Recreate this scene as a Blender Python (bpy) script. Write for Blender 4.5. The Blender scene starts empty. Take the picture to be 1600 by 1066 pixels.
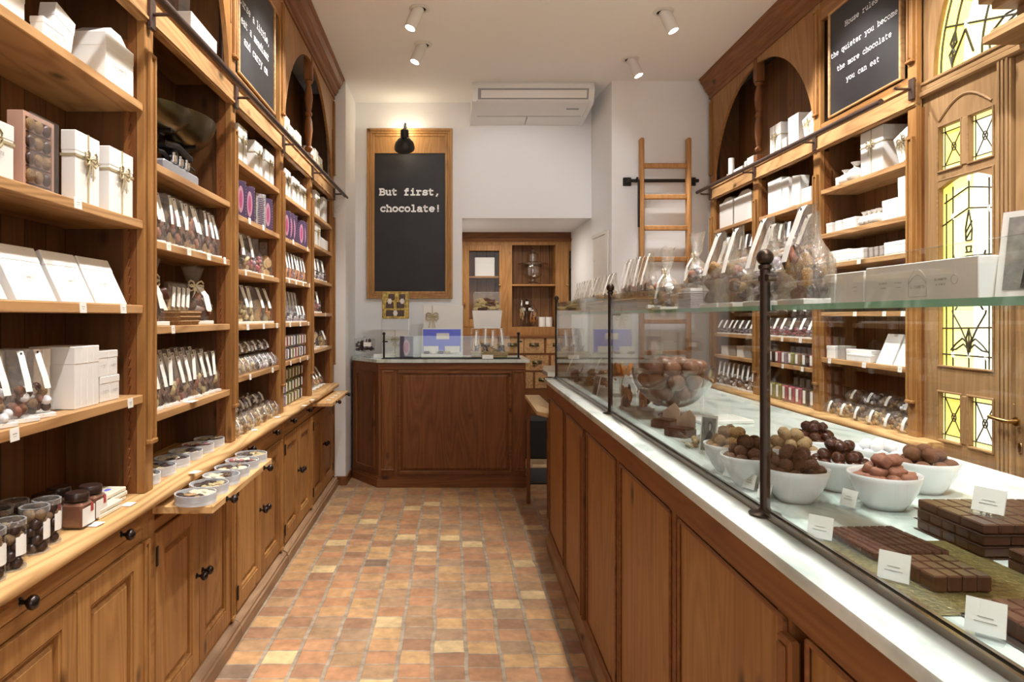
import bpy, bmesh, math, random
from mathutils import Vector, Matrix
R = random.Random(7)
PI = math.pi
sc = bpy.context.scene
COL = sc.collection
# ---------------------------------------------------------------- camera, world, light
FPX, X0, Y0, H = 1067.0, 705.0, 495.0, 1.314
cd = bpy.data.cameras.new('camera'); cam = bpy.data.objects.new('camera', cd); COL.objects.link(cam)
cam.location = (0, 0, H); cam.rotation_euler = (PI/2, 0, 0)
cd.sensor_width = 36; cd.lens = 36*FPX/1600; cd.clip_start = 0.02
cd.shift_x = (800-X0)/1600; cd.shift_y = -(533-Y0)/1600
sc.camera = cam
sc.view_settings.view_transform = 'Standard'; sc.view_settings.look = 'None'
sc.view_settings.gamma = 1; sc.view_settings.exposure = 1.05
sc.view_settings.use_curve_mapping = False
sc.cycles.max_bounces = 8; sc.cycles.transparent_max_bounces = 32; sc.cycles.diffuse_bounces = 4
sc.cycles.glossy_bounces = 4; sc.cycles.caustics_reflective = False; sc.cycles.caustics_refractive = False
sc.cycles.sample_clamp_indirect = 6
w = bpy.data.worlds.new('world'); sc.world = w; w.use_nodes = True
w.node_tree.nodes['Background'].inputs[0].default_value = (0.95, 0.98, 1, 1)
w.node_tree.nodes['Background'].inputs[1].default_value = 0.12
def area(name, loc, rot, sx, sy, power, col):
    l = bpy.data.lights.new(name, 'AREA'); l.shape = 'RECTANGLE'; l.size = sx; l.size_y = sy
    l.energy = power; l.color = col
    o = bpy.data.objects.new(name, l); o.location = loc; o.rotation_euler = rot; COL.objects.link(o); return o
area('front_fill', (0.45, -2.42, 1.7), (PI/2, 0, 0), 2.7, 2.3, 22, (1, .98, .96))  # added fill for general brightness, at an unseen window behind the camera
area('back_room_ceiling_light', (0.5, 6.35, 2.12), (0, 0, 0), .6, .3, 4, (1, .9, .78))
WARM = (1, .972, .94)

# ---------------------------------------------------------------- geometry collector
class G:
    def __init__(s): s.v = []; s.f = []; s.m = []
    def add(s, vs, fs, mi=0):
        b = len(s.v); s.v += [tuple(p) for p in vs]; s.f += [tuple(i+b for i in f) for f in fs]; s.m += [mi]*len(fs); return s
    def box(s, x0, x1, y0, y1, z0, z1, c=0, mi=0):
        if x0 > x1: x0, x1 = x1, x0
        if y0 > y1: y0, y1 = y1, y0
        if z0 > z1: z0, z1 = z1, z0
        c = min(c, (x1-x0)*.45, (y1-y0)*.45, (z1-z0)*.45)
        if c <= 0:
            vs = [(x, y, z) for z in (z0, z1) for y in (y0, y1) for x in (x0, x1)]
            return s.add(vs, [(0,2,3,1),(4,5,7,6),(0,1,5,4),(2,6,7,3),(0,4,6,2),(1,3,7,5)], mi)
        bm = bmesh.new(); bmesh.ops.create_cube(bm, size=1)
        for v in bm.verts:
            v.co = ((x0+x1)/2+v.co.x*(x1-x0), (y0+y1)/2+v.co.y*(y1-y0), (z0+z1)/2+v.co.z*(z1-z0))
        bmesh.ops.bevel(bm, geom=bm.edges[:], offset=c, segments=1, affect='EDGES')
        bm.verts.index_update()
        s.add([v.co[:] for v in bm.verts], [[v.index for v in f.verts] for f in bm.faces], mi); bm.free(); return s
    def prism(s, poly, a, b, ax='y', mi=0):
        def P(p, t): return (p[0], t, p[1]) if ax == 'y' else (t, p[0], p[1]) if ax == 'x' else (p[0], p[1], t)
        n = len(poly)
        return s.add([P(p, a) for p in poly]+[P(p, b) for p in poly],
                     [tuple(range(n)), tuple(range(2*n-1, n-1, -1))]+[(i, (i+1) % n, n+(i+1) % n, n+i) for i in range(n)], mi)
    def lathe(s, pr, n=20, c=(0, 0, 0), mi=0, ax='z', sy=1):
        vs = []; fs = []
        for r, z in pr:
            for k in range(n):
                a = 2*PI*k/n; x, y = r*math.cos(a), r*math.sin(a)*sy
                p = (x, y, z) if ax == 'z' else (z, x, y) if ax == 'x' else (x, z, y)
                vs.append((c[0]+p[0], c[1]+p[1], c[2]+p[2]))
        for j in range(len(pr)-1):
            for k in range(n):
                fs.append((j*n+k, j*n+(k+1) % n, (j+1)*n+(k+1) % n, (j+1)*n+k))
        if pr[0][0] > 1e-6: fs.append(tuple(range(n-1, -1, -1)))
        if pr[-1][0] > 1e-6: fs.append(tuple((len(pr)-1)*n+k for k in range(n)))
        return s.add(vs, fs, mi)
    def shell(s, pr, n=24, c=(0, 0, 0), mi=0):   # open lathe: profile already closed loop outer+inner
        vs = []; fs = []; m = len(pr)
        for r, z in pr:
            for k in range(n):
                a = 2*PI*k/n; vs.append((c[0]+r*math.cos(a), c[1]+r*math.sin(a), c[2]+z))
        for j in range(m-1):
            for k in range(n): fs.append((j*n+k, j*n+(k+1) % n, (j+1)*n+(k+1) % n, (j+1)*n+k))
        return s.add(vs, fs, mi)
    def tube(s, pts, r, n=8, mi=0, flat=1.0):
        pts = [Vector(p) for p in pts]; vs = []; fs = []
        for i, p in enumerate(pts):
            d = (pts[min(i+1, len(pts)-1)]-pts[max(i-1, 0)]).normalized()
            up = Vector((0, 0, 1)) if abs(d.z) < .95 else Vector((0, 1, 0))
            a = d.cross(up).normalized(); b = d.cross(a).normalized()
            rr = r[i] if isinstance(r, (list, tuple)) else r
            for k in range(n):
                t = 2*PI*k/n; vs.append(p+a*math.cos(t)*rr+b*math.sin(t)*rr*flat)
        for j in range(len(pts)-1):
            for k in range(n): fs.append((j*n+k, j*n+(k+1) % n, (j+1)*n+(k+1) % n, (j+1)*n+k))
        fs.append(tuple(range(n-1, -1, -1))); fs.append(tuple((len(pts)-1)*n+k for k in range(n)))
        return s.add(vs, fs, mi)
    def sph(s, c, r, nu=10, nv=7, sc3=(1, 1, 1), jit=0, mi=0, rnd=R):
        vs = [(0, 0, -1)]; fs = []
        for j in range(1, nv):
            t = -PI/2+PI*j/nv
            for k in range(nu):
                a = 2*PI*k/nu; vs.append((math.cos(t)*math.cos(a), math.cos(t)*math.sin(a), math.sin(t)))
        vs.append((0, 0, 1)); n = len(vs)
        o = []
        for p in vs:
            q = 1+rnd.uniform(-jit, jit)
            o.append((c[0]+p[0]*r*sc3[0]*q, c[1]+p[1]*r*sc3[1]*q, c[2]+p[2]*r*sc3[2]*q))
        for k in range(nu):
            fs.append((0, 1+(k+1) % nu, 1+k)); fs.append((n-1, n-1-nu+k, n-1-nu+(k+1) % nu))
        for j in range(nv-2):
            for k in range(nu):
                a = 1+j*nu; fs.append((a+k, a+(k+1) % nu, a+nu+(k+1) % nu, a+nu+k))
        return s.add(o, fs, mi)
    def strip(s, pts, wv, th, mi=0):    # flat bent strip: centre points, half-width vector, thickness vector
        wv = Vector(wv); th = Vector(th); vs = []
        for p in pts:
            p = Vector(p); vs += [p-wv, p+wv, p+wv+th, p-wv+th]
        n = len(pts); fs = [(0, 1, 2, 3), (4*n-1, 4*n-2, 4*n-3, 4*n-4)]
        for i in range(n-1):
            for k in range(4): fs.append((4*i+k, 4*i+(k+1) % 4, 4*i+4+(k+1) % 4, 4*i+4+k))
        return s.add(vs, fs, mi)
    def xf(s, M): s.v = [tuple(M @ Vector(p)) for p in s.v]; return s
    def mesh(s, name, mats, smooth=0):
        me = bpy.data.meshes.new(name); me.from_pydata(s.v, [], s.f)
        for m in (mats if isinstance(mats, (list, tuple)) else [mats]): me.materials.append(m)
        me.polygons.foreach_set('material_index', s.m)
        bm = bmesh.new(); bm.from_mesh(me); bmesh.ops.recalc_face_normals(bm, faces=bm.faces[:]); bm.to_mesh(me); bm.free()
        if smooth: me.shade_smooth(); me.set_sharp_from_angle(angle=math.radians(smooth))
        me.update(); return me

SIDE = {'L': (.0084, PI/2), 'R': (-.0169, -PI/2), 'W': (0, 0)}
def rotm(side): return Matrix.Rotation(SIDE[side][0], 4, 'Z')
def tag(o, label=None, cat=None, group=None, kind=None):
    if label: o['label'] = label
    if cat: o['category'] = cat
    if group: o['group'] = group
    if kind: o['kind'] = kind
    return o
ORIG = {}
def ab(name, g, mats, side='W', parent=None, smooth=0, label=None, cat=None, group=None, kind=None):
    """mesh given in absolute side-frame coordinates; origin at base centre (top level) or the parent's origin"""
    if parent is None:
        xs, ys, zs = zip(*g.v); o0 = Vector(((min(xs)+max(xs))/2, (min(ys)+max(ys))/2, min(zs)))
    else: o0 = ORIG[parent.name]
    g.xf(Matrix.Translation(-o0))
    o = bpy.data.objects.new(name, g.mesh(name, mats, smooth)); COL.objects.link(o)
    ORIG[o.name] = o0
    if parent is None: o.matrix_world = rotm(side) @ Matrix.Translation(o0)
    else: o.parent = parent
    return tag(o, label, cat, group, kind)
def abthing(name, o0, side, label, cat, group=None, kind=None):
    o = bpy.data.objects.new(name, None); COL.objects.link(o); o.empty_display_size = .05
    ORIG[o.name] = Vector(o0); o.matrix_world = rotm(side) @ Matrix.Translation(Vector(o0))
    return tag(o, label, cat, group, kind)
def thing(name, label=None, cat=None, group=None):
    o = bpy.data.objects.new(name, None); COL.objects.link(o); o.empty_display_size = .05
    return tag(o, label, cat, group)
def part(name, g, mats, parent, smooth=0, label=None):
    o = bpy.data.objects.new(name, g.mesh(name, mats, smooth)); COL.objects.link(o); o.parent = parent
    if label: o['label'] = label
    return o
def lone(name, g, mats, smooth=0):
    o = bpy.data.objects.new(name, g.mesh(name, mats, smooth)); COL.objects.link(o); return o
def put(o, side, v, y, z, rz=0, s=1, rx=0, ry=0):
    a, f = SIDE[side]
    M = rotm(side) @ Matrix.Translation((v, y, z)) @ Matrix.Rotation(f+rz, 4, 'Z') @ Matrix.Rotation(ry, 4, 'Y') @ Matrix.Rotation(rx, 4, 'X')
    if not isinstance(s, tuple): s = (s, s, s)
    o.matrix_world = M @ Matrix.Diagonal((s[0], s[1], s[2], 1)); return o
def kids(o): return [c for c in CH.get(o.name, [])]
CH = {}
def dup(src, ):
    r = src.copy(); COL.objects.link(r)
    for ch in src.children:
        c = ch.copy(); COL.objects.link(c); c.parent = r
        for g in ch.children:
            d = g.copy(); COL.objects.link(d); d.parent = c
    return r
PROTO = {}
def inst(key, maker):
    """first call builds the thing, later calls copy it"""
    if key in PROTO: return dup(PROTO[key])
    o = maker(); PROTO[key] = o; return o
ORDN = ['first', 'second', 'third', 'fourth', 'fifth', 'sixth', 'seventh', 'eighth', 'ninth', 'tenth', 'eleventh', 'twelfth']
USED = set()

# ---------------------------------------------------------------- materials
def nt(name):
    m = bpy.data.materials.new(name); m.use_nodes = True; t = m.node_tree; return m, t, t.nodes['Principled BSDF']
def N(t, ty, **k):
    n = t.nodes.new(ty)
    for a, b in k.items():
        if a.startswith('i_'): n.inputs[int(a[2:])].default_value = b
        else: setattr(n, a, b)
    return n
def mth(t, op, a, b=None, c=None):
    n = t.nodes.new('ShaderNodeMath'); n.operation = op
    for i, x in enumerate((a, b, c)):
        if x is None: continue
        if isinstance(x, (int, float)): n.inputs[i].default_value = x
        else: t.links.new(x, n.inputs[i])
    return n.outputs[0]
def ramp(t, fac, stops, interp='LINEAR'):
    n = t.nodes.new('ShaderNodeValToRGB'); n.color_ramp.interpolation = interp; e = n.color_ramp.elements
    while len(e) < len(stops): e.new(.5)
    for q, (p, c) in zip(e, stops): q.position = p; q.color = (*c, 1)
    t.links.new(fac, n.inputs[0]); return n.outputs[0]
def bump(t, b, h, s=.3, d=.002):
    n = t.nodes.new('ShaderNodeBump'); n.inputs['Strength'].default_value = s; n.inputs['Distance'].default_value = d
    t.links.new(h, n.inputs['Height']); t.links.new(n.outputs[0], b.inputs['Normal'])
def srgb(r, g, b): return tuple(((x/255)/12.92 if x/255 <= .04045 else ((x/255+.055)/1.055)**2.4) for x in (r, g, b))
def plain(name, c, rough=.5, metal=0, noise=0, nscale=60, bmp=0, spec=.5, em=0):
    m, t, b = nt(name); b.inputs['Base Color'].default_value = (*c, 1); b.inputs['Roughness'].default_value = rough
    b.inputs['Metallic'].default_value = metal; b.inputs['Specular IOR Level'].default_value = spec
    if noise or bmp:
        tc = N(t, 'ShaderNodeTexCoord'); n = N(t, 'ShaderNodeTexNoise'); n.inputs['Scale'].default_value = nscale
        n.inputs['Detail'].default_value = 4; t.links.new(tc.outputs['Object'], n.inputs['Vector'])
        if noise:
            k = 1-noise
            t.links.new(ramp(t, n.outputs[0], [(.3, tuple(x*k for x in c)), (.7, tuple(min(1, x*(1+noise*.6)) for x in c))]), b.inputs['Base Color'])
        if bmp: bump(t, b, n.outputs[0], bmp, .003)
    if em: b.inputs['Emission Color'].default_value = (*c, 1); b.inputs['Emission Strength'].default_value = em
    return m
def wood(name, ca, cb, ax='z', rough=.48, planks=0, pax=1, knots=True, ring=1.0):
    """pine: ca dark ring colour, cb light; grain along ax"""
    m, t, b = nt(name)
    tc = N(t, 'ShaderNodeTexCoord'); oi = N(t, 'ShaderNodeObjectInfo')
    cmb = N(t, 'ShaderNodeCombineXYZ')
    sh = mth(t, 'MULTIPLY', oi.outputs['Random'], 7.3)
    for i in range(3): t.links.new(sh, cmb.inputs[i])
    sep = N(t, 'ShaderNodeSeparateXYZ'); t.links.new(tc.outputs['Object'], sep.inputs[0])
    ad = N(t, 'ShaderNodeVectorMath', operation='ADD'); t.links.new(tc.outputs['Object'], ad.inputs[0]); t.links.new(cmb.outputs[0], ad.inputs[1])
    vec = ad.outputs[0]; groove = None
    if planks:
        u = mth(t, 'DIVIDE', sep.outputs[pax], planks); fl = mth(t, 'FLOOR', u); fr = mth(t, 'FRACT', u)
        c2 = N(t, 'ShaderNodeCombineXYZ'); k = mth(t, 'MULTIPLY', fl, 3.71)
        for i in range(3): t.links.new(k, c2.inputs[i])
        a2 = N(t, 'ShaderNodeVectorMath', operation='ADD'); t.links.new(vec, a2.inputs[0]); t.links.new(c2.outputs[0], a2.inputs[1]); vec = a2.outputs[0]
        groove = mth(t, 'GREATER_THAN', fr, .045)
        wn = N(t, 'ShaderNodeTexWhiteNoise', noise_dimensions='1D'); t.links.new(fl, wn.inputs['W'])
    mp = N(t, 'ShaderNodeMapping'); sc3 = [7, 7, 7]; sc3['xyz'.index(ax)] = .75; mp.inputs['Scale'].default_value = sc3
    t.links.new(vec, mp.inputs[0])
    n1 = N(t, 'ShaderNodeTexNoise'); n1.inputs['Scale'].default_value = 1.0; n1.inputs['Detail'].default_value = 1.5; n1.inputs['Distortion'].default_value = .25
    t.links.new(mp.outputs[0], n1.inputs['Vector'])
    ringv = mth(t, 'FRACT', mth(t, 'MULTIPLY', n1.outputs[0], 13))
    ringv = mth(t, 'SUBTRACT', 1, mth(t, 'ABSOLUTE', mth(t, 'SUBTRACT', mth(t, 'MULTIPLY', ringv, 2), 1)))
    mp2 = N(t, 'ShaderNodeMapping'); s2 = [90, 90, 90]; s2['xyz'.index(ax)] = 2.5; mp2.inputs['Scale'].default_value = s2; t.links.new(vec, mp2.inputs[0])
    n2 = N(t, 'ShaderNodeTexNoise'); n2.inputs['Scale'].default_value = 1; n2.inputs['Detail'].default_value = 3; t.links.new(mp2.outputs[0], n2.inputs['Vector'])
    n3 = N(t, 'ShaderNodeTexNoise'); n3.inputs['Scale'].default_value = 2.2; n3.inputs['Detail'].default_value = 2; t.links.new(vec, n3.inputs['Vector'])
    f = mth(t, 'ADD', mth(t, 'ADD', mth(t, 'MULTIPLY', ringv, .24*ring), .07*ring), mth(t, 'ADD', mth(t, 'MULTIPLY', n2.outputs[0], .38), mth(t, 'MULTIPLY', n3.outputs[0], .45)))
    f = mth(t, 'ADD', f, mth(t, 'MULTIPLY', mth(t, 'SUBTRACT', oi.outputs['Random'], .5), .12))
    if planks: f = mth(t, 'ADD', f, mth(t, 'MULTIPLY', mth(t, 'SUBTRACT', wn.outputs[0], .5), .3))
    mid = tuple((p+q)/2 for p, q in zip(ca, cb))
    col = ramp(t, f, [(.28, ca), (.55, mid), (.85, cb)])
    if knots:
        mk = N(t, 'ShaderNodeMapping'); s3 = [5, 5, 5]; s3['xyz'.index(ax)] = 2.6; mk.inputs['Scale'].default_value = s3; t.links.new(vec, mk.inputs[0])
        vo = N(t, 'ShaderNodeTexVoronoi'); vo.inputs['Scale'].default_value = 1.15; t.links.new(mk.outputs[0], vo.inputs['Vector'])
        kf = N(t, 'ShaderNodeMapRange'); kf.inputs['From Min'].default_value = .04; kf.inputs['From Max'].default_value = .13
        t.links.new(vo.outputs['Distance'], kf.inputs[0])
        mx = N(t, 'ShaderNodeMix', data_type='RGBA'); t.links.new(kf.outputs[0], mx.inputs[0])
        mx.inputs[6].default_value = (*[x*.38 for x in ca], 1); t.links.new(col, mx.inputs[7]); col = mx.outputs[2]
    if planks:
        mx = N(t, 'ShaderNodeMix', data_type='RGBA'); t.links.new(groove, mx.inputs[0]); mx.inputs[6].default_value = (*[x*.35 for x in ca], 1)
        t.links.new(col, mx.inputs[7]); col = mx.outputs[2]
    t.links.new(col, b.inputs['Base Color'])
    b.inputs['Roughness'].default_value = rough; b.inputs['Specular IOR Level'].default_value = .3
    hb = n2.outputs[0]
    if planks: hb = mth(t, 'ADD', mth(t, 'MULTIPLY', hb, .3), groove)
    bump(t, b, hb, .25, .002)
    return m
def film(name, tint=(1, 1, 1), gl=.16, rough=.12, bmpk=1, dif=0, dcol=(.9, .9, .88)):
    """thin clear wrapping: mostly see-through, glints where it turns away"""
    m = bpy.data.materials.new(name); m.use_nodes = True; t = m.node_tree; t.nodes.remove(t.nodes['Principled BSDF']); out = t.nodes['Material Output']
    tr = N(t, 'ShaderNodeBsdfTransparent'); tr.inputs[0].default_value = (*tint, 1)
    g = N(t, 'ShaderNodeBsdfGlossy'); g.inputs['Roughness'].default_value = rough
    lw = N(t, 'ShaderNodeLayerWeight'); lw.inputs[0].default_value = .25
    if bmpk:
        tc = N(t, 'ShaderNodeTexCoord'); n = N(t, 'ShaderNodeTexNoise'); n.inputs['Scale'].default_value = 45*bmpk; n.inputs['Detail'].default_value = 3
        n.inputs['Distortion'].default_value = 1
        t.links.new(tc.outputs['Object'], n.inputs['Vector']); bp = N(t, 'ShaderNodeBump'); bp.inputs['Distance'].default_value = .012; bp.inputs['Strength'].default_value = .9
        t.links.new(n.outputs[0], bp.inputs['Height']); t.links.new(bp.outputs[0], g.inputs['Normal']); t.links.new(bp.outputs[0], lw.inputs['Normal'])
    mx = N(t, 'ShaderNodeMixShader'); f = mth(t, 'ADD', mth(t, 'MULTIPLY', lw.outputs['Facing'], gl*1.6), gl*.45)
    t.links.new(f, mx.inputs[0]); t.links.new(tr.outputs[0], mx.inputs[1]); t.links.new(g.outputs[0], mx.inputs[2]); res = mx.outputs[0]
    if dif:
        df = N(t, 'ShaderNodeBsdfDiffuse'); df.inputs[0].default_value = (*dcol, 1); m2 = N(t, 'ShaderNodeMixShader')
        t.links.new(mth(t, 'ADD', mth(t, 'MULTIPLY', lw.outputs['Facing'], dif), dif*.4), m2.inputs[0]); t.links.new(res, m2.inputs[1]); t.links.new(df.outputs[0], m2.inputs[2]); res = m2.outputs[0]
    t.links.new(res, out.inputs[0])
    return m
def clearglass(name, tint=(.97, .99, .98), ior=1.5, k=1.0):
    m = bpy.data.materials.new(name); m.use_nodes = True; t = m.node_tree; t.nodes.remove(t.nodes['Principled BSDF']); out = t.nodes['Material Output']
    tr = N(t, 'ShaderNodeBsdfTransparent'); tr.inputs[0].default_value = (*tint, 1)
    g = N(t, 'ShaderNodeBsdfGlossy'); g.inputs['Roughness'].default_value = 0.0
    lw = N(t, 'ShaderNodeLayerWeight'); lw.inputs[0].default_value = .5      # Schlick reflectance, the same from both faces
    fr = mth(t, 'ADD', mth(t, 'MULTIPLY', mth(t, 'POWER', lw.outputs['Facing'], 5), .95), .04)
    mx = N(t, 'ShaderNodeMixShader'); t.links.new(mth(t, 'MULTIPLY', fr, k), mx.inputs[0])
    t.links.new(tr.outputs[0], mx.inputs[1]); t.links.new(g.outputs[0], mx.inputs[2]); t.links.new(mx.outputs[0], out.inputs[0])
    return m
def emis(name, c, s):
    m, t, b = nt(name); b.inputs['Base Color'].default_value = (*c, 1); b.inputs['Emission Color'].default_value = (*c, 1); b.inputs['Emission Strength'].default_value = s; return m

PA, PB = (.20, .080, .020), (.42, .21, .066)         # honey pine
DA, DB = (.125, .040, .011), (.27, .104, .030)          # redder, darker stain
M = {}
for a in 'xyz':
    M['w'+a] = wood('pine_grain_'+a, PA, PB, a)
    M['d'+a] = wood('stained_pine_grain_'+a, DA, DB, a)
M['inz'] = wood('pine_shaded_inner_boards', (.080, .033, .011), (.165, .074, .025), 'z')  # pine darkened: shade inside the shelving is put into the colour
M['edge'] = wood('pine_shelf_edge', (.23, .10, .033), (.54, .31, .135), 'y', ring=1.9, rough=.4)
M['ledge'] = wood('pine_worktop', (.27, .12, .036), (.66, .41, .18), 'y', ring=2.0, rough=.38)
M['plank'] = wood('pine_shaded_boarding', (.095, .038, .012), (.20, .088, .030), 'z', planks=.095, pax=1)  # back boards of the shelving, their shade painted into the wood colour
M['plankx'] = wood('pine_boarding_across', (.15, .06, .02), (.34, .16, .06), 'z', planks=.095, pax=0)
M['worn'] = wood('worn_plinth_pine', (.17, .09, .045), (.36, .22, .12), 'y', rough=.6)
M['oak'] = wood('door_oak', (.20, .105, .045), (.42, .26, .12), 'z', ring=.7)
M['oaky'] = wood('door_oak_rail', (.20, .105, .045), (.42, .26, .12), 'y', ring=.7)
M['framew'] = wood('pine_frame', (.30, .14, .045), (.52, .29, .11), 'z')
M['lad'] = wood('ladder_wood', (.28, .12, .04), (.55, .28, .10), 'z')
M['pale'] = wood('pale_board', (.45, .29, .12), (.72, .52, .27), 'y', knots=False)
M['iron'] = plain('dark_bronze', (.05, .033, .024), .34, .85)
M['rail'] = plain('brown_iron_rail', (.09, .055, .042), .4, .5, bmp=.2, nscale=40)
M['black'] = plain('black_iron', (.02, .018, .017), .45, .4)
M['brass'] = plain('brass', (.45, .30, .12), .3, 1)
M['oldbrass'] = plain('old_brass', (.13, .10, .05), .28, .9, noise=.3, nscale=8)
M['steel'] = plain('steel', (.6, .6, .62), .25, 1)
M['knob'] = plain('knob_black_bronze', (.035, .025, .022), .25, .7)
M['wall'] = plain('cream_plaster', srgb(240, 240, 241), .85, bmp=.08, nscale=9)
M['ceil'] = plain('ceiling_paint', srgb(243, 243, 243), .9)
M['white'] = plain('white_card', (.82, .80, .76), .55)
M['whiteg'] = plain('satin_white_card', (.86, .85, .82), .35)
M['paper'] = plain('tag_paper', (.88, .87, .82), .6)
M['ink'] = plain('grey_ink', (.16, .15, .14), .6)
M['blackink'] = plain('black_ink', (.03, .03, .03), .6)
M['gold'] = plain('gold_ribbon', (.52, .44, .27), .4, .3)
M['cream'] = plain('cream_bow', (.80, .74, .55), .5)
M['plastic'] = plain('white_plastic', (.80, .80, .80), .35)
M['plasticg'] = plain('grey_plastic', (.30, .30, .30), .4)
M['lamp'] = plain('lamp_body_white', (.74, .72, .68), .4)
M['glow'] = emis('lamp_lens', (1, .97, .93), 25)
M['film'] = film('cellophane', gl=.15, rough=.10, dif=.05)
M['film2'] = film('cellophane_matt', (.97, .96, .93),   .26, .18, dif=.13, dcol=(.88, .86, .76))
M['acryl'] = film('acrylic', (.97, .975, .98), .14, .03, 0, .02)
M['glass'] = clearglass('screen_glass', (.965, .985, .975), 1.5, 1.0)
M['jar'] = clearglass('jar_glass', (.93, .94, .94), 1.45, 2.4)
M['cabglass'] = clearglass('cabinet_glass', (.95, .95, .95), 1.5, .3)
M['rim'] = film('clear_rim', (.9, .9, .92), .5, .05, 0, .25)
M['gedge'] = plain('glass_edge_green', (.30, .62, .46), .15)
M['choc'] = plain('milk_chocolate', (.075, .030, .017), .33, noise=.2, nscale=40)
M['chocd'] = plain('dark_chocolate', (.045, .018, .011), .3, noise=.3, nscale=120)
M['gloss'] = plain('glossy_dark_chocolate', (.05, .014, .010), .13, noise=.3, nscale=90)
M['cocoa'] = plain('cocoa_powder', (.17, .07, .032), .9, noise=.25, nscale=200, bmp=.4)
M['cocoad'] = plain('chocolate_crumbs', (.10, .042, .024), .85, noise=.5, nscale=420, bmp=1)
M['pinkc'] = plain('ruby_pink_chocolate', (.30, .12, .075), .75, noise=.25, nscale=150)
M['nut'] = plain('gold_praline_crumb', (.38, .22, .085), .8, noise=.45, nscale=400, bmp=1)
M['ses'] = plain('sesame', (.42, .27, .13), .7, noise=.55, nscale=700, bmp=1)
M['sugar'] = plain('icing_sugar', (.86, .86, .88), .9, bmp=.5, nscale=150)
M['orange'] = plain('candied_orange', (.70, .26, .05), .35, noise=.3, nscale=60)
M['biscuit'] = plain('biscuit', (.52, .32, .13), .8, noise=.3, nscale=90, bmp=.4)
M['pasta'] = plain('yellow_sweets', (.62, .50, .25), .6, noise=.3, nscale=80)
M['lilac'] = plain('lilac_sweets', (.42, .34, .42), .6, noise=.4, nscale=120)
M['rose'] = plain('pink_sweets', (.50, .12, .15), .5, noise=.3, nscale=80)
M['green'] = plain('green_sweets', (.36, .34, .09), .5, noise=.3, nscale=80)
M['bark'] = plain('chocolate_bark', (.15, .07, .042), .5, noise=.6, nscale=70)
M['wicker'] = plain('wicker', (.34, .19, .08), .7, noise=.4, nscale=140, bmp=.5)
M['straw'] = plain('pale_basket', (.55, .40, .20), .7, noise=.35, nscale=140, bmp=.5)
M['silver'] = plain('silvery_print', (.42, .38, .38), .35, .3, noise=.5, nscale=90)
M['purple'] = plain('purple_card', (.075, .042, .095), .4, noise=.7, nscale=260)
M['pinkp'] = plain('pink_print', (.42, .22, .28), .5)
M['dkp'] = plain('dark_pink_print', (.35, .06, .16), .5)
M['slate'] = plain('chalkboard_black', (.014, .0115, .013), .55, noise=.4, nscale=6)
M['chalk'] = plain('white_lettering', (.95, .95, .95), .7)
M['blue'] = plain('blue_card', (.13, .17, .82), .4)
M['steel2'] = plain('brown_metal_channel', (.30, .25, .21), .22, .9)
M['greyc'] = plain('grey_card', (.36, .33, .30), .5)
M['marbw'] = plain('bowl_china', (.84, .84, .85), .18)
M['dkroom'] = plain('matt_black', (.02, .018, .018), .8)  # plain black of the crate and the floor mat
def marble():
    m, t, b = nt('white_marble'); tc = N(t, 'ShaderNodeTexCoord')
    n = N(t, 'ShaderNodeTexNoise'); n.inputs['Scale'].default_value = 3.2; n.inputs['Detail'].default_value = 7; n.inputs['Distortion'].default_value = 1.4
    mp = N(t, 'ShaderNodeMapping'); mp.inputs['Rotation'].default_value = (0, 0, .6); mp.inputs['Scale'].default_value = (2.4, .9, 1)
    t.links.new(tc.outputs['Object'], mp.inputs[0]); t.links.new(mp.outputs[0], n.inputs['Vector'])
    c = ramp(t, n.outputs[0], [(.36, srgb(178, 192, 186)), (.46, srgb(207, 218, 212)), (.62, srgb(221, 230, 225)), (.75, srgb(196, 207, 201))])
    t.links.new(c, b.inputs['Base Color']); b.inputs['Roughness'].default_value = .14; return m
M['marble'] = marble()
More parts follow.
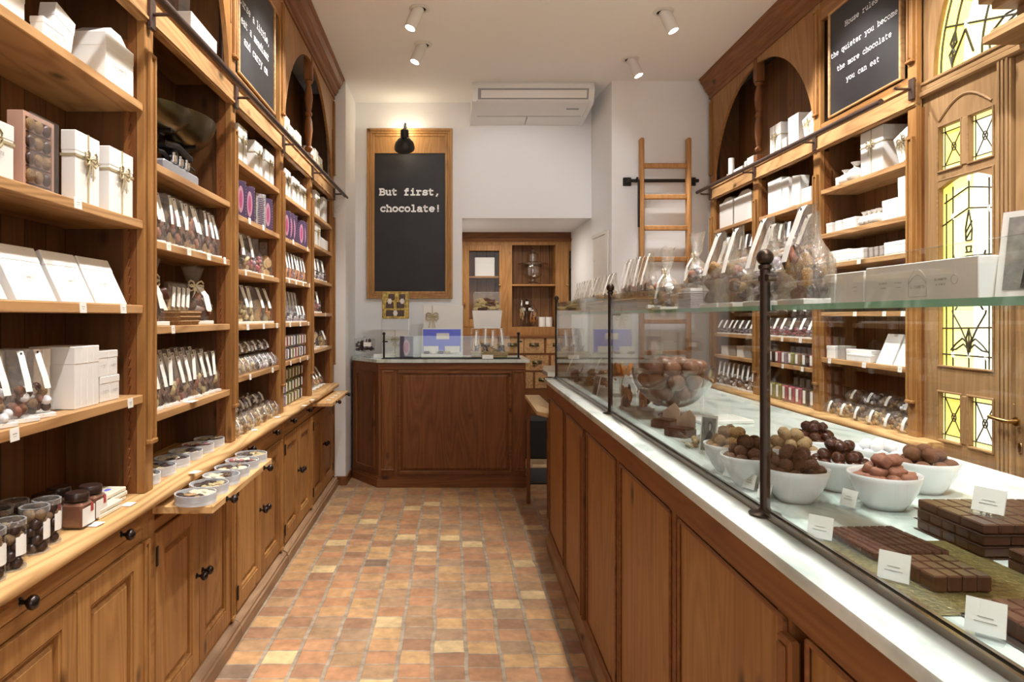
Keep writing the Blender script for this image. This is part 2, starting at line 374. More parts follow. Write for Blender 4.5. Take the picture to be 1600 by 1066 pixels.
def floor_mat():
    m, t, b = nt('terracotta_tiles'); tc = N(t, 'ShaderNodeTexCoord'); sp = N(t, 'ShaderNodeSeparateXYZ')
    dn = N(t, 'ShaderNodeTexNoise'); dn.inputs['Scale'].default_value = 5; dn.inputs['Detail'].default_value = 2; t.links.new(tc.outputs['Object'], dn.inputs['Vector'])
    dm = N(t, 'ShaderNodeVectorMath', operation='MULTIPLY_ADD'); t.links.new(dn.outputs['Color'], dm.inputs[0]); dm.inputs[1].default_value = (.022, .018, 0)
    t.links.new(tc.outputs['Object'], dm.inputs[2]); t.links.new(dm.outputs[0], sp.inputs[0])
    u = mth(t, 'DIVIDE', mth(t, 'ADD', sp.outputs[0], 20.03), .131); cu = mth(t, 'FLOOR', u); fu = mth(t, 'FRACT', u)
    wn0 = N(t, 'ShaderNodeTexWhiteNoise', noise_dimensions='1D'); t.links.new(cu, wn0.inputs['W'])
    v = mth(t, 'ADD', mth(t, 'DIVIDE', sp.outputs[1], .1027), mth(t, 'MULTIPLY', wn0.outputs[0], .35)); v = mth(t, 'ADD', v, 50)
    cv = mth(t, 'FLOOR', v); fv = mth(t, 'FRACT', v)
    cb = N(t, 'ShaderNodeCombineXYZ'); t.links.new(cu, cb.inputs[0]); t.links.new(cv, cb.inputs[1])
    wn = N(t, 'ShaderNodeTexWhiteNoise', noise_dimensions='3D'); t.links.new(cb.outputs[0], wn.inputs['Vector'])
    col = ramp(t, wn.outputs[0], [(0, srgb(150, 110, 84)), (.14, srgb(182, 130, 92)), (.3, srgb(196, 152, 104)), (.42, srgb(168, 134, 98)), (.56, srgb(202, 162, 110)),
                                  (.68, srgb(186, 138, 100)), (.8, srgb(160, 132, 104)), (.905, srgb(222, 196, 144)), (.955, srgb(116, 100, 88)), (.97, srgb(176, 130, 94))], 'CONSTANT')
    n2 = N(t, 'ShaderNodeTexNoise'); n2.inputs['Scale'].default_value = 28; n2.inputs['Detail'].default_value = 6; t.links.new(tc.outputs['Object'], n2.inputs['Vector'])
    n4 = N(t, 'ShaderNodeTexNoise'); n4.inputs['Scale'].default_value = 9; n4.inputs['Detail'].default_value = 4; t.links.new(tc.outputs['Object'], n4.inputs['Vector'])
    mq = N(t, 'ShaderNodeMix', data_type='RGBA'); mq.inputs[0].default_value = .28; t.links.new(col, mq.inputs[6]); mq.inputs[7].default_value = (*srgb(180, 138, 98), 1)
    hs = N(t, 'ShaderNodeHueSaturation'); t.links.new(mq.outputs[2], hs.inputs['Color']); hs.inputs['Saturation'].default_value = 1.0
    t.links.new(mth(t, 'ADD', mth(t, 'MULTIPLY', mth(t, 'ADD', n2.outputs[0], n4.outputs[0]), .8), .07), hs.inputs['Value'])
    eu = mth(t, 'ABSOLUTE', mth(t, 'SUBTRACT', fu, .5)); ev = mth(t, 'ABSOLUTE', mth(t, 'SUBTRACT', fv, .5))
    def ss(x, a, bb):
        r = N(t, 'ShaderNodeMapRange', interpolation_type='SMOOTHSTEP'); r.inputs['From Min'].default_value = a; r.inputs['From Max'].default_value = bb; t.links.new(x, r.inputs[0]); return r.outputs[0]
    gm = mth(t, 'MAXIMUM', ss(eu, .425, .455), ss(ev, .455, .483))
    mx = N(t, 'ShaderNodeMix', data_type='RGBA'); t.links.new(gm, mx.inputs[0]); t.links.new(hs.outputs[0], mx.inputs[6])
    t.links.new(ramp(t, n2.outputs[0], [(.3, srgb(128, 112, 94)), (.7, srgb(172, 156, 134))]), mx.inputs[7])
    t.links.new(mx.outputs[2], b.inputs['Base Color']); b.inputs['Roughness'].default_value = .5
    h = mth(t, 'SUBTRACT', mth(t, 'MULTIPLY', n2.outputs[0], .5), gm); bump(t, b, h, .5, .004)
    return m
M['floor'] = floor_mat()

# ---------------------------------------------------------------- lettering (single-stroke slab letters drawn as flat ribbons)
def A(cx, cy, rx, ry, a0, a1, n=10): return [(cx+rx*math.cos(math.radians(a0+(a1-a0)*i/n)), cy+ry*math.sin(math.radians(a0+(a1-a0)*i/n))) for i in range(n+1)]
def arch(x, w_): return [(x, 0), (x, .27)]+A(x-w_/2, .27, w_/2, .15, 0, 180, 6)
GL = {
 'a': [A(.28, .31, .16, .11, 160, 0, 6)+[(.44, .08), (.48, 0), (.55, 0)], A(.27, .12, .17, .12, 0, 360, 12)],
 'b': [[(.04, .6), (.12, .6), (.12, 0), (.04, 0)], A(.32, .21, .2, .21, 0, 360, 14)],
 'c': [A(.32, .21, .22, .21, 45, 320), [(.49, .43), (.49, .3)]],
 'd': [[(.38, .6), (.46, .6), (.46, 0), (.55, 0)], A(.26, .21, .2, .21, 0, 360, 14)],
 'e': [A(.3, .21, .22, .21, 5, 315, 12), [(.08, .22), (.52, .22)]],
 'f': [A(.36, .47, .13, .12, 50, 180, 5)+[(.23, 0)], [(.1, 0), (.42, 0)], [(.1, .4), (.45, .4)]],
 'h': [[(.05, .6), (.13, .6), (.13, 0)], arch(.47, .34), [(.05, 0), (.22, 0)], [(.38, 0), (.56, 0)]],
 'i': [[(.15, .41), (.3, .41), (.3, 0)], [(.1, 0), (.5, 0)], [(.26, .58), (.34, .58)]],
 'l': [[(.15, .6), (.3, .6), (.3, 0)], [(.1, 0), (.5, 0)]],
 'm': [[(.02, .41), (.1, .41), (.1, 0)], arch(.31, .21), arch(.52, .21), [(.03, 0), (.16, 0)], [(.25, 0), (.37, 0)], [(.46, 0), (.59, 0)]],
 'n': [[(.05, .41), (.14, .41), (.14, 0)], arch(.47, .33), [(.05, 0), (.22, 0)], [(.38, 0), (.56, 0)]],
 'o': [A(.3, .21, .22, .21, 0, 360, 16)],
 'q': [A(.26, .21, .2, .21, 0, 360, 14), [(.55, .41), (.46, .41), (.46, -.17)], [(.36, -.17), (.55, -.17)]],
 'r': [[(.07, .41), (.2, .41), (.2, 0)], [(.07, 0), (.38, 0)], A(.38, .25, .18, .16, 180, 50, 5)],
 's': [A(.3, .32, .18, .105, 20, 270, 8)[0:]+A(.3, .108, .2, .108, 90, -165, 8), [(.48, .43), (.48, .31)], [(.1, .13), (.1, .0)]],
 't': [[(.21, .57), (.21, .12)]+A(.34, .12, .13, .12, 180, 325, 6), [(.08, .41), (.46, .41)]],
 'u': [[(.04, .41), (.13, .41), (.13, .16)]+A(.295, .16, .165, .16, 180, 360, 6), [(.37, .41), (.46, .41), (.46, 0), (.56, 0)]],
 'y': [[(.08, .41), (.3, 0)], [(.52, .41), (.22, -.17)], [(.08, -.17), (.32, -.17)], [(.01, .41), (.17, .41)], [(.43, .41), (.59, .41)]],
 'B': [[(.03, .57), (.12, .57), (.12, 0), (.03, 0)], [(.12, .57), (.34, .57)]+A(.34, .435, .14, .135, 90, -90, 6)+[(.12, .3)], [(.34, .3)]+A(.36, .15, .17, .15, 90, -90, 6)+[(.12, 0)]],
 'C': [A(.31, .285, .25, .285, 45, 315, 14), [(.51, .57), (.51, .4)]],
 'H': [[(.12, .57), (.12, 0)], [(.48, .57), (.48, 0)], [(.12, .3), (.48, .3)], [(.03, .57), (.22, .57)], [(.38, .57), (.57, .57)], [(.03, 0), (.22, 0)], [(.38, 0), (.57, 0)]],
 'E': [[(.5, .57), (.1, .57), (.1, 0), (.5, 0)], [(.1, .3), (.42, .3)]], 'L': [[(.1, .57), (.1, 0), (.5, 0)]], 'I': [[(.3, .57), (.3, 0)]],
 'S': [A(.3, .43, .19, .14, 30, 270, 7)+A(.3, .145, .2, .145, 90, -150, 7)], 'A': [[(.04, 0), (.3, .57), (.56, 0)], [(.14, .2), (.46, .2)]], 'T': [[(.05, .57), (.55, .57)], [(.3, .57), (.3, 0)]],
 '!': [[(.3, .6), (.3, .2)], [(.3, .05), (.3, 0)]], ',': [[(.32, .08), (.22, -.13)]], ':': [[(.3, .4), (.3, .34)], [(.3, .06), (.3, 0)]], ' ': [],
}
def text(g, s, P, u, z, size, wt=.05, du=1, w=.001, mi=0, adv=.6):
    """P maps (u, w, z); du=+1/-1 reading direction along u"""
    h = wt*size/2; w_0 = w; cnt = 0
    for i, ch in enumerate(s):
        for st in GL.get(ch, []):
            pts = [(u+du*(i*adv+p[0])*size, z+p[1]*size) for p in st]
            for (a, b) in zip(pts[:-1], pts[1:]):
                dx, dz = b[0]-a[0], b[1]-a[1]; L = math.hypot(dx, dz)
                if L < 1e-7: continue
                dx /= L; dz /= L; a2 = (a[0]-dx*h*.6, a[1]-dz*h*.6); b2 = (b[0]+dx*h*.6, b[1]+dz*h*.6)
                nx, nz = -dz*h, dx*h; cnt += 1; w = w_0+.00015*(cnt % 7)*min(1, size*14)
                g.add([P(a2[0]+nx, w, a2[1]+nz), P(a2[0]-nx, w, a2[1]-nz), P(b2[0]-nx, w, b2[1]-nz), P(b2[0]+nx, w, b2[1]+nz)], [(0, 1, 2, 3)], mi)
    return g
def PF(kind, w0):   # face-plane mappers: u along, w outwards from the face, z up
    if kind == 'L': return lambda u, w, z: (w0+w, u, z)
    if kind == 'R': return lambda u, w, z: (w0-w, u, z)
    return lambda u, w, z: (u, w0-w, z)
def fb(g, P, u0, u1, w0, w1, z0, z1, c=0, mi=0):
    a = P(u0, w0, z0); b = P(u1, w1, z1); return g.box(a[0], b[0], a[1], b[1], a[2], b[2], c, mi)
def frus(g, P, u0, u1, z0, z1, wa, wb, ins, mi=0):
    vs = [P(u0, wa, z0), P(u1, wa, z0), P(u1, wa, z1), P(u0, wa, z1), P(u0+ins, wb, z0+ins), P(u1-ins, wb, z0+ins), P(u1-ins, wb, z1-ins), P(u0+ins, wb, z1-ins)]
    return g.add(vs, [(0, 1, 2, 3), (4, 5, 6, 7), (0, 1, 5, 4), (1, 2, 6, 5), (2, 3, 7, 6), (3, 0, 4, 7)], mi)
def panelled(g, P, u0, u1, z0, z1, th=.02, st=.055, raised=True):
    """frame-and-panel leaf with outer face at w=0"""
    fb(g, P, u0, u0+st, -th, 0, z0, z1, .002); fb(g, P, u1-st, u1, -th, 0, z0, z1, .002)
    fb(g, P, u0+st, u1-st, -th, -.0005, z1-st, z1, .002); fb(g, P, u0+st, u1-st, -th, -.0005, z0, z0+st*1.15, .002)
    a, b, c, d = u0+st, u1-st, z0+st*1.15, z1-st
    # bead round the opening
    for q in ((a, a+.008, c, d), (b-.008, b, c, d)): fb(g, P, q[0], q[1], -th, -.004, q[2], q[3], .0025)
    fb(g, P, a, b, -th, -.004, c, c+.012, .0025); fb(g, P, a, b, -th, -.004, d-.008, d, .0025)
    fb(g, P, a, b, -th-.002, -.017, c, d)
    if raised: frus(g, P, a+.020, b-.020, c+.026, d-.022, -.0172, -.008, .010)
# ================================================================ THE ROOM
CZ = 3.156
def S(name, g, m, side='W', smooth=0): return ab(name, g, m, side, None, smooth, kind='structure')
S('floor', G().box(-1.7, 2.6, -2.6, 8.0, -.05, 0), M['floor'])
S('ceiling', G().box(-1.7, 2.6, -2.6, 5.9, CZ, CZ+.08), M['ceil'])
S('wall_left', G().box(-1.50, -1.38, -2.6, 5.34, 0, CZ), M['wall'])
S('wall_right', G().box(2.48, 2.6, -2.6, 8.0, 0, CZ), M['wall'])
gf = G()
gf.box(-1.7, -1.0, -2.6, -2.48, 0, CZ).box(1.9, 2.6, -2.6, -2.48, 0, CZ).box(-1.0, 1.9, -2.6, -2.48, 2.9, CZ).box(-1.0, 1.9, -2.6, -2.48, 0, .45)
S('wall_front', gf, M['wall'])
S('wall_left_return', G().box(-1.50, -.825, 5.335, 5.95, 0, CZ), M['wall'])
gb = G(); gb.box(-.825, .094, 5.88, 6.02, 0, CZ).box(.094, 1.21, 5.88, 6.86, 2.163, CZ)
S('wall_back', gb, M['wall'])
S('wall_ladder', G().prism([(1.254, 5.335), (2.55, 5.335), (2.55, 6.9), (1.212, 6.9), (1.212, 5.88)], 0, CZ, 'z'), M['wall'])
S('wall_back_room', G().box(-1.4, 1.3, 7.3, 7.4, 0, 2.6), M['wall'])
S('wall_back_room_left', G().box(-.1, -.02, 6.02, 7.3, 0, 2.6), M['wall'])
S('ceiling_back_room', G().box(-.02, 1.3, 6.86, 7.4, 2.3, 2.36), M['wall'])
S('baseboard_left', G().box(-.90, -.818, 5.315, 5.335, 0, .055).box(-.90, -.816, 5.312, 5.335, .055, .068), M['dy'])
S('baseboard_back', G().box(-.825, -.815, 5.335, 5.88, 0, .065), M['dy'])
# white door in the short return wall beside the opening
d = abthing('door_1', (1.235, 5.62, 0), 'W', None, None); d['kind'] = 'structure'
gq = G(); gq.box(1.205, 1.222, 5.42, 5.86, 0, 1.99)
M['doorw'] = plain('door_white_paint', srgb(222, 216, 208), .5)
dd = ab('door_leaf', G().prism([(1.2365, 5.45), (1.2165, 5.80), (1.2065, 5.80), (1.2265, 5.45)], 0, 1.97, 'z'), M['doorw'], parent=d)
ab('door_frame', G().prism([(1.2465, 5.40), (1.2375, 5.45), (1.2255, 5.45), (1.2345, 5.40)], 0, 2.0, 'z').prism([(1.2375, 5.45), (1.2150, 5.84), (1.2030, 5.84), (1.2255, 5.45)], 1.975, 2.005, 'z'), M['doorw'], parent=d)
ab('hinge', G().lathe([(.006, 1.72), (.006, 1.79)], 8, (1.209, 5.775, 0)), M['steel'], parent=d)

# ================================================================ LEFT WALL UNIT
BL = [(-.10, .50), (.56, 1.18), (1.24, 1.972), (2.029, 2.765), (2.822, 3.585), (3.655, 4.385), (4.44, 5.235)]   # bays along the wall; two behind the camera's edge
NB = {2: 'first', 3: 'second', 4: 'third', 5: 'fourth', 6: 'fifth'}
LT = .804; VP_ = .865
def raised_strip(g, P, uc, z0, z1, wd=.036, th=.013):
    """fluted strip with small bevelled feet"""
    a, b = uc-wd/2, uc+wd/2
    fb(g, P, a, b, 0, th*.35, z0, z1)
    fb(g, P, a, a+wd*.24, 0, th, z0+.012, z1-.006, .002); fb(g, P, b-wd*.24, b, 0, th, z0+.012, z1-.006, .002)
    fb(g, P, a+wd*.38, b-wd*.38, 0, th*.8, z0+.02, z1-.02, .003)
    fb(g, P, a-.003, b+.003, 0, th+.003, z0, z0+.014, .003); fb(g, P, a, b, 0, th, z1-.012, z1, .002)
def knob_g(P, u, z, w0=0, s=1):
    g = G(); pr = [(.010, 0), (.010, .003), (.005, .006), (.0045, .013), (.009, .017), (.0145, .023), (.0155, .029), (.012, .036), (.005, .0395), (0, .040)]
    pr = [(r*s, z_*s) for r, z_ in pr]; vs = []; fs = []; n = 14
    for r, t in pr:
        for k in range(n):
            a = 2*PI*k/n; vs.append(P(u+r*math.cos(a), w0+t, z+r*math.sin(a)))
    for j in range(len(pr)-1):
        for k in range(n): fs.append((j*n+k, j*n+(k+1) % n, (j+1)*n+(k+1) % n, (j+1)*n+k))
    g.add(vs, fs); return g
def hinge_g(P, u, z): 
    g = G(); fb(g, P, u-.006, u+.006, 0, .006, z-.03, z+.03, .002); return g

PLd = PF('L', -VP_-.002)
for bi, (a, b) in enumerate(BL):
    if bi == 0: continue
    nm = NB.get(bi, 'nearest')
    pull = bi in (3, 6)
    root = abthing('base_cabinet', (-1.03, (a+b)/2, 0), 'L',
        {1: 'honey pine base cabinet nearest the camera, at the left edge', 2: 'honey pine base cabinet under the truffle tubes, nearest to the camera',
         3: 'honey pine base cabinet under the pull-out board of sweet trays', 4: 'pine base cabinet with two drawer knobs, just beyond the sweet trays',
         5: 'pine base cabinet second from the far end of the left wall', 6: 'pine base cabinet at the far end of the left wall, below small pull-out board'}[bi], 'cabinet', 'base cabinets along the left wall')
    x0 = a-.027; x1 = b+.027 if bi < 6 else 5.3
    g = G(); g.box(-1.295, -.890, x0, x1, .07, .76)
    P = PLd
    fb(g, P, x0, a+.012, -.03, .0, .0, .764); fb(g, P, b-.012, x1, -.03, .0, .0, .764)
    fb(g, P, a, b, -.02, -.001, .672, .706, .002); fb(g, P, a, b, -.02, -.001, .07, .088); fb(g, P, a, b, -.02, -.001, .752, .766)
    if pull: fb(g, P, a, b, -.03, -.02, .706, .726)
    ab('carcass', g, M['wy'], 'L', root)
    g = G(); raised_strip(g, P, x1-.028 if bi < 6 else 5.268, .09, .672); raised_strip(g, P, x0+.001, .09, .672) if bi == 1 else None
    ab('fluted_strip', g, M['wz'], 'L', root)
    g = G(); g.prism([(-1.2, 0), (-.832, 0), (-.832, .048), (-.838, .054), (-.838, .064), (-.846, .070), (-.862, .078), (-1.2, .078)], x0, x1, 'y')
    ab('plinth', g, M['worn'], 'L', root)
    mid = (a+b)/2
    for k, (u0, u1) in enumerate(((a+.016, mid-.003), (mid+.003, b-.016))):
        g = G(); P2 = PF('L', -VP_+.004); panelled(g, P2, u0, u1, .092, .668, .024, .058)
        dr = ab('door', g, M['wz'], 'L', root)
        ku = mid-.028 if k == 0 else mid+.028
        ORIG[dr.name] = ORIG[root.name]
        ab('knob', knob_g(P2, ku, .417), M['knob'], 'L', dr, 40)
        hg = hinge_g(P2, u0-.004 if k == 0 else u1+.004, .60); q = hinge_g(P2, u0-.004 if k == 0 else u1+.004, .17); hg.add(q.v, q.f)
        ab('hinge', hg, M['iron'], 'L', dr)
    if not pull:
        g = G(); P2 = PF('L', -VP_+.001); fb(g, P2, a+.016, b-.016, -.02, 0, .708, .751, .003); frus(g, P2, a+.03, b-.03, .714, .746, 0, .004, .006)
        dr = ab('drawer', g, M['wy'], 'L', root); ORIG[dr.name] = ORIG[root.name]
        for du in (-.215, .215): ab('knob', knob_g(P2, mid+du, .735), M['knob'], 'L', dr, 40)
    else:
        g = G(); v1 = -.688 if bi == 3 else -.735
        g.box(-1.1, v1, a+.0, b-.05, .729, .753, .003)
        dr = ab('pull_out_board', g, M['ledge'], 'L', root, label='pale pine pull-out board'); ORIG[dr.name] = ORIG[root.name]
        P2 = PF('L', v1)
        for du in (-.22, .22): ab('knob', knob_g(P2, mid-.025+du, .741, 0, .9), M['knob'], 'L', dr, 40)
# continuous worktop with rounded nose
nose = [(-1.29, .766), (-.845, .766), (-.834, .769), (-.826, .777), (-.824, .786), (-.828, .795), (-.836, .801), (-.842, .803), (-.844, .8012), (-.847, .804), (-1.29, .804)]
wt = ab('worktop', G().prism(nose, -.1, 5.30, 'y'), M['ledge'], 'L', None, 50, 'long pale pine worktop ledge with rounded nose above the left cabinets', 'worktop')

SHL = {1: [1.927, 1.59, 1.347, 1.09], 2: [1.927, 1.59, 1.347, 1.09], 3: [1.777, 1.543, 1.285, 1.021], 4: [1.981, 1.745, 1.515, 1.280, 1.060],
       5: [1.981, 1.747, 1.523, 1.281, 1.068], 6: [2.005, 1.80, 1.567, 1.340, 1.093]}
def bz(y): return 2.137+.0145*y     # underside of the fascia beam (old furniture, slightly out of level)
VB = -1.09
def shelving(side, bays, shelves, wall_v, P, root, zb, zt, ends, arches, boards, zfloor, front, back, endlabels=None):
    """open pine shelving in a side frame. front/back are signed v of the front plane and of the back boards"""
    s = 1 if side == 'L' else -1
    y0, y1 = ends
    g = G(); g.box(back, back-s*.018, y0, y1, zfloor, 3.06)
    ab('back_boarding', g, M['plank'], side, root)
    posts = [(bays[0][0]-.057, bays[0][0])]+[(bays[i][1], bays[i+1][0]) for i in range(len(bays)-1)]+[(bays[-1][1], bays[-1][1]+.068)]
    inarch = lambda p: any(u0+.2 < p < u1-.2 for (u0, u1) in arches)
    for (p0, p1) in posts:
        zp = zb(p0)+.08 if inarch(p0) else 3.02
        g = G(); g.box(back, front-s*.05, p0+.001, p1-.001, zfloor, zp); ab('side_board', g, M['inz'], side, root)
        g = G()
        fb(g, P, p0, p1, -.025, 0, zfloor, zp, .002)
        g4 = G(); g4.box(front-s*.0255, front-s*.0495, p0, p1, zfloor, 2.2); ab('side_stile', g4, M['dz'], side, root)
        ab('upright', g, M['wz'], side, root)
        g = G(); raised_strip(g, P, (p0+p1)/2+.004*0, zfloor+.14, 2.08, .042, .015); ab('fluted_strip', g, M['wz'], side, root)
    for bi, zs in shelves.items():
        a, b = bays[bi]
        for z in zs:
            g = G(); g.box(back, front-s*.004, a+.001, b-.001, z-.024, z, .002)
            ab('shelf', g, M['edge'], side, root)
        # toothed shelf battens on the far and near side panels
        for u, sg in ((b-.007, 1), (a+.007, -1)):
            g = G(); v = front-s*.045; z = zfloor+.03; poly = []
            while z < 2.1: poly += [(v-s*.0, z), (v+s*.006, z+.020), (v+s*.0, z+.024)]; z += .026
            poly = [(v-s*.012, zfloor+.02)]+poly+[(v-s*.012, 2.11)]
            g.prism(poly, u, u+sg*.007, 'y')
            ab('notched_batten', g, M['dz'], side, root)
    # beam
    ya, yb = posts[0][0], posts[-1][1]
    g = G(); 
    def bb(w0, w1, za, zb_):
        vs = []
        for y in (ya, yb):
            o = zb(y)
            for (w_, z) in ((w0, za), (w1, za), (w1, zb_), (w0, zb_)): vs.append(P(y, w_, o+z))
        g.add(vs, [(0, 1, 2, 3), (7, 6, 5, 4), (0, 1, 5, 4), (1, 2, 6, 5), (2, 3, 7, 6), (3, 0, 4, 7)])
    bb(-.02, .004, 0, .092); bb(-.02, .010, .006, .014); bb(-.02, .012, .084, .100)
    ab('fascia_beam', g, M['edge'], side, root)
    g = G(); g.box(back, front-s*.01, ya, yb, zb(3)+.07, zb(3)+.092); ab('upper_deck', g, M['wy'], side, root)
    zt0 = 3.0
    for (u0, u1) in arches:
        uc = (u0+u1)/2; r = (u1-u0)/2-.05; zs = zt0-.035-r*.98
        g = G(); n = 28; zl = zb(uc)+.09
        pts = [(uc-r, zl)]+[(uc-r*math.cos(PI*i/n), zs+r*math.sin(PI*i/n)*.98) for i in range(n+1)]+[(uc+r, zl)]
        # spandrel: strips between the arch curve and the frame
        for (wa, wb) in ((-.02, -.002),):
            vs = []; fs = []
            for (u, z) in pts:
                zt_ = zt0+.02
                for w_ in (wa, wb): vs += [P(u, w_, z), P(u, w_, zt_)]
            m = len(pts)
            for i in range(m-1):
                q = 4*i; fs += [(q, q+1, q+5, q+4), (q+2, q+6, q+7, q+3), (q, q+4, q+6, q+2), (q+1, q+3, q+7, q+5)]
            g.add(vs, fs)
            fb(g, P, u0, uc-r, wa, wb, zl, zt0+.02); fb(g, P, uc+r, u1, wa, wb, zl, zt0+.02)
        ab('arch_panel', g, M['wz'], side, root)
        # thin raised bead beside the arch
        g = G()
        for sg in (-1, 1): fb(g, P, uc+sg*(r+.012)-.004, uc+sg*(r+.012)+.004, -.002, .003, zs+.28, zs+.28+.26, .002)
        ab('bead', g, M['dz'], side, root)
        bp = [(.030, 0), (.030, .10), (.016, .11), (.026, .125), (.026, .135), (.015, .15), (.020, .20), (.027, .27), (.024, .33), (.015, .37), (.024, .385), (.024, .395), (.016, .41),
              (.022, .45), (.028, .51), (.022, .57), (.014, .61), (.026, .625), (.026, .635), (.030, .645), (.030, .78)]
        z0 = zl+.0; kz = (zt0-.03-z0)/.78
        c = P(uc, -.024, 0); g = G(); g.box(c[0]-.026, c[0]+.026, c[1]-.026, c[1]+.026, z0, z0+.085*kz, .004)
        g.lathe([(r_, z0+z_*kz) for r_, z_ in bp[2:-2]], 16, (c[0], c[1], 0)); g.box(c[0]-.027, c[0]+.027, c[1]-.027, c[1]+.027, z0+.64*kz, zt0, .004)
        ab('baluster', g, M['dz'], side, root, 40)
    for (u0, u1, bz0, bz1) in boards:
        g = G()
        fb(g, P, u0, u1, -.03, -.006, zb((u0+u1)/2)+.09, bz0); ab('board_surround', g, M['wy'], side, root); g = G(); fb(g, P, u0, u1, -.03, -.006, bz1, zt0+.02)
        ab('board_surround', g, M['wy'], side, root)
    for (p0, p1) in posts:
        if inarch(p0): continue
        g = G(); raised_strip(g, P, (p0+p1)/2, zb(p0)+.19, zt0-.03, .04, .014); ab('fluted_strip', g, M['wz'], side, root)
    f = front; e = s
    cr = [(f-e*.02, 3.0), (f+e*.006, 3.0), (f+e*.006, 3.028), (f+e*.018, 3.034), (f+e*.018, 3.046), (f+e*.030, 3.056), (f+e*.034, 3.078), (f+e*.050, 3.088), (f+e*.052, 3.10),
          (f+e*.062, 3.112), (f+e*.072, 3.126), (f+e*.074, 3.14), (f+e*.084, 3.146), (f+e*.084, 3.1555), (f-e*.02, 3.1555)]
    ab('cornice', G().prism(cr, ya-.02, yb+.012, 'y'), M['dy'], side, root)
    return posts
PL_ = PF('L', -VP_)
rl = abthing('shelving_unit', (-.98, 3.2, LT), 'L', 'tall honey pine shelving with arched top along the left wall', 'shelving')
BLs = BL[1:]
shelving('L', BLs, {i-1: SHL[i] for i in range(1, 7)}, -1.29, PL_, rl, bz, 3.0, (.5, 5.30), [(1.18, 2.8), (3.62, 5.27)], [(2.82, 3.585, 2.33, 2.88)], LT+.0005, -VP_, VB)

# ================================================================ RIGHT WALL UNIT
VR = 1.915
BR = [(2.974, 3.694), (3.764, 4.46), (4.54, 5.25)]
PR_ = PF('R', VR)
rr = abthing('shelving_unit', (2.0, 4.1, .80), 'R', 'tall honey pine shelving with arched top along the right wall', 'shelving')
SHR = {0: [1.99, 1.754, 1.592, 1.34, 1.095], 1: [1.957, 1.715, 1.45, 1.19, 1.03], 2: [1.972, 1.712, 1.45, 1.19, 1.03]}
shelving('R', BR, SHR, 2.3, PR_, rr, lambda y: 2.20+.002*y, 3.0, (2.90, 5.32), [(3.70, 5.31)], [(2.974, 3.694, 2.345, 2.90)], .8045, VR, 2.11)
noseR = [(2.30, .766), (1.885, .766), (1.874, .770), (1.868, .782), (1.872, .795), (1.884, .8015), (1.888, .804), (2.30, .804)]
ab('worktop', G().prism(noseR, 2.80, 5.31, 'y'), M['ledge'], 'R', None, 50, 'pine worktop ledge below the right wall shelving', 'worktop')
for (a, b), nm in zip(BR, ('nearest the stained glass door', 'in the middle of the right wall', 'at the far end of the right wall')):
    root = abthing('base_cabinet', (2.08, (a+b)/2, 0), 'R', 'pine base cabinet '+nm, 'cabinet', 'base cabinets along the right wall')
    P = PF('R', VR+.004); mid = (a+b)/2
    g = G(); g.box(1.94, 2.29, a-.035, b+.035, .0, .764); fb(g, P, a-.035, a+.012, -.03, 0, 0, .764); fb(g, P, b-.012, b+.035, -.03, 0, 0, .764); ab('carcass', g, M['wy'], 'R', root)
    for k, (u0, u1) in enumerate(((a+.016, mid-.003), (mid+.003, b-.016))):
        g = G(); P2 = PF('R', VR); panelled(g, P2, u0, u1, .092, .668, .024, .058); dr = ab('door', g, M['wz'], 'R', root); ORIG[dr.name] = ORIG[root.name]
        ab('knob', knob_g(P2, mid+(-.028 if k == 0 else .028), .417), M['knob'], 'R', dr, 40)
    g = G(); P2 = PF('R', VR+.003); fb(g, P2, a+.016, b-.016, -.02, 0, .70, .751, .003); dr = ab('drawer', g, M['wy'], 'R', root); ORIG[dr.name] = ORIG[root.name]
    for du in (-.2, .2): ab('knob', knob_g(P2, mid+du, .727), M['knob'], 'R', dr, 40)

# ladder rails
def ladder_rail(side, pts, brk, label, v_off):
    r = abthing('ladder_rail', (pts[0]), side, label, 'rail')
    ab('rod', G().tube(pts, .0125, 12), M['rail'], side, r, 40)
    for (u, z) in brk:
        s = 1 if side == 'L' else -1; P = PF(side, -VP_ if side == 'L' else VR)
        g = G(); fb(g, P, u-.017, u+.017, .004, .016, z-.055, z+.035, .002)
        g.tube([P(u, .01, z-.01), P(u, v_off-.012, z-.01), P(u, v_off, z-.004)], .006, 8)
        ab('bracket', g, M['rail'], side, r)
    return r
yy = [0.6, 1.8, 3.0, 4.2, 5.44]
ladder_rail('L', [(-VP_+.08, y, 2.149+.0205*y) for y in yy], [(u, 2.165+.0195*u) for u in (1.21, 1.995, 2.80, 3.62, 4.41, 5.26)], 'long dark iron ladder rail along the left wall shelving', .08)
lr = bpy.data.objects['ladder_rail']
ab('rail_stay', G().tube([(-VP_+.08, 5.44, 2.26), (-VP_+.01, 5.29, 2.13)], .006, 8), M['white'], 'L', lr)
ladder_rail('R', [(VR-.085, y, 2.256+.012*(y-3)) for y in (3.02, 4, 5.1, 5.47)], [(2.93, 2.29), (3.73, 2.268), (4.50, 2.268), (5.29, 2.268)], 'dark iron ladder rail along the right wall shelving', .085)

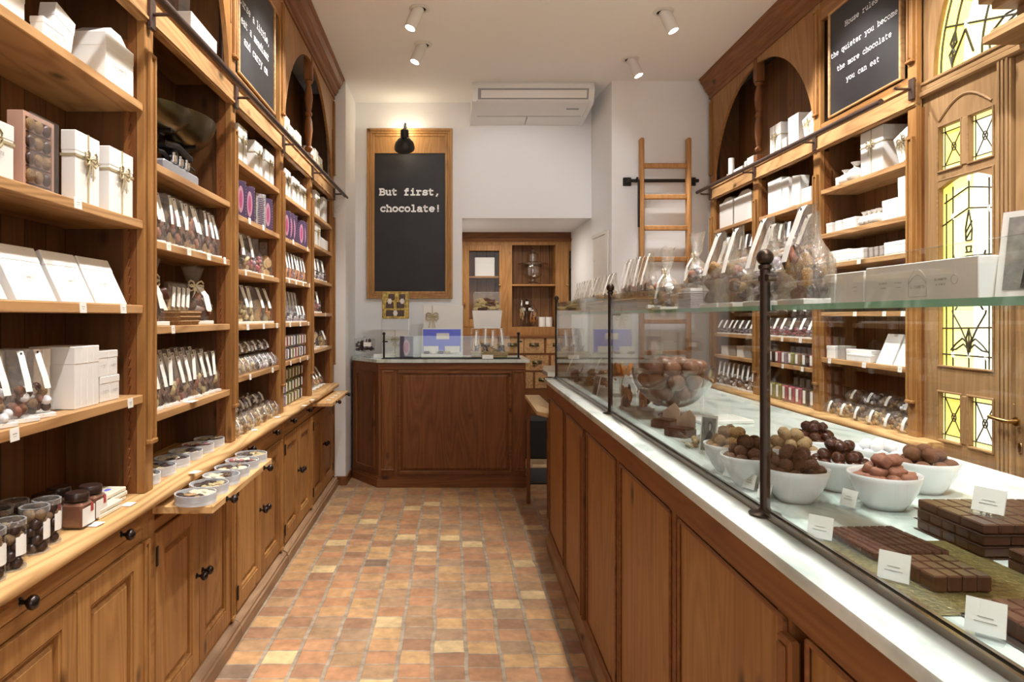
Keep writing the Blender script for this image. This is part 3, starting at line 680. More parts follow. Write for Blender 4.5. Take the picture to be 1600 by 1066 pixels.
# chalkboards set in the shelving
def chalkboard(side, w0, u0, u1, z0, z1, lines, label, size):
    P = PF(side, w0); g = G(); fb(g, P, u0, u1, -.02, -.005, z0, z1)
    o = ab('chalkboard', g, M['slate'], side, None, 0, label, 'chalkboard')
    g = G(); fb(g, P, u0-.0, u0+.012, -.02, .004, z0, z1, .003); fb(g, P, u1-.012, u1, -.02, .004, z0, z1, .003); fb(g, P, u0+.012, u1-.012, -.02, .004, z0, z0+.012, .003); fb(g, P, u0+.012, u1-.012, -.02, .004, z1-.012, z1, .003)
    ab('frame', g, M['edge'], side, o)
    du = 1 if side == 'L' else -1
    for s, u, z in lines:
        g = G(); text(g, s, P, u, z, size, .09 if side == 'L' else .068, du, -.0035); ab('lettering', g, M['chalk'], side, o)
    return o
chalkboard('L', -VP_, 2.865, 3.475, 2.335, 2.88, [('Curse a little,', 2.885, 2.645), ('eat a mendiant', 2.907, 2.567), ('and carry on', 2.95, 2.492)],
           'black chalkboard reading eat a mendiant and carry on, in the left shelving', .0545)
chalkboard('R', VR, 3.018, 3.61, 2.35, 2.90, [('House rules :', 3.462, 2.772), ('the quieter you become,', 3.592, 2.655), ('the more chocolate', 3.535, 2.571), ('you can eat', 3.45, 2.492)],
           'black chalkboard of house rules set in the right wall shelving', .0415)

# ================================================================ BACK WALL: framed board and lamp
def px(x, y, Y): return ((x-X0)*Y/FPX, H-(y-Y0)*Y/FPX)
Yb = 5.88
bd = abthing('framed_chalkboard', (-.355, Yb-.03, 1.468), 'W', 'tall framed chalkboard reading But first, chocolate! on the back wall', 'chalkboard')
P = PF('W', Yb)
x0, x1, z0, z1 = -.722, .012, 1.468, 2.925
g = G()
for (a, b, t) in ((0, .022, .045), (.022, .040, .036), (.040, .064, .028)):
    fb(g, P, x0+a, x0+b, 0, t, z0+a, z1-a, .003); fb(g, P, x1-b, x1-a, 0, t, z0+a, z1-a, .003)
    fb(g, P, x0+b, x1-b, 0, t, z0+a, z0+b, .003); fb(g, P, x0+b, x1-b, 0, t, z1-b, z1-a, .003)
fb(g, P, x0+.064, x1-.064, 0, .020, 2.718, z1-.064)
ab('frame', g, M['framew'], 'W', bd)
g = G(); fb(g, P, x0+.064, x1-.064, 0, .012, z0+.064, 2.718); ab('board', g, M['slate'], 'W', bd)
g = G(); text(g, 'But first,', P, -.618, 2.361, .0875, .15, 1, .0135); ab('lettering', g, M['chalk'], 'W', bd); g = G(); text(g, 'chocolate!', P, -.612, 2.219, .0875, .15, 1, .0135); ab('lettering', g, M['chalk'], 'W', bd)
# picture lamp
lp = abthing('wall_lamp', (-.385, Yb-.02, 2.9), 'W', 'small black picture lamp above the tall framed chalkboard', 'lamp')
ab('arm', G().tube([(-.385, Yb-.045, 2.92), (-.385, Yb-.16, 2.93), (-.385, Yb-.24, 2.87), (-.385, Yb-.25, 2.80)], .009, 8).box(-.405, -.365, Yb-.055, Yb-.035, 2.86, 2.915, .003), M['black'], 'W', lp, 40)
g = G(); g.lathe([(.0, .0), (.030, .006), (.034, .03), (.034, .09), (.02, .10), (0, .102)], 16); Mx = Matrix.Translation((-.385, Yb-.25, 2.76)); g.xf(Mx); ab('lamp_holder', g, M['black'], 'W', lp, 40)
sh = [(.022, .10), (.05, .085), (.074, .055), (.084, .02), (.084, 0), (.080, 0), (.08, .02), (.070, .053), (.048, .079), (.0, .09)]
g = G(); g.shell([(r, z) for r, z in sh], 24); g.xf(Matrix.Translation((-.385, Yb-.24, 2.70)) @ Matrix.Rotation(.75, 4, 'X')); ab('lamp_shade', g, M['black'], 'W', lp, 40)
g = G(); g.sph((-.385, Yb-.205, 2.735), .026, 12, 8); ab('bulb', g, emis('bulb_glow', (1, .85, .62), 14), 'W', lp, 60)
def spot(name, loc, to, power, ang, col=WARM, size=.03, blend=.5):
    l = bpy.data.lights.new(name, 'SPOT'); l.energy = power; l.spot_size = math.radians(ang); l.spot_blend = blend; l.color = col; l.shadow_soft_size = size
    o = bpy.data.objects.new(name, l); COL.objects.link(o); o.location = loc
    o.rotation_euler = (Vector(to)-Vector(loc)).to_track_quat('-Z', 'Y').to_euler(); return o
l = bpy.data.lights.new('picture_lamp_light', 'POINT'); l.energy = 1.5; l.color = (1, .84, .6); l.shadow_soft_size = .03
o = bpy.data.objects.new('picture_lamp_light', l); COL.objects.link(o); o.location = (-.385, Yb-.13, 2.90)

# ================================================================ CEILING: spot lamps, air conditioner
def ceil_lamp(x, y, tilt_to, lab, power=34, ang=75, col=WARM):
    t = thing('ceiling_spotlight', lab, 'ceiling lamp', 'white cylinder spotlights on the ceiling')
    t.location = (x, y, CZ)
    part('mounting_ring', G().shell([(.040, -.001), (.040, -.008), (.056, -.008), (.062, -.004), (.062, -.0005)], 28), M['lamp'], t, 40)
    part('recess', G().lathe([(.040, -.0015), (.0, -.0015)], 20), M['black'], t)
    d = (Vector(tilt_to)-Vector((x, y, CZ))).normalized()
    q = d.to_track_quat('-Z', 'Y').to_matrix().to_4x4()
    T = Matrix.Translation((0, 0, .012)) @ q
    g = G(); g.shell([(0, -.012), (.034, -.012), (.036, -.016), (.036, -.148), (.034, -.150), (.030, -.150), (.030, -.130), (0, -.130)], 28); g.xf(T); b = part('lamp_head', g, M['lamp'], t, 40)
    g = G(); g.lathe([(.026, -.1345), (.0, -.1345)], 20).xf(T); part('lens', g, M['glow'], t)
    p = Vector((x, y, CZ+.012))+d*.156
    spot('spotlight_beam', p, Vector(p)+d, power, ang, col)
LAMPS = []
cols = ((-.19, -1), (1.28, 1))
names = {(-1, 0): 'white cylinder ceiling spotlight on the left, nearer the camera', (-1, 1): 'white cylinder ceiling spotlight on the left, nearer the air conditioner',
         (1, 0): 'white cylinder ceiling spotlight on the right, nearer the camera', (1, 1): 'white cylinder ceiling spotlight on the right, nearest the ladder wall'}
for (x, sg) in cols:
    for k, y in enumerate((4.08, 4.62) if sg < 0 else (4.12, 4.88)):
        ceil_lamp(x, y, (x+sg*.36, y-.12, CZ-.9), names[(sg, k)], 42)
    for k, y in enumerate((3.3, 2.5, 1.7, .9, .1, -.8)):
        ceil_lamp(x, y, (x+sg*.50, y+.05, CZ-.9), 'white cylinder ceiling spotlight above the camera, outside the picture', 46, 80)
for x in (.25, .95):
    ceil_lamp(x, 3.42, (x*.6+.1, 5.6, 1.9), 'added white cylinder fill spotlight turned to the back wall, outside the picture', 15, 62, (.94, .97, 1))  # added pair out of view, there to brighten the back wall
for y in (2.6, 1.8, 1.0, .2):   # middle row pointing down over aisle and counter
    ceil_lamp(.62, y, (.74, y+.02, CZ-.9), 'white cylinder ceiling spotlight above the counter, outside the picture', 48, 95)

ac = abthing('air_conditioner', (.66, 5.55, CZ), 'W', 'white ceiling air conditioner above the opening in the back wall', 'air conditioner')
XA0, XA1, YA0, YA1 = .165, 1.125, 5.35, 5.878
pf = [(YA0+.01, CZ-.001), (YA0, CZ-.02), (YA0, CZ-.05), (YA0+.03, CZ-.135), (YA0+.06, CZ-.150), (YA1, CZ-.195), (YA1, CZ-.001)]
g = G(); g.prism(pf, XA0+.03, XA1-.03, 'x'); ab('housing', g, M['plastic'], 'W', ac)
for (a, b) in ((XA0, XA0+.034), (XA1-.034, XA1)):
    q = [(YA0+.02, CZ-.001), (YA0+.004, CZ-.03), (YA0+.002, CZ-.06), (YA0+.03, CZ-.145), (YA0+.07, CZ-.160), (YA1, CZ-.20), (YA1, CZ-.001)]
    ab('end_cap', G().prism(q, a, b, 'x'), M['plastic'], 'W', ac)
sl = lambda t: (YA0-.001+(.028)*t, CZ-.052-.078*t)
def acq(x0_, x1_, t0, t1, off, m, name):
    a, b = sl(t0), sl(t1); g = G(); g.prism([(a[0]-off, a[1]-off*.3), (b[0]-off, b[1]-off*.3), (b[0]+.004, b[1]), (a[0]+.004, a[1])], x0_, x1_, 'x'); return ab(name, g, m, 'W', ac)
acq(XA0+.045, XA1-.045, 0, 1, .001, M['plasticg'], 'outlet_slot'); acq(XA0+.07, XA1-.06, .16, .86, .004, M['plastic'], 'air_flap')
g = G()   # inspection grilles at the rear of the underside
for (a, b) in ((XA0+.055, .625), (.635, XA1-.055)):
    ya, yb2 = YA0+.33, YA1-.02; f = lambda y: CZ-.150-.045*(y-YA0-.06)/(YA1-YA0-.06)
    g.add([(a, ya, f(ya)-.003), (b, ya, f(ya)-.003), (b, yb2, f(yb2)-.003), (a, yb2, f(yb2)-.003), (a, ya, f(ya)+.004), (b, ya, f(ya)+.004), (b, yb2, f(yb2)+.004), (a, yb2, f(yb2)+.004)],
          [(0, 1, 2, 3), (4, 5, 6, 7), (0, 1, 5, 4), (1, 2, 6, 5), (2, 3, 7, 6), (3, 0, 4, 7)])
ab('intake_panel', g, M['plastic'], 'W', ac)
g = G(); f = lambda y: CZ-.150-.045*(y-YA0-.06)/(YA1-YA0-.06)
g.box(XA0+.05, XA1-.05, YA0+.322, YA0+.327, f(YA0+.325)-.002, f(YA0+.325)+.003).box(.6275, .6325, YA0+.33, YA1-.02, f(YA1-.02)-.0015, f(YA0+.33)+.001)
ab('panel_gap', g, M['plasticg'], 'W', ac)
ab('badge', G().box(.93, 1.03, YA0+.165, YA0+.172, CZ-.168, CZ-.160), M['plasticg'], 'W', ac)

# ================================================================ LADDER and wall panel
Yw = 5.335
la = abthing('ladder', (1.63, Yw-.09, 0), 'W', 'wooden library ladder hanging on a black bar on the back right wall', 'ladder')
YL = 5.235
for X in (1.458, 1.818): ab('side_rail', G().box(X-.016, X+.016, YL-.03, YL+.03, .02, 2.682, .008), M['lad'], 'W', la)
for i in range(10):
    z = 2.47-.2385*i
    ab('rung', G().box(1.474, 1.802, YL-.02, YL+.02, z-.018, z+.018, .005), M['lad'], 'W', la)
ab('hook', G().tube([(1.434, YL-.01, 2.0), (1.434, YL-.01, 2.36), (1.434, YL+.03, 2.385), (1.434, YL+.07, 2.36)], .008, 8), M['black'], 'W', la, 40)
lb = abthing('ladder_bar', (1.63, Yw-.03, 2.3), 'W', 'black iron bar with square end plates holding the ladder', 'rail')
ab('bar', G().tube([(1.36, Yw-.035, 2.37), (1.92, Yw-.035, 2.37)], .013, 10), M['black'], 'W', lb, 40)
for X in (1.372, 1.875): ab('end_plate', G().box(X-.032, X+.032, Yw-.016, Yw-.0005, 2.335, 2.40, .004).box(X-.014, X+.014, Yw-.05, Yw-.012, 2.352, 2.388, .004), M['black'], 'W', lb)
pn = abthing('meter_cupboard', (1.69, Yw, 1.55), 'W', 'flat white wall cupboard behind the ladder', 'cupboard')
ab('cupboard_door', G().box(1.50, 1.875, Yw-.018, Yw-.0005, 1.55, 2.28, .003), M['plastic'], 'W', pn)
ab('cupboard_catch', G().box(1.85, 1.86, Yw-.024, Yw-.018, 1.86, 1.92, .002), M['steel'], 'W', pn)

# ================================================================ STAINED GLASS DOOR (right wall, near)
VD = 1.95
dr = abthing('door_2', (VD, 2.6, 0), 'R', None, None); dr['kind'] = 'structure'
PD = PF('R', VD)
M['yel'] = emis('glass_yellow', (1.0, .82, .16), .52); M['pale_y'] = emis('glass_pale_yellow', (1.0, .90, .34), .60)
M['clr'] = emis('glass_cream_white', (1.0, .97, .78), .72); M['lead'] = plain('lead_came', (.045, .038, .02), .6, .3)
g = G()
U0, U1 = 2.545, 2.83
ZS = [(.815, 1.006), (1.117, 1.853), (1.909, 2.086)]
fb(g, PD, U1, 2.93, -.045, 0, 0, 2.235); fb(g, PD, 2.515, U0, -.045, 0, 0, 2.235)
fb(g, PD, U0, U1, -.045, 0, 0, .815); fb(g, PD, U0, U1, -.045, 0, 1.006, 1.117); fb(g, PD, U0, U1, -.045, 0, 1.865, 1.909); fb(g, PD, U0, U1, -.045, 0, 2.086, 2.235)
fb(g, PD, 2.664, 2.706, -.045, .004, .815, 1.006, .004); fb(g, PD, 2.664, 2.706, -.045, .004, 1.905, 2.09, .004)
ab('door_frame', g, M['oak'], 'R', dr)
g = G()   # mouldings round the lights
for (a, b, z0_, z1_) in ((U0, U1, 1.117, 1.865), (U0, 2.664, .815, 1.006), (2.706, U1, .815, 1.006), (U0, 2.664, 1.909, 2.086), (2.706, U1, 1.909, 2.086)):
    for q in ((a-.008, a, z0_-.008, z1_+.008), (b, b+.008, z0_-.008, z1_+.008), (a, b, z0_-.008, z0_), (a, b, z1_, z1_+.008)): fb(g, PD, q[0], q[1], 0, .006, q[2], q[3], .002)
n = 16; zc = 1.835   # segmental head of tall light and a matching raised arch above
vs = []; fs = []
for i in range(n+1):
    u = U0+(U1-U0)*i/n; z = 1.835+.035*math.sin(PI*i/n); vs += [PD(u, -.02, z), PD(u, .004, z), PD(u, -.02, 1.868), PD(u, .004, 1.868)]
for i in range(n): q = 4*i; fs += [(q, q+4, q+5, q+1), (q+1, q+5, q+7, q+3), (q, q+2, q+6, q+4)]
g.add(vs, fs)
g.tube([PD(2.55+(U1-2.55)*i/12, 0, 2.112+.07*math.sin(PI*i/12)) for i in range(13)], .006, 6)
ab('moulding', g, M['oaky'], 'R', dr)
# glass
def light(z0_, z1_, a, b, cells):
    g = G()
    for (p, q, c, d, m) in cells: fb(g, PD, a+(b-a)*p, a+(b-a)*q, -.022, -.018, z0_+(z1_-z0_)*c, z0_+(z1_-z0_)*d, 0, m)
    return g
def came(lines, r=.0034, w0=-.0165):
    g = G()
    for ln in lines:
        for p, q in zip(ln[:-1], ln[1:]):
            g.tube([PD(p[0], w0, p[1]), PD(q[0], w0, q[1])], r, 5)
    return g
def ring(u, z, ru, rz, n=12): return [(u+ru*math.cos(2*PI*i/n), z+rz*math.sin(2*PI*i/n)) for i in range(n+1)]
GM = [M['yel'], M['pale_y'], M['clr']]
for (z0_, z1_) in (ZS[0], ZS[2]):
    for (a, b, mi) in ((U0, 2.664, 2), (2.706, U1, 0)):
        ab('pane', light(z0_, z1_, a, b, [(0, 1, 0, .1, 1), (0, 1, .9, 1, 1), (0, .12, .1, .9, mi), (.88, 1, .1, .9, 1 if mi == 2 else 1), (.12, .88, .1, .9, mi)]), GM, 'R', dr)
        c = ((a+b)/2, (z0_+z1_)/2); i0, i1, j0, j1 = a+.014, b-.014, z0_+.02, z1_-.02
        ab('lead_came', came([[(a, z0_+.02), (b, z0_+.02)], [(a, z1_-.02), (b, z1_-.02)], [(a+.012, z0_), (a+.012, z1_)], [(b-.012, z0_), (b-.012, z1_)], [(i0, j0), (i1, j1)], [(i0, j1), (i1, j0)], ring(*c, .012, .016)], .0024), M['lead'], 'R', dr)
z0_, z1_ = 1.117, 1.865
u = lambda t: U1-(U1-U0)*t       # t runs left to right as seen
cells = [(0, .12, 0, 1, 2), (.12, .42, 0, 1, 2), (.42, .50, 0, 1, 1), (.5, .80, 0, 1, 1), (.80, .9, 0, 1, 0), (.9, 1, 0, 1, 0)]
ab('pane', light(z0_, z1_, U0, U1, cells), GM, 'R', dr)
z = lambda t: z0_+(z1_-z0_)*t
def pl(*pp): return [(u(a), z(b)) for a, b in pp]
L = [pl((.07, 0), (.07, .93)), pl((.2, 0), (.2, .96)), pl((.86, 0), (.86, .96)), pl((0, .06), (1, .06)), pl((.03, .88), (.5, .94), (1, .90)), pl((0, .76), (.2, .79), (.5, .83), (.86, .81), (1, .80)),
     pl((.5, .83), (.5, .99)), pl((0, .56), (.5, .58), (1, .575)), pl((0, .20), (1, .21)), pl((.2, .0), (.2, .06)), pl((.5, 0), (.5, .2)), pl((.8, 0), (.8, .06))]
L += [pl((.47, .30), (.48, .55), (.46, .58), (.54, .58), (.52, .55), (.53, .30)), pl((.44, .60), (.56, .60)), pl((.45, .63), (.47, .60), (.53, .60), (.55, .63), (.45, .63)), pl((.5, .82), (.44, .72), (.45, .66), (.55, .66), (.56, .72), (.5, .82)), pl((.44, .70), (.56, .76)), pl((.45, .67), (.56, .72))]
for sg in (-1, 1):
    L += [pl(*[(.5+sg*x_, y_) for x_, y_ in ((.03, .46), (.10, .52), (.22, .53), (.30, .50), (.34, .43), (.30, .38), (.24, .37), (.19, .40), (.20, .45), (.26, .46))]),
          pl(*[(.5+sg*x_, y_) for x_, y_ in ((.03, .43), (.09, .38), (.12, .32), (.30, .60), (.22, .53))]),
          pl(*[(.5+sg*x_, y_) for x_, y_ in ((.34, .36), (.30, .28), (.16, .21), (.05, .14), (.03, .10), (0, .06))]),
          pl(*[(.5+sg*x_, y_) for x_, y_ in ((0, .12), (.12, .15), (.24, .12), (.34, .085), (.24, .09), (.1, .12), (0, .09))]),
          pl(*[(.5+sg*x_, y_) for x_, y_ in ((0, .2), (.05, .15), (0, .1))])]
ab('lead_came', came(L, .0033), M['lead'], 'R', dr)
g = G()
for (a_, b_) in ((.2, .8), (.86, .805), (.2, .06), (.5, .065), (.8, .06), (.86, .40), (.5, .985)):
    P3 = PF('R', VD-.0); c = PD(u(a_), -.016, z(b_)); g.sph(c, .011, 10, 6, (.2, .9, 1.3))
ab('roundel', g, M['clr'], 'R', dr, 60)
# side jamb and neighbouring leaf
g = G(); fb(g, PD, 2.452, 2.513, -.05, .012, 0, 2.235, .003)
for q in (2.462, 2.482, 2.5): fb(g, PD, q-.005, q+.005, .012, .020, .1, 2.235, .003)
ab('door_post', g, M['oak'], 'R', dr)
g = G(); fb(g, PD, 2.36, 2.45, -.04, -.004, 0, 2.235, .003); fb(g, PD, 1.75, 2.36, -.04, -.016, 0, 2.235); fb(g, PD, 2.345, 2.357, -.02, .002, .2, 2.1, .003)
ab('panelled_leaf', g, M['oak'], 'R', dr)
Zh = .947
hd = ab('door_handle', G().box(VD-.002, VD+.004, 2.416, 2.432, Zh-.11, Zh-.075, .002).tube([(VD-.004, 2.424, Zh), (VD-.045, 2.424, Zh), (VD-.050, 2.432, Zh), (VD-.050, 2.485, Zh+.004), (VD-.046, 2.50, Zh+.006)], [.008, .007, .008, .006, .009], 10).lathe([(.016, 0), (.016, .006), (.01, .009)], 14, (VD-.016, 2.424, Zh), ax='x'), M['brass'], 'R', dr, 40)
g = G(); fb(g, PD, 1.6, 2.93, -.05, .022, 2.235, 2.262, .006); fb(g, PD, 1.6, 2.93, -.05, .012, 2.262, 2.285, .004); fb(g, PD, 1.6, 2.93, -.05, .018, 2.285, 2.30, .004)
ab('transom_bar', g, M['oaky'], 'R', dr)
# half-round fanlight above
fl = abthing('window_1', (VD, 2.14, 2.3), 'R', None, None); fl['kind'] = 'structure'
cu, Rr = 2.15, .715; zb_ = 2.302
g = G(); vs = []; fs = []; n = 40
for i in range(n+1):
    a = PI*i/n; uu, zz = cu+Rr*math.cos(a), zb_+Rr*math.sin(a)
    for w_ in (-.045, 0): vs += [PD(uu, w_, zz), PD(uu, w_, 3.15)]
for i in range(n): q = 4*i; fs += [(q, q+1, q+5, q+4), (q+2, q+6, q+7, q+3), (q, q+4, q+6, q+2)]
g.add(vs, fs); fb(g, PD, cu+Rr, 2.93, -.045, 0, zb_-.002, 3.15)
ab('window_frame', g, M['oak'], 'R', fl)
g = G()
for i in range(n):
    a0, a1 = PI*i/n, PI*(i+1)/n
    for (ra, rb, mi) in ((1, .90, 0), (.90, .80, 1 if i > 6 else 0), (.80, .55, 1 if i < 4 else 2), (.55, .0, 2)):
        vs = [PD(cu+Rr*r_*math.cos(t), -.02, zb_+Rr*r_*math.sin(t)) for r_, t in ((ra, a0), (ra, a1), (rb, a1), (rb, a0))]
        if rb == 0: vs = vs[:3]
        g.add(vs, [tuple(range(len(vs)))], mi)
ab('pane', g, [M['yel'], M['pale_y'], M['clr']], 'R', fl)
def pol(r_, deg): t = math.radians(deg); return (cu+Rr*r_*math.cos(t), zb_+Rr*r_*math.sin(t))
L = [[pol(r_, d_) for d_ in range(0, 181, 5)] for r_ in (.97, .88, .66)]
L.append([pol(.60, 0), pol(.62, 8), pol(.52, 17), pol(.40, 22), pol(.50, 12), pol(.52, 0)])
L += [[pol(.97, d_), pol(.3, d_)] for d_ in range(16, 170, 11)] + [[pol(.97, 0), pol(.97, 180)]]
for d_ in range(8, 170, 22):
    L.append([pol(.88, d_-6), pol(.905, d_-2), pol(.88, d_), pol(.905, d_+2), pol(.88, d_+6), pol(.855, d_+2), pol(.88, d_), pol(.855, d_-2), pol(.88, d_-6)])
L.append([pol(.72, 4), pol(.80, 14), pol(.86, 5)])
ab('lead_came', came(L, .0042), M['lead'], 'R', fl)
g = G()
for d_ in (16, 27, 38): g.sph(PD(*(pol(.80, d_)[0], -.016, pol(.80, d_)[1])), .016, 10, 6, (.2, .8, 1)); 
ab('roundel', g, M['clr'], 'R', fl, 60)
# projecting oak cornice beside the door
g = G()
for (v_, za, zb2, ya) in ((1.80, 2.255, 2.285, 2.40), (1.815, 2.285, 2.30, 2.385), (1.87, 2.30, 2.36, 2.34), (1.80, 2.36, 2.385, 2.36), (1.77, 2.385, 2.41, 2.38), (1.745, 2.41, 2.44, 2.40), (1.73, 2.44, 2.47, 2.42)):
    g.box(v_, 1.93, 1.5, ya, za, zb2, .004)
ab('trim_1', g, M['oaky'], 'R', None, kind='structure')
S('wall_door_side', G().box(2.0, 2.3, -2.4, 2.895, 0, 3.155), M['oak'], 'R')
# ================================================================ MARBLE COUNTER (right)
MT = .967; VC = .461; VG = .528
ct = abthing('display_counter', (.83, 1.9, 0), 'R', 'long wooden panelled counter with white marble top and glass screen', 'counter')
YC0, YC1 = -.6, 3.865
g = G(); g.box(.505, 1.19, YC0, YC1-.02, .0, .942)
P = PF('R', .482)
fb(g, P, YC0, YC1-.02, -.03, 0, .868, .942); fb(g, P, YC0, YC1-.02, -.03, -.001, 0, .115)
segs = [(3.845-.03, 3.80), ]
stiles = [3.845, 3.27, 3.235, 2.76, 2.17, 1.60, 1.055, .47, -.05]
for y in stiles: fb(g, P, y-.045, y, -.03, -.0005, .1, .87)
ab('carcass', g, M['dy'], 'R', ct)
ys = [(3.26, 3.80), (2.78, 3.20), (2.19, 2.715), (1.62, 2.125), (1.08, 1.555), (.49, 1.01), (-.03, .425)]
ys = [(3.275, 3.80), (2.715, 3.225), (2.15, 2.66), (1.585, 2.095), (1.02, 1.53), (.455, .965), (-.11, .40)]
for (a, b) in ys:
    g = G(); P2 = PF('R', .484); fb(g, P2, a-.052, b+.052, -.03, -.001, .10, .875)
    for q in ((a, a+.010), (b-.010, b)): fb(g, P2, q[0], q[1], -.016, .003, .122, .866, .003)
    fb(g, P2, a, b, -.016, .003, .856, .866, .003); fb(g, P2, a, b, -.016, .003, .120, .136, .003)
    # panel field sits back from the stiles: cut look with dark bead lines
    o = ab('panel', G().xf(Matrix()) if 0 else (lambda q: (fb(q, P2, a+.010, b-.010, -.02, .0006, .136, .856), q)[1])(G()), M['oak2'] if 'oak2' in M else M['wz'], 'R', ct)
    g2 = G(); 
    for q in ((a, a+.010), (b-.010, b)): fb(g2, P2, q[0], q[1], 0, .007, .122, .866, .003)
    fb(g2, P2, a, b, 0, .007, .856, .866, .003); fb(g2, P2, a, b, 0, .007, .120, .136, .003)
    ab('panel_moulding', g2, M['dy'], 'R', ct)
for yq in (2.69, .99):
    g = G(); fb(g, PF('R', .482), yq-.012, yq+.030, 0, .018, .125, .85, .004); fb(g, PF('R', .482), yq-.004, yq+.022, .018, .022, .14, .84, .003)
    ab('fluted_strip', g, M['dz'], 'R', ct)
g = G(); g.prism([(.52, 0), (.474, 0), (.474, .045), (.466, .05), (.466, .062), (.472, .068), (.478, .078), (.484, .086), (.52, .086)], YC0, YC1-.0, 'y'); ab('plinth', g, M['worn'], 'R', ct)
g = G(); g.prism([(VC+.004, .940), (1.205, .940), (1.205, MT), (VC+.006, MT), (VC+.001, MT-.004), (VC, MT-.010), (VC, .944)], YC0, YC1, 'y'); ab('marble_top', g, M['marble'], 'R', ct, 40)
# glass screen
YP = [3.857, 2.452, 1.202, -.05]
gs = abthing('glass_screen', (VG, 1.9, MT+.0005), 'R', 'clear glass screen with bronze posts standing on the marble counter', 'screen')
for i in range(3):
    g = G(); g.box(VG-.003, VG+.003, YP[i+1]+.012, YP[i]-.012, MT+.008, 1.392); ab('glass_pane', g, M['glass'], 'R', gs)
g = G(); g.box(VG-.009, VG-.0035, YP[3], YP[0], MT+.001, MT+.011).box(VG+.0035, VG+.009, YP[3], YP[0], MT+.001, MT+.011); ab('base_channel', g, M['steel2'] if 'steel2' in M else M['iron'], 'R', gs)
for y in YP:
    g = G(); g.lathe([(.027, MT+.001), (.027, MT+.004), (.012, MT+.009), (.0085, MT+.014), (.0085, 1.396), (.011, 1.398), (.011, 1.404), (.007, 1.406)], 14, (VG, y, 0)); g.sph((VG, y, 1.418), .0145, 14, 10)
    g.box(VG-.004, VG+.012, y-.02, y+.02, 1.375, 1.388, .002); ab('post', g, M['iron'], 'R', gs, 40)
# end pane and upper shelf
g = G(); g.box(VG+.012, .95, 3.850, 3.856, MT+.002, 1.392); ab('glass_pane', g, M['glass'], 'R', gs)
GZ = 1.334
us = abthing('glass_shelf', (.68, 1.9, GZ-.009), 'R', 'green edged glass shelf above the marble counter', 'shelf')
for (a, b) in ((YP[1]+.003, YP[0]-.02), (YP[2]+.003, YP[1]-.003), (YP[3], YP[2]-.003)):
    ab('glass_plate', G().box(VG+.012, .86, a, b, GZ-.009, GZ), M['glass'], 'R', us)
    ab('green_edge', G().box(VG+.0105, VG+.0125, a, b, GZ-.009, GZ).box(.8598, .8615, a, b, GZ-.009, GZ), M['gedge'], 'R', us)
for y in YP[:3]:
    ab('bracket', G().box(VG+.004, VG+.035, y-.010, y+.010, GZ-.016, GZ-.0095, .002), M['iron'], 'R', us)
# smaller marble side counter behind the far end, wooden flap
sc2 = abthing('side_counter', (.95, 4.6, 0), 'W', 'small marble topped side counter behind the far end of the glass screen', 'counter')
ab('marble_top', G().prism([(.665, 4.86), (1.20, 4.86), (1.20, 4.25), (.60, 4.25), (.60, 4.50)], .940, .967, 'z'), M['marble'], 'W', sc2)
ab('cabinet', G().prism([(.70, 4.84), (1.18, 4.84), (1.18, 4.27), (.63, 4.27), (.63, 4.50)], 0, .9395, 'z'), M['dz'], 'W', sc2)
fl_ = abthing('hatch_flap', (.56, 4.3, .74), 'W', 'pale wooden hatch flap between the desk and the long counter', 'flap')
g = G(); g.prism([(.525, 4.86), (.625, 4.86), (.625, 3.92), (.55, 3.92), (.505, 4.02)], .735, .757, 'z'); ab('board', g, M['pale'], 'W', fl_)
ab('leg', G().box(.53, .555, 4.79, 4.815, 0, .735, .003), M['dz'], 'W', fl_)

# ================================================================ DESK at the back
DZ = .984
dk = abthing('cash_desk', (0, 5.5, 0), 'W', 'dark stained panelled desk with marble top in front of the back wall', 'desk')
def desk_poly(o): return [(-.815, 5.86), (-.805-o*.2, 5.585-o*.4), (-.56-o*.4, 5.27-o), (.575+o, 5.27-o), (.575+o, 5.80), (-.4, 5.86)]
ab('carcass', G().prism(desk_poly(0), 0, DZ-.024, 'z'), M['dz'], 'W', dk)
ab('plinth', G().prism(desk_poly(.024), 0, .058, 'z').prism(desk_poly(.016), .058, .074, 'z').prism(desk_poly(.008), .074, .084, 'z'), M['dkplinth'] if 'dkplinth' in M else M['dx'], 'W', dk)
ab('marble_top', G().prism(desk_poly(.028), DZ-.024, DZ, 'z'), M['marble'], 'W', dk)
P = PF('W', 5.268)
g = G(); fb(g, P, -.41, .465, 0, .012, .10, .125, .003); fb(g, P, -.41, .465, 0, .012, .875, .90, .003); fb(g, P, -.41, -.39, 0, .012, .125, .875, .003); fb(g, P, .445, .465, 0, .012, .125, .875, .003)
fb(g, P, -.555, .57, 0, .006, .905, .955, .002)
ab('panel_moulding', g, M['dx'], 'W', dk)
g = G(); frus(g, P, -.385, .44, .13, .87, 0, .007, .018); ab('panel', g, M['dz'], 'W', dk)
for u0 in (-.535, .475):
    g = G(); fb(g, P, u0, u0+.095, 0, .010, .135, .90); fb(g, P, u0-.004, u0+.099, 0, .024, .125, .145, .005); fb(g, P, u0, u0+.014, .009, .018, .145, .90, .003); fb(g, P, u0+.081, u0+.095, .009, .018, .145, .90, .003); fb(g, P, u0+.014, u0+.081, .009, .018, .886, .90, .003); fb(g, P, u0+.014, u0+.081, .009, .018, .145, .159, .003)
    ab('pilaster', g, M['dz'], 'W', dk)
g = G()   # panel on the chamfered corner
A1, B1 = Vector((-.79, 5.565)), Vector((-.575, 5.29)); dvec = (B1-A1).normalized(); nrm = Vector((dvec.y, -dvec.x)); 
if nrm.y > 0: nrm = -nrm
def PC(u, w, z): q = A1+dvec*u+nrm*w; return (q.x, q.y, z)
Lc = (B1-A1).length
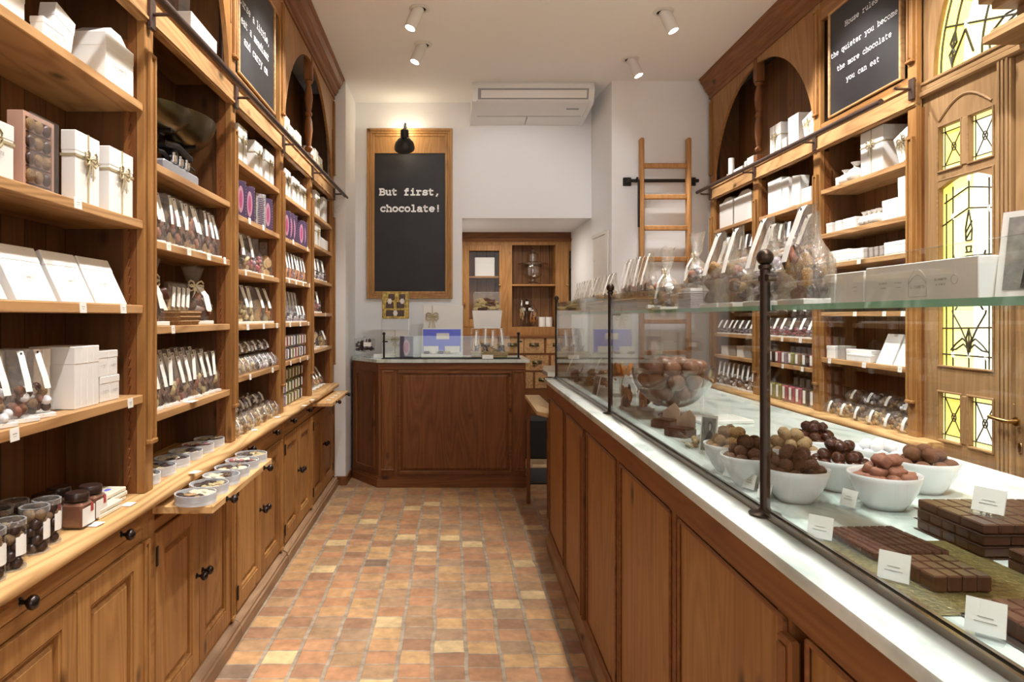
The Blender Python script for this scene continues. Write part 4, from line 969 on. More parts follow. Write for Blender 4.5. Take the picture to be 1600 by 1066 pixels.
for (u0, u1, z0, z1) in ((.03, .05, .12, .88), (Lc-.05, Lc-.03, .12, .88), (.03, Lc-.03, .12, .14), (.03, Lc-.03, .86, .88)):
    vs = [PC(u_, w_, z_) for z_ in (z0, z1) for w_ in (0, .012) for u_ in (u0, u1)]
    g.add(vs, [(0, 2, 3, 1), (4, 5, 7, 6), (0, 1, 5, 4), (2, 6, 7, 3), (0, 4, 6, 2), (1, 3, 7, 5)])
ab('panel_moulding', g, M['dz'], 'W', dk)
ds = abthing('glass_screen', (0, 5.33, DZ), 'W', 'low glass screen with two dark posts on the cash desk', 'screen')
DXA, DXB = -.525, .525
for X in (DXA, DXB):
    g = G(); g.lathe([(.018, DZ+.0005), (.018, DZ+.005), (.008, DZ+.010), (.008, DZ+.19), (.010, DZ+.192)], 12, (X, 5.33, 0)); g.sph((X, 5.33, DZ+.198), .013, 12, 8); g.box(X-.012, X+.03, 5.325, 5.335, DZ+.13, DZ+.142, .002)
    ab('post', g, M['black'], 'W', ds, 40)
ab('base_channel', G().box(DXA, DXB, 5.325, 5.335, DZ+.001, DZ+.012), M['black'], 'W', ds)
ab('glass_pane', G().box(DXA+.01, DXB-.01, 5.328, 5.332, DZ+.012, DZ+.18), M['glass'], 'W', ds)

# ================================================================ BACK ROOM: dresser with glazed doors and small drawers
YR = 6.90
db = abthing('dresser', (.65, 7.05, 0), 'W', 'pine dresser with glazed doors and small drawers in the back room', 'dresser')
def PX(x, y, Y=YR): return (x-X0)*Y/FPX, H-(y-Y0)*Y/FPX
P = PF('W', YR)
zt = PX(0, 378)[1]; zb0 = PX(0, 516)[1]; zsh = PX(0, 523)[1]
g = G(); g.box(-.015, 1.28, YR+.28, YR+.30, 0, zt+.1); ab('back_boarding', g, M['plankx'], 'W', db)
g = G(); fb(g, P, .10, 1.30, -.3, .02, zt, zt+.015, .003); fb(g, P, .10, 1.30, -.3, .035, zt+.015, zt+.03, .004); fb(g, P, .08, 1.30, -.3, 0, zt+.03, zt+.14); ab('cornice', g, M['dx'], 'W', db)
xs = {k: PX(v, 0)[0] for k, v in dict(a=724.5, b=784.5, c=800, d=868, e=881.7, f=922, ga=733, gb=780, gc=888.7, gd=918).items()}
z_top, z_bot = PX(0, 383)[1], PX(0, 511)[1]
g = G(); fb(g, P, xs['b'], xs['c'], -.28, 0, zsh, zt); fb(g, P, xs['d'], xs['e'], -.28, 0, zsh, zt); fb(g, P, .08, xs['a'], -.28, 0, zsh, zt); fb(g, P, .08, 1.30, -.02, -.001, z_top, zt)
fb(g, P, .08, 1.30, -.28, -.001, zsh, z_bot)
ab('frame', g, M['wz'], 'W', db)
g = G(); z = PX(0, 444)[1]; g.box(xs['c'], xs['d'], YR+.004, YR+.28, z-.02, z, .002); ab('shelf', g, M['edge2'] if 'edge2' in M else M['wx'], 'W', db)
for (u0, u1, q0, q1, zz) in ((xs['a'], xs['b'], xs['ga'], xs['gb'], 431), (xs['e'], 1.30, xs['gc'], 1.26, 419)):
    g = G(); z = PX(0, zz)[1]; g.box(q0-.03, q1+.03, YR+.05, YR+.28, z-.02, z); ab('shelf', g, M['wx'], 'W', db)
    zg0, zg1 = PX(0, 499)[1], PX(0, 392)[1]
    g = G(); fb(g, P, u0, q0, -.022, .004, z_bot, z_top, .003); fb(g, P, q1, u1, -.022, .004, z_bot, z_top, .003); fb(g, P, q0, q1, -.022, .003, z_bot, zg0, .003); fb(g, P, q0, q1, -.022, .003, zg1, z_top, .003)
    dd = ab('door', g, M['wz'], 'W', db); ORIG[dd.name] = ORIG[db.name]
    ab('glass_pane', (lambda q: (fb(q, P, q0, q1, -.014, -.010, zg0, zg1), q)[1])(G()), M['cabglass'], 'W', dd)
    ku = u1-.025 if u0 < .5 else u0+.03
    ab('knob', knob_g(P, ku, PX(0, 446)[1], .004, .8), M['brass'], 'W', dd, 40)
# ledge and drawers
P2 = PF('W', YR-.16)
YD = YR-.16
g = G(); g.box(.02, 1.30, YD-.02, YR+.3, zsh-.03, zsh, .005); ab('worktop', g, M['dx'], 'W', db)
g = G(); g.box(.03, 1.29, YD, YR+.28, .02, zsh-.03); ab('carcass', g, M['dx'], 'W', db)
rows = [(528, 552, [(.05, 738, 778), (0, 783, 818), (0, 818.7, 850), (0, 853.5, 888), (0, 891, 926)]), (555.5, 579, [(0, 775, 817), (0, 821, 857), (0, 861, 897), (0, 900, 936)]), (582, 607, [(0, 790, 832.5), (0, 836, 862), (0, 866, 900), (0, 903, 936)])]
for ya, yb_, cols_ in rows:
    for (_, xa, xb) in cols_:
        a, zt_ = PX(xa, ya, YD); b, zb_2 = PX(xb, yb_, YD)
        g = G(); fb(g, P2, a, b, 0, .010, zb_2, zt_, .003); dw = ab('drawer', g, M['edge'], 'W', db); ORIG[dw.name] = ORIG[db.name]
        uc, zc = (a+b)/2, (zb_2+zt_)/2
        g = G(); n = 10; vs = []
        for j in range(5):
            t = PI/2*j/4
            for i in range(n+1):
                s_ = PI*i/n; vs.append((uc+.045*math.cos(s_)*math.cos(t*.9), YD-.010-.026*math.sin(t)*math.sin(s_)**.5, zc-.008+.030*math.sin(s_)*math.cos(t)+.0))
        fs = [(j*(n+1)+i, j*(n+1)+i+1, (j+1)*(n+1)+i+1, (j+1)*(n+1)+i) for j in range(4) for i in range(n)]
        g.add(vs, fs); g.box(uc-.048, uc+.048, YD-.013, YD-.010, zc-.010, zc+.026, .001)
        ab('cup_pull', g, M['oldbrass'], 'W', dw, 50)
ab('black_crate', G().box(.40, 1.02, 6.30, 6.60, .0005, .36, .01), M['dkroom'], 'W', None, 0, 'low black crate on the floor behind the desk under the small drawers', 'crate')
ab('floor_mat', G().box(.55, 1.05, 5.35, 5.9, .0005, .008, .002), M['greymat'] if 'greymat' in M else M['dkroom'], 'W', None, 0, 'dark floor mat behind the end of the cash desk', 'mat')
# ================================================================ GOODS: builders (local frame, front faces -y, base at z=0)
def bowg(c, s=1.0, mi=0):
    g = G(); x, y, z = c
    for a0 in (25, 155, 200, -20):
        a = math.radians(a0); ex, ez = math.cos(a), math.sin(a)
        pts = [(x, y, z)]+[(x+s*(.022*math.sin(PI*t/6)*ex*1.1+.011*math.sin(2*PI*t/6)*-ez*.8), y-.004*s, z+s*(.022*math.sin(PI*t/6)*ez+.011*math.sin(2*PI*t/6)*ex*.8)) for t in range(1, 6)]+[(x, y, z)]
        g.tube(pts, .0022*s, 5, mi)
    for dx in (-.012, .010): g.strip([(x, y-.003, z), (x+dx*.6*s, y-.006, z-.02*s), (x+dx*s, y-.003, z-.042*s)], (.0025*s, 0, 0), (0, -.0006, 0), mi)
    g.sph((x, y-.003, z), .004*s, 8, 5); return g
def lip(g, w, d, h):   # lid line
    g.box(-w/2, w/2, 0, d, 0, h*.0+h-.0012, .0012); return g
def gbox(w_, d_, h_, rib=None, prnt=None, m=None, house=0, lab=None):
    m = m or M['whiteg']
    r = thing('gift_box')
    g = G(); g.box(-w_/2, w_/2, 0, d_, 0, h_, .0015); g.box(-w_/2-.0008, w_/2+.0008, -.0008, d_+.0008, h_*.72, h_+.0008, .0015)
    if house: g.prism([(-w_/2, h_), (w_/2, h_), (w_*.18, h_+house), (-w_*.18, h_+house)], d_*.12, d_*.88, 'y')
    part('box_body', g, m, r)
    if rib:
        g = G(); t = .0022; zc = h_*.66
        g.box(-w_/2-.002, w_/2+.002, -.002, d_+.002, zc-.003, zc+.003); g.box(-.003, .003, -.0022, .0, 0, h_+.0018); g.box(-.003, .003, -.0022, d_+.0012, h_+.0009, h_+.0018)
        part('ribbon', g, M['gold'] if rib != 'white' else M['cream'], r)
        part('bow', bowg((0, -.004, zc), min(1.25, max(.7, w_/.085))), M['gold'] if rib != 'white' else M['cream'], r, 60)
    if prnt:
        g = G(); P = lambda u, w, z: (u, -.0012-w, z); sz = prnt; tw = 9*.6*sz
        text(g, 'ELISABETH', P, (w_*.12 if rib else 0)-tw/2, h_*.42, sz, .10, 1, .0002)
        g.add([P(-tw*.18, .0002, h_*.42-sz*.9), P(tw*.18, .0002, h_*.42-sz*.9), P(tw*.18, .0002, h_*.42-sz*.78), P(-tw*.18, .0002, h_*.42-sz*.78)], [(0, 1, 2, 3)])
        part('print', g, M['greyc'], r)
    return r
def purple_box(w_=.085, d_=.035, h_=.165, m='purple'):
    r = thing('chocolate_box'); part('box_body', G().box(-w_/2, w_/2, 0, d_, 0, h_, .001), M[m], r)
    if m == 'purple':
        g = G(); n = 20; vs = [(w_*.26*math.cos(2*PI*i/n), -.0008, h_*.5+h_*.36*math.sin(2*PI*i/n)) for i in range(n)]; g.add(vs, [tuple(range(n))])
        part('pink_oval', g, M['pinkp'], r)
        g = G(); vs = [(w_*.14*math.cos(2*PI*i/n), -.0014, h_*.5+h_*.24*math.sin(2*PI*i/n)) for i in range(n)]; g.add(vs, [tuple(range(n))])
        part('dark_figure', g, M['dkp'], r)
        g = G()
        for i in range(12):
            z = h_*(.04+.92*i/11)
            for x in (-w_*.46, w_*.46): g.add([(x-.002, -.0008, z-.002), (x+.002, -.0008, z-.002), (x+.002, -.0008, z+.002), (x-.002, -.0008, z+.002)], [(0, 1, 2, 3)])
        part('dotted_border', g, M['lilac'], r)
    else:
        g = G(); n = 14
        for i in range(n):
            z0 = h_*.1+h_*.8*i/n; g.add([(-w_*.35, -.0008, z0), (w_*.35*R.uniform(.3, 1), -.0008, z0), (w_*.3, -.0008, z0+h_*.03), (-w_*.3, -.0008, z0+h_*.03)], [(0, 1, 2, 3)])
        part('print', g, M['purple'], r)
    return r
def blobs(kind, w_, d_, h_, rnd, n=16):
    g = G(); mats = {'truffle': ['cocoa', 'nut', 'sugar', 'gloss', 'pinkc'], 'bark': ['bark', 'choc', 'pinkc', 'nut'], 'orange': ['orange', 'chocd', 'orange'], 'biscuit': ['biscuit', 'biscuit', 'pasta'],
        'pasta': ['pasta', 'biscuit', 'pasta'], 'lilac': ['lilac', 'chocd', 'sugar'], 'dark': ['chocd', 'gloss', 'lilac'], 'nuts': ['nut', 'bark', 'pasta', 'choc'], 'rose': ['rose', 'pinkc'], 'green': ['green', 'nut'],
        'pinkbag': ['pinkc', 'lilac', 'rose'], 'slices': ['orange', 'biscuit', 'pasta']}[kind]
    for i in range(n):
        t = i/n; z = h_*(.05+.9*t); x = rnd.uniform(-.42, .42)*w_*(1-.2*t); y = rnd.uniform(-.38, .30)*d_; mi = rnd.randrange(len(mats))
        if kind == 'truffle': g.sph((x*.8, y, z), w_*.16, 9, 6, (1, 1, .95), .02, mi, rnd)
        elif kind in ('biscuit',): g.lathe([(0, -.004), (w_*.27, -.004), (w_*.29, 0), (w_*.27, .004), (0, .004)], 12, (x*.5, y, z), mi, 'y')
        elif kind in ('bark', 'nuts'):
            q = G(); s = w_*.24; q.box(-s, s, -s*.35, s*.35, -s*.8, s*.8, s*.2, mi); q.xf(Matrix.Translation((x, y, z)) @ Matrix.Rotation(rnd.uniform(-1, 1), 4, 'Y') @ Matrix.Rotation(rnd.uniform(-.8, .8), 4, 'Z')); g.add(q.v, q.f, mi)
        elif kind in ('orange', 'slices'):
            q = G(); s = w_*.09; q.sph((0, 0, 0), s, 8, 5, (1, 1, 3.6 if kind == 'orange' else 2.4), .05, mi, rnd); q.xf(Matrix.Translation((x, y, z*.8+h_*.08)) @ Matrix.Rotation(rnd.uniform(-.5, .5), 4, 'Y')); g.add(q.v, q.f, mi)
        else: g.sph((x, y, z), w_*.15, 7, 5, (1, .8, .9), .12, mi, rnd)
    return g, [M[k] for k in mats]
def bag(kind, tied=False, tagc=True, seed=1, w_=.08, d_=.05, h_=.16, fill=.5, fm='film', based=True, n=16):
    rnd = random.Random(seed); r = thing('cellophane_bag')
    g, mats = blobs(kind, w_*.92, d_*.9, h_*fill, rnd, n); z0 = .008 if based else .002
    g.xf(Matrix.Translation((0, 0, z0))); part('sweets', g, mats, r, 50)
    g = G()
    secs = [(0, .98, .98), (.03, 1, 1), (fill*.6, 1.04, 1.05), (fill, .98, .95), (fill+.12, .80, .55), (fill+.25, .66, .28), (.93, .66, .10), (1, .72, .07)] if not tied else \
           [(0, .95, .95), (.04, 1, 1), (fill*.6, 1.06, 1.06), (fill, .9, .9), (fill+.12, .5, .5), (fill+.19, .13, .18), (fill+.23, .12, .16), (fill+.31, .40, .35), (1, .75, .5)]
    m = 16; vs = []
    for j, (t, a, b) in enumerate(secs):
        for k in range(m):
            an = 2*PI*k/m+.01; cx, cy = math.cos(an), math.sin(an); e = .55 if t < fill+.1 and not tied else .8
            jx = 1+(rnd.uniform(-.05, .05) if j > 2 else 0)*(3 if tied and j > 6 else 1)
            vs.append((math.copysign(abs(cx)**e, cx)*w_/2*a*jx, math.copysign(abs(cy)**e, cy)*d_/2*b*jx, t*h_+(rnd.uniform(-.03, .03)*h_ if j == len(secs)-1 else 0)))
    fs = [(j*m+k, j*m+(k+1) % m, (j+1)*m+(k+1) % m, (j+1)*m+k) for j in range(len(secs)-1) for k in range(m)]
    g.add(vs, fs+[tuple(range(m-1, -1, -1))]); part('wrapping', g, M[fm], r, 70)
    if based: part('base_card', G().box(-w_*.5, w_*.5, -d_*.5, d_*.5, 0, .010, .001), M['white'], r)
    if tied:
        b = bowg((0, -d_*.12, h_*(fill+.21)), 1.0); b.strip([(0, -d_*.15, h_*(fill+.2)), (.016, -d_*.42, h_*fill*.9), (.02, -d_*.6, h_*fill*.5)], (.006, 0, 0), (0, -.0008, 0)); part('ribbon', b, M['cream'], r, 50)
    if tagc:
        x0 = rnd.uniform(-.006, .006); lean = rnd.choice((-1, 1))*rnd.uniform(.003, .012) if not tied else .012
        pts = [(x0, -d_*.05, h_*.99), (x0, -d_*.16, h_*.93), (x0+lean*.3, -d_*.30, h_*.78), (x0+lean*.7, -d_*.48, h_*.60), (x0+lean, -d_*.60, h_*.43)]
        if tied: pts = [(x0+.004, -d_*.2, h_*(fill+.2)), (x0+lean, -d_*.45, h_*(fill+.05)), (x0+lean*1.3, -d_*.58, h_*(fill-.2))]
        part('hang_tag', G().strip(pts, (.0085*w_/.08, 0, 0), (0, -.0008, 0)), M['paper'], r)
        if not tied: part('tag_print', G().lathe([(.003, 0), (0, .0001)], 8, (x0, -d_*.11-.0026, h_*.955), ax='y'), M['blackink'], r)
    return r
def lying_bag(kind, seed=1, w_=.10, d_=.13, h_=.055):
    """a filled bag lying on its back, its label band across it"""
    rnd = random.Random(seed); r = thing('cellophane_bag')
    g = G(); mats = {'pasta': ['pasta', 'biscuit'], 'dark': ['chocd', 'lilac', 'sugar'], 'nuts': ['nut', 'pasta', 'biscuit'], 'bark': ['bark', 'nut']}[kind]
    for i in range(26):
        a = rnd.uniform(0, 2*PI); q = math.sqrt(rnd.random())
        g.sph((q*math.cos(a)*w_*.4, q*math.sin(a)*d_*.38, .012+rnd.random()*h_*.55*(1.1-q*.5)), w_*.10, 7, 5, (1, .75, .8), .12, rnd.randrange(len(mats)), rnd)
    part('sweets', g, [M[k] for k in mats], r, 50)
    g = G(); g.sph((0, 0, h_*.46), 1, 16, 9, (w_*.52, d_*.5, h_*.46), .03, 0, rnd)
    g.strip([(0, d_*.45, h_*.45), (0, d_*.6, h_*.5), (0, d_*.72, h_*.7)], (w_*.3, 0, 0), (0, 0, .002)); part('wrapping', g, M['film'], r, 60)
    g = G(); g.strip([(w_*.22, -d_*.40, h_*.35), (w_*.24, -d_*.28, h_*.72), (w_*.22, -d_*.12, h_*.93)], (.010, 0, 0), (0, 0, .001)); part('label_band', g, M['paper'], r, 60)
    return r
def sweet_dish(seed=1):
    rnd = random.Random(seed); r = thing('sweet_dish'); rad, h_ = .060, .030
    g = G(); g.shell([(0, 0), (rad, 0), (rad, h_), (rad-.002, h_), (rad-.002, .012), (0, .012)], 36); part('tray', g, M['dish'], r, 40)
    g = G(); mats = rnd.choice((['chocd', 'pasta', 'nut'], ['cream', 'chocd', 'biscuit'], ['choc', 'cream', 'rose'], ['chocd', 'sugar', 'bark']))
    for i in range(34):
        a = rnd.uniform(0, 2*PI); q = math.sqrt(rnd.random())*.047; x, y = q*math.cos(a), q*math.sin(a)
        g.sph((x, y, .0235), .011, 8, 5, (1.1, 1, .45), .1, 0 if x+y*.5 > 0 else (1 if rnd.random() < .75 else 2), rnd)
    part('sweets', g, [M[k] for k in mats], r, 50)
    part('lid', G().shell([(rad+.0012, .010), (rad+.0012, h_+.001), (0, h_+.001), ], 36), M['acryl'], r, 40)
    return r
M['dish'] = film('frosted_plastic', (.93, .94, .95), .2, .35, 0, 1.1, (.85, .86, .88))
def truffle_tube(seed=1):
    rnd = random.Random(seed); r = thing('truffle_tube'); rad, h_ = .029, .098
    g = G()
    for j in range(5):
        for k in range(4): a = k*PI/2+j*.7; g.sph((.0145*math.cos(a), .0145*math.sin(a), .012+j*.017), .0118, 10, 7, (1, 1, 1), .03, 0 if j > 2 and rnd.random() < .6 else 1, rnd)
    part('truffles', g, [M['ses'], M['chocd']], r, 60)
    part('tube_wall', G().shell([(0, .0005), (rad, .0005), (rad, h_), (0, h_)], 26), M['acryl'], r, 40)
    part('lid', G().shell([(rad+.001, h_-.010), (rad+.001, h_+.001), (rad-.003, h_+.001), (rad-.003, h_-.001)], 26), M['rim'], r, 40)
    part('foot_ring', G().shell([(rad+.0008, 0), (rad+.0008, .004), (rad-.002, .004)], 26), M['rim'], r, 40)
    g = G(); n = 8; vs = []
    for i in range(n+1):
        a = -PI/2-.62+.95*i/n
        for z in (.03, .068): vs.append(((rad+.0006)*math.cos(a), (rad+.0006)*math.sin(a), z+(.004 if z > .05 and 2 < i < 6 else 0)))
    g.add(vs, [(2*i, 2*i+2, 2*i+3, 2*i+1) for i in range(n)]); part('paper_label', g, M['paper'], r)
    return r
def jam_jar():
    r = thing('spread_jar'); g = G(); g.box(-.026, .026, -.026, .026, .003, .062, .006); part('spread', g, plain_cache('spread', (.30, .13, .075), .5), r)
    part('glass_body', G().box(-.0275, .0275, -.0275, .0275, .0, .064, .007), M['jar'], r)
    part('lid', G().lathe([(.020, .064), (.026, .066), (.027, .068), (.027, .082), (.025, .085), (0, .085)], 24), M['chocd2'], r, 40)
    part('paper_label', G().box(-.0272, .0272, -.0285, -.0278, .008, .050).box(.0278, .0285, -.0272, .0272, .008, .050), M['paper'], r)
    part('red_seal', G().box(.008, .020, -.0292, -.0285, .036, .056), M['redseal'], r)
    return r
M['chocd2'] = plain('dark_lid', (.035, .018, .014), .3); M['redseal'] = plain('red_seal', (.45, .07, .06), .5)
PC_ = {}
def plain_cache(n, c, r): 
    if n not in PC_: PC_[n] = plain(n, c, r)
    return PC_[n]
def basket(w_, d_, h_, m='wicker'):
    g = G(); a, b, t = w_/2, d_/2, .005; k = .86
    o = [(-a*k, -b*k, 0), (a*k, -b*k, 0), (a*k, b*k, 0), (-a*k, b*k, 0), (-a, -b, h_), (a, -b, h_), (a, b, h_), (-a, b, h_)]
    i = [(x*(1-t/a), y*(1-t/b), z+(t if z == 0 else 0)) for x, y, z in o]
    g.add(o+i, [(3, 2, 1, 0), (0, 1, 5, 4), (1, 2, 6, 5), (2, 3, 7, 6), (3, 0, 4, 7), (8, 9, 10, 11), (8, 12, 13, 9), (9, 13, 14, 10), (10, 14, 15, 11), (11, 15, 12, 8), (4, 5, 13, 12), (5, 6, 14, 13), (6, 7, 15, 14), (7, 4, 12, 15)])
    for j in range(3):
        z = h_*(.25+.3*j); q = k+(1-k)*z/h_
        for s1 in (-1, 1): g.tube([(-a*q, s1*b*q, z), (a*q, s1*b*q, z)], .0035, 5); g.tube([(s1*a*q, -b*q, z), (s1*a*q, b*q, z)], .0035, 5)
    return g
DESC = {   # key: (desc, category)
 'truffle': ('cellophane bag of mixed truffles', 'bag of sweets'), 'bark': ('cellophane bag of chocolate bark', 'bag of sweets'), 'orange': ('cellophane bag of orange sticks', 'bag of sweets'),
 'biscuit': ('cellophane bag of biscuits', 'bag of sweets'), 'pasta': ('cellophane bag of yellow sweets', 'bag of sweets'), 'lilac': ('cellophane bag of lilac sweets', 'bag of sweets'),
 'dark': ('cellophane bag of dark sweets', 'bag of sweets'), 'nuts': ('cellophane bag of nutty clusters', 'bag of sweets'), 'rose': ('cellophane bag of pink sweets', 'bag of sweets'), 'green': ('cellophane bag of green sweets', 'bag of sweets'),
 'pinkbag': ('cellophane bag of purplish sweets', 'bag of sweets'), 'slices': ('cellophane bag of fruit slices', 'bag of sweets'),
 'ribbon': ('white gift box with bow', 'gift box'), 'plainbox': ('plain white box', 'box'), 'purple': ('purple box with pink oval', 'box'), 'silver': ('silvery printed slim box', 'box'), 'house': ('white box with peaked lid', 'gift box'),
 'dish': ('round dish of sweets', 'dish'), 'tube': ('clear tube of truffles', 'tube'), 'jar': ('jar of chocolate spread', 'jar'), 'slab': ('white chocolate slab', 'chocolate'), 'tag': ('white price tag', 'price tag'),
 'pouch': ('cream tied pouch', 'pouch'), 'small': ('small coloured sweet box', 'box'), 'lean': ('flat white box leaning back', 'box'), 'card': ('white card lying flat', 'card'), 'slim': ('tall slim white box', 'box')}
REC = []
def reg(o, side, bay, shelf, key, y): REC.append((o, side, bay, shelf, key, y)); return o
SHN = {0: 'top shelf', 1: 'second shelf', 2: 'third shelf', 3: 'fourth shelf', 4: 'fifth shelf', 9: 'worktop ledge', -1: 'arched niche'}
ORD = ORDN+['thirteenth', 'fourteenth', 'fifteenth', 'sixteenth', 'seventeenth', 'eighteenth', 'nineteenth', 'twentieth']
def finish_labels():
    """order the goods of one kind on one shelf from the camera onwards, row by row, and name each by its place"""
    from collections import defaultdict
    D = defaultdict(list)
    for r in REC: D[r[1:5]].append(r)
    for (side, bay, shelf, key), L in D.items():
        desc, cat = DESC[key]; place = 'opposite counter' if side == 'L' else 'behind counter'
        where = f"{SHN[shelf]} of {ORD[bay-1]} bay {place}"
        inv = rotm(side).inverted(); rows = {}
        for r in L:
            p = inv @ r[0].matrix_world.translation if r[0].parent is None else None
            q = inv @ r[0].matrix_basis.translation
            rows.setdefault((round((q.z+.01)/.06), round(abs(q.x)/.045)) if len(L) > 7 else 0, []).append(r)
        if len(rows) > 1: desc = desc.replace('cellophane ', '')
        ks = sorted(rows, key=lambda k: (k[0], k[1] if side == 'L' else k[1])) if len(rows) > 1 else list(rows)
        for ri, k in enumerate(ks):
            RL = sorted(rows[k], key=lambda r: r[5])
            rn = '' if len(ks) == 1 else (('front row, ', 'back row, ') if len(ks) == 2 and ks[0][0] == ks[1][0] else ('lower row, ', 'upper row, ') if len(ks) == 2 else ('first row, ', 'second row, ', 'third row, ', 'fourth row, ', 'fifth row, ', 'sixth row, '))[ri]
            for i, r in enumerate(RL):
                o = r[0]; o['category'] = cat
                o['label'] = f"{desc}, {ORD[i]} from camera, {rn}{where}" if len(L) > 1 else f"{desc} on {where}"
                if len(L) > 1: o['group'] = f"{cat} row, {where}"
EPS = .0006
def LYp(x, v=.89): return v*FPX/(696-x)
def RYp(x, v=1.94): return v*FPX/(x-723)
def bagp(side, bay, shelf, key, y, v, z, sc3=(1, 1, 1), rz=0, seed=1, rx=0, **kw):
    rz += -.38 if side == 'L' else .38
    nm = (key, seed, tuple(sorted(kw.items()))); o = inst(nm, lambda: bag(key, seed=seed, **kw))
    if isinstance(sc3, (int, float)): sc3 = (sc3,)*3
    put(o, side, -v if side == 'L' else v, y, z+EPS, rz, sc3, rx); return reg(o, side, bay, shelf, key, y)
def lyb(bay, shelf, key, y, v, z, seed=1, s=1, rz=0, side='L', rx=0):
    o = inst(('ly', key, seed), lambda: lying_bag(key, seed)); put(o, side, -v if side == 'L' else v, y, z+EPS, rz, s, rx); return reg(o, side, bay, shelf, key, y)
def boxp(side, bay, shelf, Z, xm, xr, ytop, vf, d_=.045, key='plainbox', rib=None, prnt=None, house=0, rx=0, rz=0, m=None):
    """box given by the pixel columns of its front face; px = nearer corner for L, farther corner for R"""
    if side == 'L': ya, yb2 = LYp(xm, vf), LYp(xr, vf); h_ = H+(Y0-ytop)*ya/FPX-Z; v = -vf
    else: yb2, ya = RYp(xm, vf), RYp(xr, vf); h_ = H+(Y0-ytop)*yb2/FPX-Z; v = vf
    h_ = max(.02, min(h_, .3)); o = gbox(yb2-ya-.004, d_, h_, rib, prnt, m, house)
    o.name = 'gift_box' if rib or house else 'white_box'
    put(o, side, v, (ya+yb2)/2, Z+EPS+(.004 if rx else 0), rz, 1, rx); return reg(o, side, bay, shelf, key, (ya+yb2)/2)
def tagp(side, bay, shelf, Z, xs, w_=.03, h_=.026):
    for x in xs:
        y = LYp(x, .866) if side == 'L' else RYp(x, 1.912)
        def mk():
            r = lone('price_tag', G().box(-w_/2, w_/2, -.0012, 0, -h_+.006, .006), M['paper'])
            q = part('tag_print', G().box(-w_*.25, w_*.25, -.0015, -.0012, -.006, -.0045).box(-w_*.18, w_*.18, -.0015, -.0012, -.011, -.010), M['greyc'], r); return r
        o = inst('tag', mk); put(o, side, -.8588 if side == 'L' else 1.9088, y, Z-.004, R.uniform(-.06, .06), 1, -.06)
        reg(o, side, bay, shelf, 'tag', y)
def wtags(bay, xys):   # cards lying on the worktop nose
    for (x, y_) in xys:
        yy_ = .51*FPX/(y_-Y0); v = (x-696)*yy_/FPX
        o = inst('flat', lambda: lone('price_card', G().box(-.019, .019, -.013, .013, 0, .0012), M['paper'])); put(o, 'L', v, yy_, LT+.0012, R.uniform(-.3, .3), 1, -.0); reg(o, 'L', bay, 9, 'card', yy_)

# ---------------- first bay
s1, s2, s3_, s4 = SHL[2]
boxp('L', 1, 0, s1, -30, 43, -60, .90, .09)
boxp('L', 1, 0, s1, 70, 103, 27, .885, .03, prnt=.007)
o = gbox(.085, .04, .125, None, .008); put(o, 'L', -.935, 1.665, s1+EPS+.012, 0, 1, 0, .22); o.name = 'white_box'; o.rotation_mode = 'XYZ'; reg(o, 'L', 1, 0, 'plainbox', 1.665)
boxp('L', 1, 0, s1, 167, 211, 50, .885, .10, key='house', house=.03, prnt=.013)
boxp('L', 1, 1, s2, -60, 26, 163, .89, .05, key='ribbon', rib='gold', prnt=.010)
# clear box of truffles in pink card
def truffle_box():
    r = thing('truffle_window_box'); w_, d_, h_ = .115, .035, .165
    part('pink_card', G().box(-w_/2, w_/2, .004, d_, 0, h_, .001).box(-w_/2, -w_/2+.008, -.0, .004, 0, h_).box(w_/2-.008, w_/2, 0, .004, 0, h_).box(-w_/2+.008, w_/2-.008, 0, .004, 0, .01).box(-w_/2+.008, w_/2-.008, 0, .004, h_-.01, h_), plain_cache('pink_card', (.55, .33, .25), .5), r)
    g = G()
    for i in range(4): g.box(-w_*.38, w_*.38, -.001, .003, .012+i*.037, .014+i*.037)
    part('dividers', g, M['choc'], r)
    for i in range(4):
        g = G()
        for j in range(3): g.sph((-w_*.27+j*w_*.27, .002, .031+i*.037), .0145, 12, 8, (1, .6, 1), .01, 1 if j == 1 or (i+j) % 3 == 0 else 0)
        part('truffle_row', g, [M['choc'], M['nut']], r, 60)
    part('window', G().box(-w_/2+.002, w_/2-.002, -.0125, -.0118, .004, h_-.002), M['acryl'], r); return r
o = truffle_box(); put(o, 'L', -.90, 1.52, s2+EPS); tag(o, 'truffle box with clear window between white boxes, second shelf of first bay opposite counter', 'box')
boxp('L', 1, 1, s2, 120, 158, 204, .89, .035, key='ribbon', rib='gold', prnt=.008)
boxp('L', 1, 1, s2, 173, 210, 229, .89, .035, key='ribbon', rib='gold', prnt=.008)
tagp('L', 1, 1, s2, [119])
for (xa, xb) in ((-25, 21), (33, 97), (103, 154), (156, 204)):
    ya, yb2 = LYp(xa, .872), LYp(xb, .872); o = gbox(yb2-ya-.006, .022, .132, None, .008); o.name = 'white_box'; put(o, 'L', -.876, (ya+yb2)/2, s3_+EPS, 0, 1, -.43); reg(o, 'L', 1, 2, 'lean', ya)
tagp('L', 1, 2, s3_, [127, 190])
for i, x in enumerate((104+37*.33, 118, 127, 136, 145.5)):
    pass
for i in range(4):
    y = 1.658+i*.0285; o = gbox(.027, .11, .150, None, None); o.name = 'white_box'; put(o, 'L', -.888, y, s4+EPS); reg(o, 'L', 1, 3, 'slim', y)
for i in range(2): o = gbox(.03, .10, .148); o.name = 'white_box'; put(o, 'L', -.935, 1.575+i*.034, s4+EPS); reg(o, 'L', 1, 3, 'slim', 1.575+i*.034)
